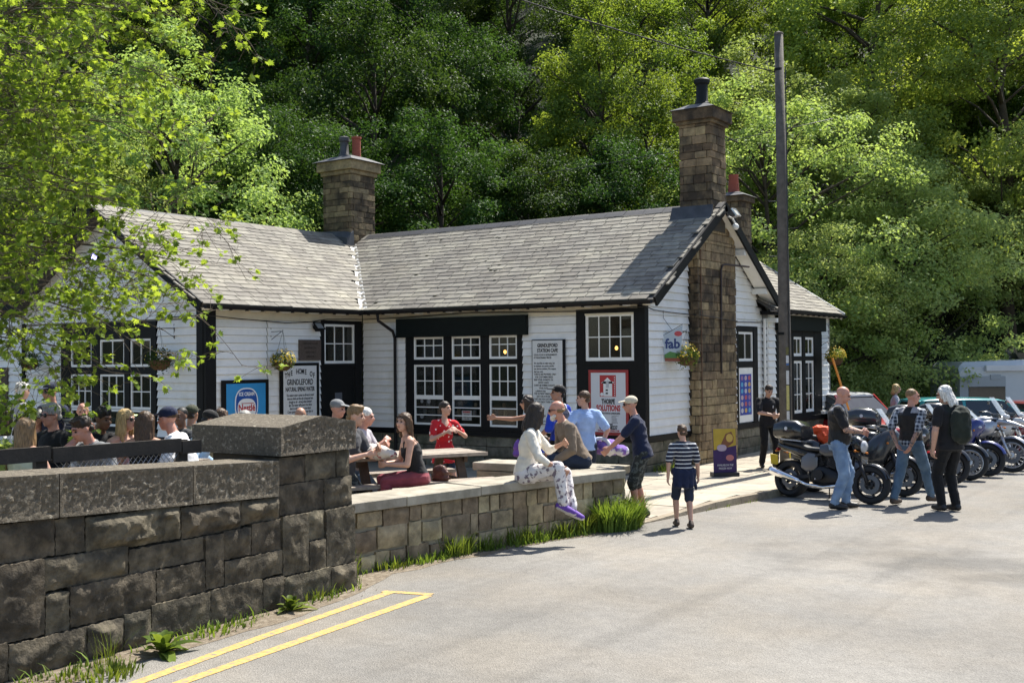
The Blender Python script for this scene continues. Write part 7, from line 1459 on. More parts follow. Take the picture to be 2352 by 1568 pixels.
# bits on tables and walls
m_ = MB(); m_.lathe([(.034, 0), (.042, .05), (.044, .10), (.040, .10), (.036, .01)], 16); m_.tube([(.042, 0, .08), (.075, 0, .075), (.078, 0, .04), (.04, 0, .03)], .006, 6); o = m_.build('mug', mat('mug_white', (.7, .72, .75), .3), smooth=True); o.location = (*atd(172, 1050, 222).xy, 1.125); tag(o, 'white mug standing on the nearer left picnic table', 'mug')
m_ = MB(); m_.lathe([(.03, 0), (.033, .10), (.015, .15), (.012, .18)], 12); o = m_.build('sauce_bottle', mat('sauce_red', (.45, .03, .02), .35), smooth=True); o.location = (*atd(232, 1050, 220).xy, 1.125); tag(o, 'red sauce bottle on the nearer left picnic table', 'bottle')
def blob(name, label, cat, loc, parts, m, vox=.012, amp=.015, fr=9, mats=None, kids=()):
    o = bpy.data.objects.new('t', prims_mesh(parts)); C.objects.link(o); q = o.modifiers.new('r', 'REMESH'); q.mode = 'VOXEL'; q.voxel_size = vox; s_ = o.modifiers.new('s', 'SMOOTH'); s_.iterations = 3; dg = bpy.context.evaluated_depsgraph_get(); me = bpy.data.meshes.new_from_object(o.evaluated_get(dg)); bpy.data.objects.remove(o)
    for v in me.vertices: v.co += v.normal * (mnoise.ridged_multi_fractal(v.co * fr, 1, 2, 3, .9, 1.8) - .9) * amp
    me.name = name; me.shade_smooth(); o = link(name, me, m, None, loc); return tag(o, label, cat)
e_ = lambda c, r_: ('e', Vector(c), *r_, Matrix.Identity(3), 'h')
p = atd(868, 1040, 190); blob('cloth_bag', 'crumpled white patterned bag lying on the picnic table', 'bag', (p.x, p.y, 1.06), [e_((0, 0, .07), (.20, .13, .09)), e_((.12, .05, .05), (.14, .10, .06)), e_((-.1, 0, .09), (.1, .1, .09))], cloth('bag_cloth', (.62, .58, .52), .006, .85, 'blot', (.35, .12, .12), (14,), .62))
p = atd(1012, 1085, 186); blob('handbag', 'brown leather handbag beside the woman in the maroon skirt', 'bag', (p.x, p.y, .74), [e_((0, 0, .1), (.13, .06, .11)), e_((0, 0, .05), (.15, .07, .06))], mat('brown_leather', (.09, .032, .02), .45, var=.2))
p = onz(1400, 1048, .755); bb = blob('sports_bag', 'purple and white bundled bag lying on the wall end', 'bag', (p.x, p.y, .76), [e_((0, 0, .13), (.17, .15, .13)), e_((-.16, .02, .14), (.10, .14, .13)), e_((.2, .02, .09), (.12, .12, .09))], cloth('bag_purple', (.22, .12, .42), .006, .8, 'blot', (.62, .62, .66), (7,), .54))
m_ = MB(); m_.tube([Vector((-.1 + .17 * math.cos(t), -.12 + .03 * math.sin(t), .14 + .13 * math.sin(t))) for t in lin(-.6, 3.6, 12)], .03, 8); m_.build('strap', cloth('bag_strap', (.55, .54, .58), .004), bb, smooth=True)
p = atd(1190, 1025, 152); blob('purple_bag', 'small purple bag held by the pointing woman', 'bag', (p.x, p.y, p.z - .12), [e_((0, 0, .1), (.06, .10, .13)), e_((0, 0, .02), (.07, .12, .06))], CL['purple'])
# rucksack and jacket worn by two of the people
def worn(D_lab, name, label, cat, parts, m, amp=.012):
    D = [d for d in PQ if d['label'].startswith(D_lab)][0]; o = blob(name, label, cat, (0, 0, 0), parts(D), m, .012, amp); po_ = D['obj']; o.location = po_.location; o.rotation_euler = po_.rotation_euler; return o
def pack(D):
    k, pel, sp = D['k'], D['J']['pel'], D['sp']; b = lambda x, y, t: pel + Vector((x * k, y * k, t * k)); return [('c', b(.02, -.20, .12), b(.02, -.19, .40), .125 * k, .12 * k, 'h'), ('c', b(-.06, -.2, .12), b(-.06, -.19, .38), .09 * k, .09 * k, 'h'), ('c', b(.08, -.19, .12), b(.08, -.18, .38), .08 * k, .08 * k, 'h'), ('c', b(.02, -.27, .12), b(.02, -.27, .22), .07 * k, .06 * k, 'h')]
rk = worn('grey-haired man in black seen', 'rucksack', 'dark grey-green rucksack on the back of the grey-haired man', 'rucksack', pack, cloth('pack_green', (.022, .028, .022)))
def jack(D):
    k, pel = D['k'], D['J']['pel']; b = lambda x, y, t: pel + Vector((x * k, y * k, t * k)); return [('c', b(-.15, -.02, .02), b(.15, -.02, .02), .075 * k, .075 * k, 'h'), ('c', b(-.15, -.06, .0), b(-.17, -.08, -.24), .055 * k, .03 * k, 'h'), ('c', b(.15, -.06, .0), b(.20, -.05, -.28), .055 * k, .03 * k, 'h'), ('c', b(0, -.08, .0), b(0, -.13, -.22), .09 * k, .06 * k, 'h'), ('c', b(-.09, -.08, .0), b(-.1, -.12, -.22), .07 * k, .05 * k, 'h'), ('c', b(.09, -.08, .0), b(.1, -.12, -.22), .07 * k, .05 * k, 'h')]
worn('boy in a striped', 'tied_jacket', 'dark jacket tied round the waist of the walking boy', 'jacket', jack, CL['navy'])
D = [d for d in PQ if d['label'].startswith('man in black standing')][0]
# ================================================================== MOTORCYCLES AND VEHICLES
def paint(name, col, rough=.25, metal=0.0): return mat('paint_' + name, col, rough, metal, coat=.6, var=.04, vscale=3)
GLOSSB = paint('black', (.008, .008, .009)); PRED = paint('red', (.30, .012, .02)); PBLUE = paint('blue', (.02, .03, .16)); PSIL = paint('silver', (.42, .43, .45), .3, .6); PTEAL = paint('teal', (.02, .24, .26)); PDARK = paint('charcoal', (.03, .033, .038)); PWHITE = paint('white', (.62, .63, .64)); PDKRED = paint('dark_red', (.16, .008, .018)); PORANGE = mat('hivis_orange', (.80, .09, .02), .7)
SCREEN = mat('clear_screen', (.55, .62, .68), .08, alpha=.32, spec=.8); SEAT = mat('seat_vinyl', (.012, .012, .013), .5, bump=.001); LAMP = mat('headlamp_glass', (.55, .56, .58), .06, spec=.9); REDL = mat('tail_lens', (.35, .01, .01), .2); AMB = mat('amber_lens', (.55, .17, .01), .2); ENG = mat('engine_alloy', (.16, .16, .165), .4, .8, var=.2, vscale=20); ENGB = mat('engine_black', (.02, .02, .021), .45, .4); CARGL = mat('car_glass', (.012, .017, .018), .05, spec=.9); PLATE_Y = mat('plate_yellow', (.55, .42, .03), .5); PLATE_W = mat('plate_white', (.6, .6, .6), .5)
def ring(x, hw, z0, z1, n=16, e=2.5, yc=0.0):
    c, h = (z0 + z1) / 2, (z1 - z0) / 2; return [(x, yc + hw * math.copysign(abs(math.cos(t)) ** (2 / e), math.cos(t)), c + h * math.copysign(abs(math.sin(t)) ** (2 / e), math.sin(t))) for t in [2 * math.pi * i / n for i in range(n)]]
def bloft(nm, secs, m, o, e=2.5, n=16): mb = MB(); mb.loft([ring(*s, n=n, e=e) for s in secs]); return mb.build(nm, m, o, auto=45)
def wheel(o, x, z, r_, wd, spokes, rimm, disc=True, y=0.0, fat=.085):
    w_ = empty('wheel', (x, y, z), parent=o); prof = [(r_ - fat, -wd * .42), (r_ - fat * .45, -wd * .5), (r_ - fat * .12, -wd * .36), (r_, -wd * .12), (r_, wd * .12), (r_ - fat * .12, wd * .36), (r_ - fat * .45, wd * .5), (r_ - fat, wd * .42), (r_ - fat - .012, 0)]
    mb = MB(); mb.lathe(prof, 30, ax='y', closed=True); mb.build('tyre', RUBBER, w_, auto=50); rr = r_ - fat
    mb = MB(); mb.lathe([(rr + .006, -wd * .40), (rr - .006, -wd * .42), (rr - .028, -wd * .25), (rr - .03, wd * .25), (rr - .006, wd * .42), (rr + .006, wd * .40)], 30, ax='y', closed=True); mb.lathe([(.045, -.06), (.055, -.045), (.055, .045), (.045, .06), (.012, .06), (.012, -.06)], 14, ax='y', closed=True)
    for i in range(spokes):
        a = 2 * math.pi * i / spokes; d = Vector((math.cos(a), 0, math.sin(a))); t = Vector((-math.sin(a), 0, math.cos(a)))
        if spokes > 9:
            for sg in (1, -1): mb.tube([d * .05 + Vector((0, sg * .05, 0)), d * rr + t * .05 * sg], .004, 4, False)
        else: mb.loft([[d * .045 + t * .022 + Vector((0, q, 0)) for q in (-.02, .02)] + [d * .045 - t * .022 + Vector((0, q, 0)) for q in (.02, -.02)], [d * (rr - .012) + t * .016 + Vector((0, q, 0)) for q in (-.022, .022)] + [d * (rr - .012) - t * .016 + Vector((0, q, 0)) for q in (.022, -.022)]])
    mb.build('rim', rimm, w_, auto=40)
    if disc:
        for sg in ((1, -1) if disc == 2 else (-1,)): mb = MB(); mb.lathe([(.155, -.003), (.155, .003), (.085, .003), (.085, -.003)], 28, (0, sg * .072, 0), 'y', True); mb.build('brake_disc', mat('disc_steel', (.13, .13, .135), .45, .8), w_, auto=40)
    return w_
def mbike(label, x, y, yaw, tank=GLOSSB, style='naked', rim=DKMET, forkm=DKMET, lean=9, sc=1.0, spokes=5, muff=CHROME, screen=False, topbox=False, pannier=False, engine=ENG, steer=14, plate=None, seatm=SEAT, fatr=.19, fair=None, mirrors=True, rw=.312):
    o = empty('motorcycle', (x, y, gz(x, y))); o.rotation_euler = (R(-lean) * -1 * -1, 0, yaw); o.rotation_euler = (R(lean) * -1, 0, yaw); o.scale = (sc, sc, sc); tag(o, label, 'motorcycle', 'motorcycles parked in a row'); fa, ra = .74, -.72
    adv = style == 'adventure'; sport = style in ('sport', 'tourer'); zr = .04 if adv else 0
    fw = wheel(o, fa, rw + zr * .5, rw + zr * .5, .13 if not adv else .11, spokes, rim, 2); fw.rotation_euler[2] = R(steer); wheel(o, ra, rw, rw, fatr, spokes, rim, 1, fat=.095)
    hx, hz = .40, .98 + zr                                        # head of the fork
    for s in (1, -1): mb = MB(); mb.tube([(fa, s * .105, rw), (fa - .17, s * .105, rw + .36)], .031, 10); mb.tube([(fa - .15, s * .105, rw + .33), (hx, s * .105, hz)], .023, 10); mb.build('fork_leg', forkm, o, smooth=True)
    for z_, x_ in ((hz - .04, hx + .02), (hz - .22, hx + .085)): mb = MB(); mb.box((x_ - .05, -.14, z_ - .018), (x_ + .05, .14, z_ + .018)); bevel(mb.build('fork_yoke', DKMET, o), .008)
    mb = MB(); n = 12; a0, a1 = (R(20), R(150)) if not adv else (R(40), R(140)); rr = rw + zr * .5 + .03; rg = []
    for i in range(n + 1): a = a0 + (a1 - a0) * i / n; c = Vector((fa + math.cos(a) * rr, 0, rw + zr * .5 + math.sin(a) * rr)); d = Vector((math.cos(a), 0, math.sin(a))); rg.append([c + Vector((0, -.075, 0)) - d * .035, c + Vector((0, -.05, 0)), c + d * .012, c + Vector((0, .05, 0)), c + Vector((0, .075, 0)) - d * .035, c + Vector((0, .045, 0)) - d * .012, c + Vector((0, -.045, 0)) - d * .012])
    mb.loft(rg); mb.build('front_mudguard', tank if style != 'naked' else GLOSSB, o, auto=50)
    # frame, engine
    mb = MB(); 
    for s in (1, -1): mb.tube([(hx - .02, s * .03, hz - .12), (.15, s * .14, .80), (-.2, s * .15, .72), (-.30, s * .13, .45)], .022, 8); mb.tube([(hx, s * .03, hz - .2), (.34, s * .12, .50), (.25, s * .13, .25), (-.2, s * .12, .24), (-.32, s * .12, .42)], .018, 8); mb.tube([(-.2, s * .14, .74), (-.6, s * .11, .80), (-.85, s * .08, .86)], .016, 7)
    mb.build('frame', DKMET, o, smooth=True); mb = MB()
    for s in (1, -1): mb.bar((-.28, s * .11, .38), (ra, s * .11, rw), .035, .06)
    mb.build('swingarm', ALU if adv else DKMET, o)
    mb = MB(); mb.loft([ring(xx, hw, z0, z1, 14, 3) for xx, hw, z0, z1 in ((-.32, .10, .30, .52), (-.25, .17, .24, .60), (.0, .175, .22, .56), (.16, .155, .25, .50), (.24, .10, .30, .45))]); mb.build('crankcase', engine, o, auto=45)
    for s in (1, -1): mb = MB(); mb.lathe([(.02, 0), (.07, 0), (.085, -.02), (.085, -.06)], 18, (-.08, s * .19 + (.04 if s > 0 else -.0), .40), 'y'); mb.build('engine_cover', ENGB, o, auto=40)
    for (bx, ang) in ((.06, 22), (-.14, -22)) if style == 'naked' else ((.10, 28),):
        d = Vector((math.sin(R(ang)), 0, math.cos(R(ang)))); f = Vector((d.z, 0, -d.x)); mb = MB(); b0 = Vector((bx, 0, .54))
        for q in range(7): mb.obox(b0 + d * (.02 + q * .028), f * (.085 if q < 6 else .07), Vector((0, .15 if style != 'naked' else .12, 0)), d * (.008 if q < 6 else .03))
        mb.obox(b0 + d * .1, f * .06, Vector((0, .10, 0)), d * .1); mb.build('cylinder', engine, o)
    mb = MB(); mb.box((.30, -.16, .46), (.345, .16, .74)); bevel(mb.build('radiator', ENGB, o), .008)
    # exhaust on the right-hand side
    up = .16 if style in ('naked',) else (.30 if sport or adv else .15); mb = MB(); mb.tube([(.22, -.08, .60), (.36, -.13, .48), (.30, -.17, .26), (.0, -.19, .20), (-.30, -.20, .22), (-.46, -.215, .28)], [.024, .024, .026, .028, .03, .032], 10); mb.build('exhaust_pipe', STEEL if style != 'naked' else CHROME, o, smooth=True)
    a = Vector((-.44, -.215, .27)); b = Vector((-1.02 if style == 'naked' else -.92, -.235, .27 + up)); mb = MB(); mb.tube([a, a.lerp(b, .12), a.lerp(b, .25), a.lerp(b, .9), b, b + (b - a).normalized() * .01], [.034, .046, .058, .066, .060, .03], 14); mb.build('muffler', muff, o, smooth=True)
    # tank, seat, tail
    z = zr; bloft('tank', ((-.16, .07, .76 + z, .90 + z), (-.10, .12, .74 + z, .955 + z), (.05, .165, .75 + z, 1.01 + z), (.22, .165, .79 + z, 1.03 + z), (.33, .12, .84 + z, 1.01 + z), (.38, .06, .88 + z, .97 + z)), tank, o)
    mb = MB(); mb.lathe([(.035, 0), (.035, .012), (.02, .016)], 12, (.14, 0, 1.022 + z)); mb.build('filler_cap', CHROME, o)
    bloft('seat', ((-.92, .07, .90 + z, .955 + z), (-.80, .115, .86 + z, .955 + z), (-.55, .135, .82 + z, .93 + z), (-.40, .14, .78 + z, .87 + z), (-.2, .13, .77 + z, .865 + z), (-.11, .08, .79 + z, .88 + z)), seatm, o)
    bloft('tail', ((-1.02, .05, .84 + z, .91 + z), (-.9, .10, .78 + z, .90 + z), (-.6, .13, .70 + z, .86 + z), (-.32, .13, .62 + z, .82 + z), (-.24, .10, .66 + z, .78 + z)), tank if style != 'adventure' else PDARK, o)
    if style == 'naked': bloft('air_scoop', ((-.12, .03, .76, .90), (0, .035, .70, .93), (.16, .035, .72, .90), (.24, .02, .76, .86)), mat('scoop_alloy', (.10, .105, .115), .3, .7), o, 2.2).location = (0, -.165, 0); bloft('side_panel', ((-.46, .02, .50, .68), (-.36, .025, .44, .76), (-.22, .025, .46, .74), (-.16, .01, .54, .68)), mat('panel_alloy', (.16, .16, .165), .35, .6), o, 2.4).location = (0, -.15, 0)
    mb = MB(); rg = []
    for i in range(9): aa = R(60 + i * 11); c = Vector((ra + math.cos(aa) * (rw + .04), 0, rw + math.sin(aa) * (rw + .04))); d = Vector((math.cos(aa), 0, math.sin(aa))); rg.append([c + Vector((0, -.10, 0)) - d * .02, c, c + Vector((0, .10, 0)) - d * .02, c - d * .02])
    mb.loft(rg); mb.build('rear_mudguard', GLOSSB, o, auto=50)
    mb = MB(); mb.obox((-1.10, 0, .62), (.004, 0, -.002), (0, .11, 0), (-.015, 0, .085)); mb.build('number_plate', PLATE_Y, o); mb = MB(); mb.ell((-1.03, 0, .80), .03, .06, .03, 10, 6); mb.build('tail_light', REDL, o, smooth=True)
    # controls
    hb = hz + (.10 if adv or style == 'tourer' else .06); mb = MB(); mb.tube([(hx - .16, -.37, hb - .01), (hx - .06, -.24, hb + .02), (hx, -.08, hb - .02), (hx, .08, hb - .02), (hx - .06, .24, hb + .02), (hx - .16, .37, hb - .01)], .012, 8); mb.build('handlebar', STEEL, o, smooth=True)
    for s in (1, -1):
        mb = MB(); mb.tube([(hx - .10, s * .29, hb + .01), (hx - .165, s * .385, hb - .012)], .018, 8); mb.build('grip', RUBBER, o, smooth=True); mb = MB(); mb.tube([(hx - .05, s * .27, hb + .01), (hx - .10, s * .38, hb)], .006, 5); mb.build('lever', ALU, o)
        if mirrors: mb = MB(); mb.tube([(hx - .06, s * .25, hb), (hx + .02, s * .31, hb + .10), (hx, s * .34, hb + .15)], .006, 5); mb.ell((hx - .005, s * .36, hb + .18), .018, .07, .042, 10, 6); mb.build('mirror', CHROME if style == 'naked' else GLOSSB, o, smooth=True)
        for (ix, iz, iy) in ((hx + .13, .83 + z, .17), (-.95, .76, .16)): mb = MB(); mb.tube([(ix, s * .05, iz), (ix, s * iy, iz)], .008, 5); mb.ell((ix, s * (iy + .02), iz), .022, .03, .02, 8, 6); mb.build('indicator', AMB, o, smooth=True)
        mb = MB(); mb.tube([(-.12, s * .14, .33), (-.12, s * .27, .33)], .012, 6); mb.build('foot_peg', ALU, o)
    mb = MB(); mb.box((hx - .03, -.12, hz + .02), (hx + .09, .12, hz + .10)); bevel(mb.build('clocks', PDARK, o), .02)
    mb = MB(); mb.tube([(-.1, .16, .28), (-.16, .30, -.0 + .02)], .011, 6); mb.box((-.20, .26, .0), (-.12, .34, .012)); mb.build('side_stand', DKMET, o)
    lx = hx + .19
    if sport:
        bloft('fairing', ((.16, .20, .50, .84), (.30, .235, .42, .98), (.46, .22, .50, 1.06), (.58, .16, .74, 1.08), (.66, .09, .84, 1.02), (.69, .03, .88, .97)), fair or tank, o, 2.8); bloft('belly_pan', ((-.22, .15, .22, .40), (.0, .19, .18, .44), (.22, .18, .22, .48), (.34, .10, .32, .46)), fair or tank, o, 2.8)
        for s in (1, -1): mb = MB(); mb.ell((.60, s * .085, .90), .06, .055, .035, 12, 8); mb.build('headlight', LAMP, o, smooth=True)
    elif adv:
        bloft('beak', ((.30, .13, .84, 1.0), (.52, .10, .90, 1.04), (.74, .07, .90, .985), (.96, .02, .86, .90)), fair or tank, o, 2.4); bloft('shroud', ((.05, .19, .62, .96), (.22, .22, .60, 1.0), (.40, .20, .68, 1.0), (.48, .12, .78, .98)), tank, o, 3)
        for s in (1, -1): mb = MB(); mb.ell((lx + .02, s * .06, 1.07), .05, .055, .05, 12, 8); mb.build('headlight', LAMP, o, smooth=True)
    else:
        bloft('headlight_cowl', ((hx + .02, .11, .84, 1.10), (hx + .10, .13, .82, 1.08), (hx + .17, .11, .84, 1.02)), GLOSSB, o); mb = MB(); mb.lathe([(.10, 0), (.10, .02), (.07, .045), (0, .055)], 18, (hx + .165, 0, .92), 'x'); mb.build('headlight', LAMP, o, auto=50)
    if screen:
        rg = []
        for i in range(5): t = i / 4; xx = (hx + .24) - t * .26; zz = 1.04 + z + t * (.36 if adv or style == 'tourer' else .24); hw = .17 - .05 * t * t; rg.append([(xx - .07 * (q / .5) ** 2 * .5 - abs(q) * .05, q * 2 * hw, zz - abs(q) * .03) for q in (-.5, -.3, -.1, .1, .3, .5)])
        vs = [p for r_ in rg for p in r_]; mb = MB(); mb.add(vs + [(x_ - .006, y_, z_) for x_, y_, z_ in vs], [(i * 6 + j, i * 6 + j + 1, i * 6 + j + 7, i * 6 + j + 6) for i in range(4) for j in range(5)] + [(30 + i * 6 + j, 30 + i * 6 + j + 6, 30 + i * 6 + j + 7, 30 + i * 6 + j + 1) for i in range(4) for j in range(5)]); mb.build('windscreen', SCREEN, o, smooth=True)
    if plate: mb = MB(); mb.obox((.60, 0, .70), (.003, 0, 0), (0, .11, 0), (0, 0, .06)); mb.build('front_plate', GLOSSB, o); txt(plate, .08, (.606, 0, .68), (0, 1, 0), (0, 0, 1), PLATE_W, o)
    if topbox:
        mb = MB(); mb.bar((-.55, 0, .95), (-.95, 0, .97), .18, .02); mb.build('rack', STEEL, o)
        bloft('top_box', ((-1.06, .16, 1.01, 1.18), (-1.02, .23, .98, 1.26), (-.85, .26, .97, 1.31), (-.60, .25, .97, 1.30), (-.50, .20, .99, 1.22)), PDARK if topbox != 'black' else GLOSSB, o, 3.4)
        mb = MB(); mb.lathe([(.03, -.002), (.03, .002)], 14, (-.75, -.262, 1.14), 'y'); mb.build('sticker', PLATE_W, o)
    if pannier:
        for s in (1, -1): bloft('pannier', ((-.98, .08, .50, .80), (-.92, .12, .46, .84), (-.60, .12, .46, .84), (-.52, .07, .50, .80)), PDARK, o, 3.6).location = (0, s * .30, 0)
    return o
YB = 0.0
def bk_at(label, fx, fy, yaw=0.0, **k):
    """front-wheel contact point -> bike origin"""
    s = k.get('sc', 1.0); return mbike(label, fx - .74 * s * math.cos(yaw), fy - .74 * s * math.sin(yaw), yaw, **k)
bk_at('nearest motorcycle, black with chrome exhaust and big black top box', 4.63, -1.60, R(-12), style='naked', topbox='black', plate='77.92', fatr=.2, sc=.94, engine=ENGB, rim=DKMET)
b2 = bk_at('second motorcycle with an orange jacket on its seat, beside the plaid biker', 4.80, -.42, R(2), style='tourer', tank=GLOSSB, fair=PDARK, screen=True, pannier=True, muff=DKMET, rim=DKMET)
bk_at('red and black faired motorcycle between the plaid biker and grey-haired man', 4.97, .64, R(-3), style='sport', tank=PRED, fair=GLOSSB, muff=CHROME, screen=True, rim=GLOSSB, spokes=6)
bk_at('black motorcycle with black cases hidden behind the grey-haired man', 5.05, 1.66, R(3), style='tourer', tank=GLOSSB, topbox=True, pannier=True, screen=True, spokes=10)
bk_at('dark spoked-wheel motorcycle just right of the grey-haired man', 5.16, 2.57, R(-2), style='naked', tank=PDARK, screen=True, spokes=18, rim=ALU, engine=ENG)
bk_at('blue motorcycle with clear screen to the right of the grey-haired man', 5.30, 3.36, R(2), style='sport', tank=PBLUE, fair=PBLUE, screen=True, topbox=True, spokes=5)
bk_at('silver adventure motorcycle with pointed beak near the right edge', 5.52, 4.42, R(-8), style='adventure', tank=PSIL, screen=True, topbox=True, pannier=True, forkm=ALU, spokes=18, rim=ALU, lean=8)
bk_at('white and black adventure motorcycle second from the right edge', 5.66, 5.30, R(-4), style='adventure', tank=PWHITE, screen=True, forkm=ALU, spokes=18, rim=DKMET)
bk_at('dark motorcycle cut by the right edge of the picture', 5.85, 6.25, R(-4), style='tourer', tank=PDKRED, screen=True, pannier=True)
bk_at('farthest motorcycle, black, past the right edge bikes', 5.95, 7.1, R(2), style='naked', tank=GLOSSB, screen=True)
# orange jacket laid over the second bike
p = b2.location; blob('hivis_jacket', 'bright orange jacket heaped on the seat of the second motorcycle', 'jacket', (p.x - .42, p.y - .02, p.z + .95), [e_((0, 0, .05), (.26, .17, .09)), e_((.14, .05, .10), (.15, .13, .08)), e_((-.12, -.05, .08), (.15, .12, .08)), e_((0, -.14, -.04), (.16, .06, .12))], PORANGE, .014, .03, 8)
# cars: body shell, glasshouse, roof, lights, wheels
def car(label, u, pm, yaw, m, L=4.0, W=1.72, H=1.46, kind='hatch', dz=0.0, roofm=None):
    p = ground_at(u, FPX / pm); o = empty('parked_car', (p.x, p.y, gz(p.x, p.y) + dz), yaw); tag(o, label, 'car'); h = W / 2; x0 = -L / 2
    bloft('body', [(x0, h * .80, .34, .80), (x0 + .12, h * .94, .26, .92), (x0 + .7, h, .22, .95), (x0 + L * .5, h, .22, .93), (x0 + L * .72, h, .22, .92), (x0 + L - .5, h * .96, .24, .84), (x0 + L - .1, h * .86, .28, .70), (x0 + L, h * .70, .36, .58)], m, o, 4.5, 20)
    b0, b1, b2_, b3 = (x0 + .10, x0 + .42, x0 + L * .60, x0 + L * .76) if kind == 'hatch' else (x0 + .06, x0 + .22, x0 + L * .60, x0 + L * .76)
    def quad(nm, pts, mm, t=.012): mb = MB(); P0 = [Vector(q) for q in pts]; n_ = (P0[1] - P0[0]).cross(P0[3] - P0[0]).normalized(); mb.poly(P0, t, n_); mb.build(nm, mm, o)
    zb, zt = .91, H - .05; hb, ht = h * .96, h * .76
    bloft('roof', [(b1 - .06, ht * .90, zt - .03, zt + .02), (b1 + .15, ht, zt - .03, zt + .055), ((b1 + b2_) / 2, ht * 1.0, zt - .03, zt + .07), (b2_ - .12, ht, zt - .03, zt + .05), (b2_ + .08, ht * .92, zt - .05, zt + .0)], roofm or m, o, 4, 16)
    quad('windscreen', [(b3, hb * .92, zb), (b3, -hb * .92, zb), (b2_, -ht * .95, zt), (b2_, ht * .95, zt)], CARGL); quad('rear_window', [(b0, -hb * .9, zb), (b0, hb * .9, zb), (b1, ht * .92, zt), (b1, -ht * .92, zt)], CARGL); md = (b1 + b2_) / 2
    for s in (1, -1):
        for (ua, ub_, ta, tb) in ((b0 + .18, md - .04, b1 + .08, md - .04), (md + .04, b3 - .12, md + .04, b2_ - .04)):
            P0 = [(ua, s * hb, zb), (ub_, s * hb, zb), (tb, s * ht, zt), (ta, s * ht, zt)]; quad('side_window', P0 if s < 0 else P0[::-1], CARGL)
        mb = MB(); mb.bar((b0 + .06, s * hb * .97, zb - .03), (b1, s * ht, zt + .01), .07, .05); mb.bar((b3 - .04, s * hb * .97, zb - .03), (b2_ - .0, s * ht, zt), .06, .05); mb.bar((md, s * (hb - .005), zb), (md, s * (ht - .005), zt), .07, .03); mb.build('pillar', m, o)
        mb = MB(); mb.ell((x0 + L - .16, s * h * .62, .68), .12, .18, .09, 10, 8); mb.build('headlight', LAMP, o, smooth=True); mb = MB(); mb.ell((x0 + .07, s * h * .72, .80), .07, .12, .12, 10, 8); mb.build('tail_light', REDL, o, smooth=True); mb = MB(); mb.ell((b3 - .1, s * (h + .09), .98), .06, .09, .06, 10, 6); mb.build('mirror', m, o, smooth=True)
        for xx in (x0 + .72, x0 + L - .78): wheel(o, xx, .31, .31, .2, 6, ALU, False, y=s * (h - .10))
    return o
HR_ = math.atan2(RGT[1], RGT[0])
car('teal hatchback parked behind the motorcycles in front of the camper van', 2238, 96, HR_ + R(2), PTEAL, 3.9)
car('dark estate car behind the teal hatchback', 2330, 89, HR_ + R(12), PDARK, 4.4, kind='estate')
car('dark red car at the right edge behind the motorcycles', 2420, 98, HR_ - R(70), PDKRED, 4.0, H=1.42)
car('red car with a pale roof parked by the far corner of the cafe', 1935, 88, HR_ - R(62), PRED, 3.9, H=1.52, roofm=PWHITE)
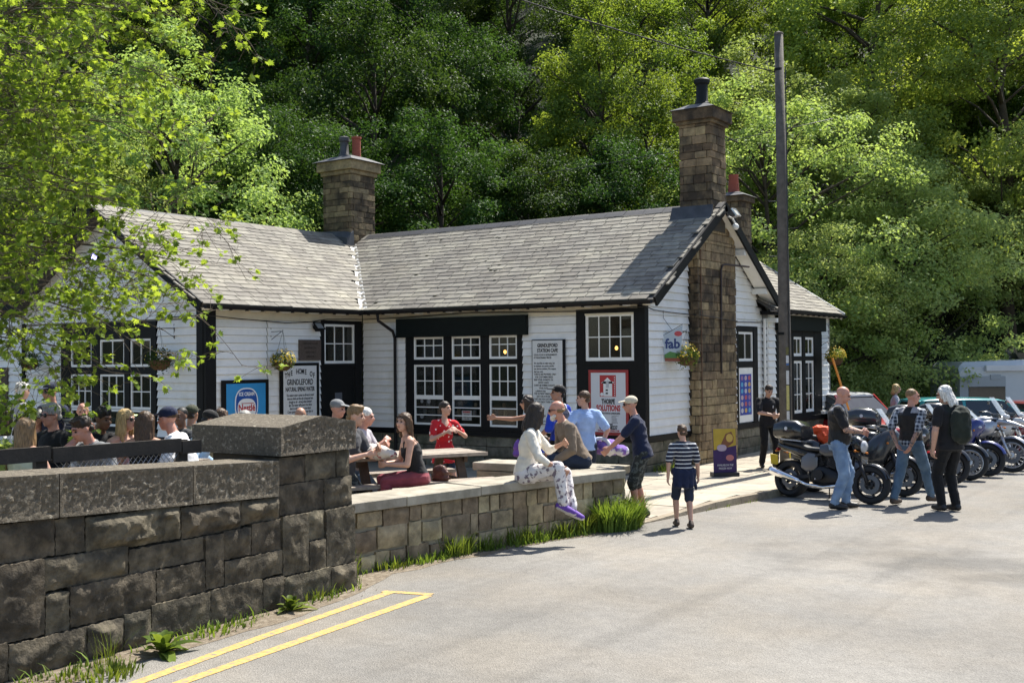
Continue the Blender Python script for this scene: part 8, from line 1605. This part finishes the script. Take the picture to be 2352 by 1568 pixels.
# camper van
p = ground_at(2345, 34.0); cv = empty('camper_van', (p.x, p.y, gz(p.x, p.y)), HR_ + R(1)); tag(cv, 'pale grey camper van parked under the trees at the right', 'camper van'); CVB = mat('camper_shell', (.50, .53, .55), .35, coat=.3, var=.03); CVG = mat('camper_grey', (.30, .33, .35), .4)
secs = lambda x, z1: [(x, -1.1, .45), (x, 1.1, .45), (x, 1.12, 1.2), (x, 1.10, z1 - .15), (x, .98, z1), (x, -.98, z1), (x, -1.10, z1 - .15), (x, -1.12, 1.2)]
mb = MB(); mb.loft([secs(-2.35, 2.55), secs(-2.2, 2.72), secs(0, 2.78), secs(2.2, 2.78), secs(2.7, 2.72), secs(3.3, 2.5), [(x + .0, y, min(z, 1.45)) for x, y, z in secs(3.7, 2.0)]]); mb.build('body', CVB, cv, auto=35)
def cvp(nm, x0, x1, z0, z1, m, d=.012, y=-1.125): mb = MB(); mb.box((x0, y - d, z0), (x1, y + .02, z1)); bevel(mb.build(nm, m, cv), .006)
cvp('side_skirt', -2.3, 3.0, .32, .5, CVG); cvp('awning', -1.6, 2.2, 2.45, 2.62, PWHITE, .10, -1.10); cvp('window_frame', -.32, 1.02, 1.28, 2.02, mat('camper_rim', (.08, .08, .085), .5)); cvp('window', -.25, .95, 1.34, 1.96, mat('curtained_glass', (.13, .12, .10), .15, var=.7, vscale=9), .018)
cvp('window', -2.1, -1.02, 1.40, 2.0, CARGL, .016); cvp('vent', -1.45, -1.15, 2.2, 2.34, CVG, .02); cvp('panel_grey', -2.36, -1.0, .6, 2.3, CVG, .004); cvp('door', 1.55, 2.15, .6, 2.2, CVB, .012); cvp('window', 1.62, 2.08, 1.35, 2.05, CARGL, .024)
pts = [(.75 + .9 * t, 2.42 - .42 * math.sin(t * 1.5)) for t in lin(0, 1, 8)]; mb = MB(); vs = [(x, -1.142, z) for x, z in pts] + [(x, -1.142, z - .10 * math.sin(i / 8 * 3.14) - .01) for i, (x, z) in enumerate(pts)]; mb.add(vs, [(i, i + 1, 10 + i, 9 + i) for i in range(8)]); mb.build('stripe', mat('camper_stripe', (.10, .11, .13), .5), cv)
mb = MB(); mb.poly([(1.86, -1.142, 2.36), (2.0, -1.142, 2.26), (2.14, -1.142, 2.36), (2.0, -1.142, 2.31)], .003, (0, -1, 0)); mb.build('emblem', MATS['camper_stripe'], cv)
mb = MB(); mb.hexa([(-.2, -.3, 2.80), (.3, -.3, 2.80), (.3, .3, 2.80), (-.2, .3, 2.80), (-.45, -.3, 3.18), (-.42, -.3, 3.20), (-.42, .3, 3.20), (-.45, .3, 3.18)]); mb.build('roof_hatch', CARGL, cv); mb = MB(); mb.ell((.6, 0, 2.86), .3, .25, .10, 12, 8); mb.build('roof_vent', PWHITE, cv, smooth=True)
for xx in (-1.3, 2.35):
    for s in (1, -1): wheel(cv, xx, .33, .33, .2, 6, ALU, False, y=s * .98)
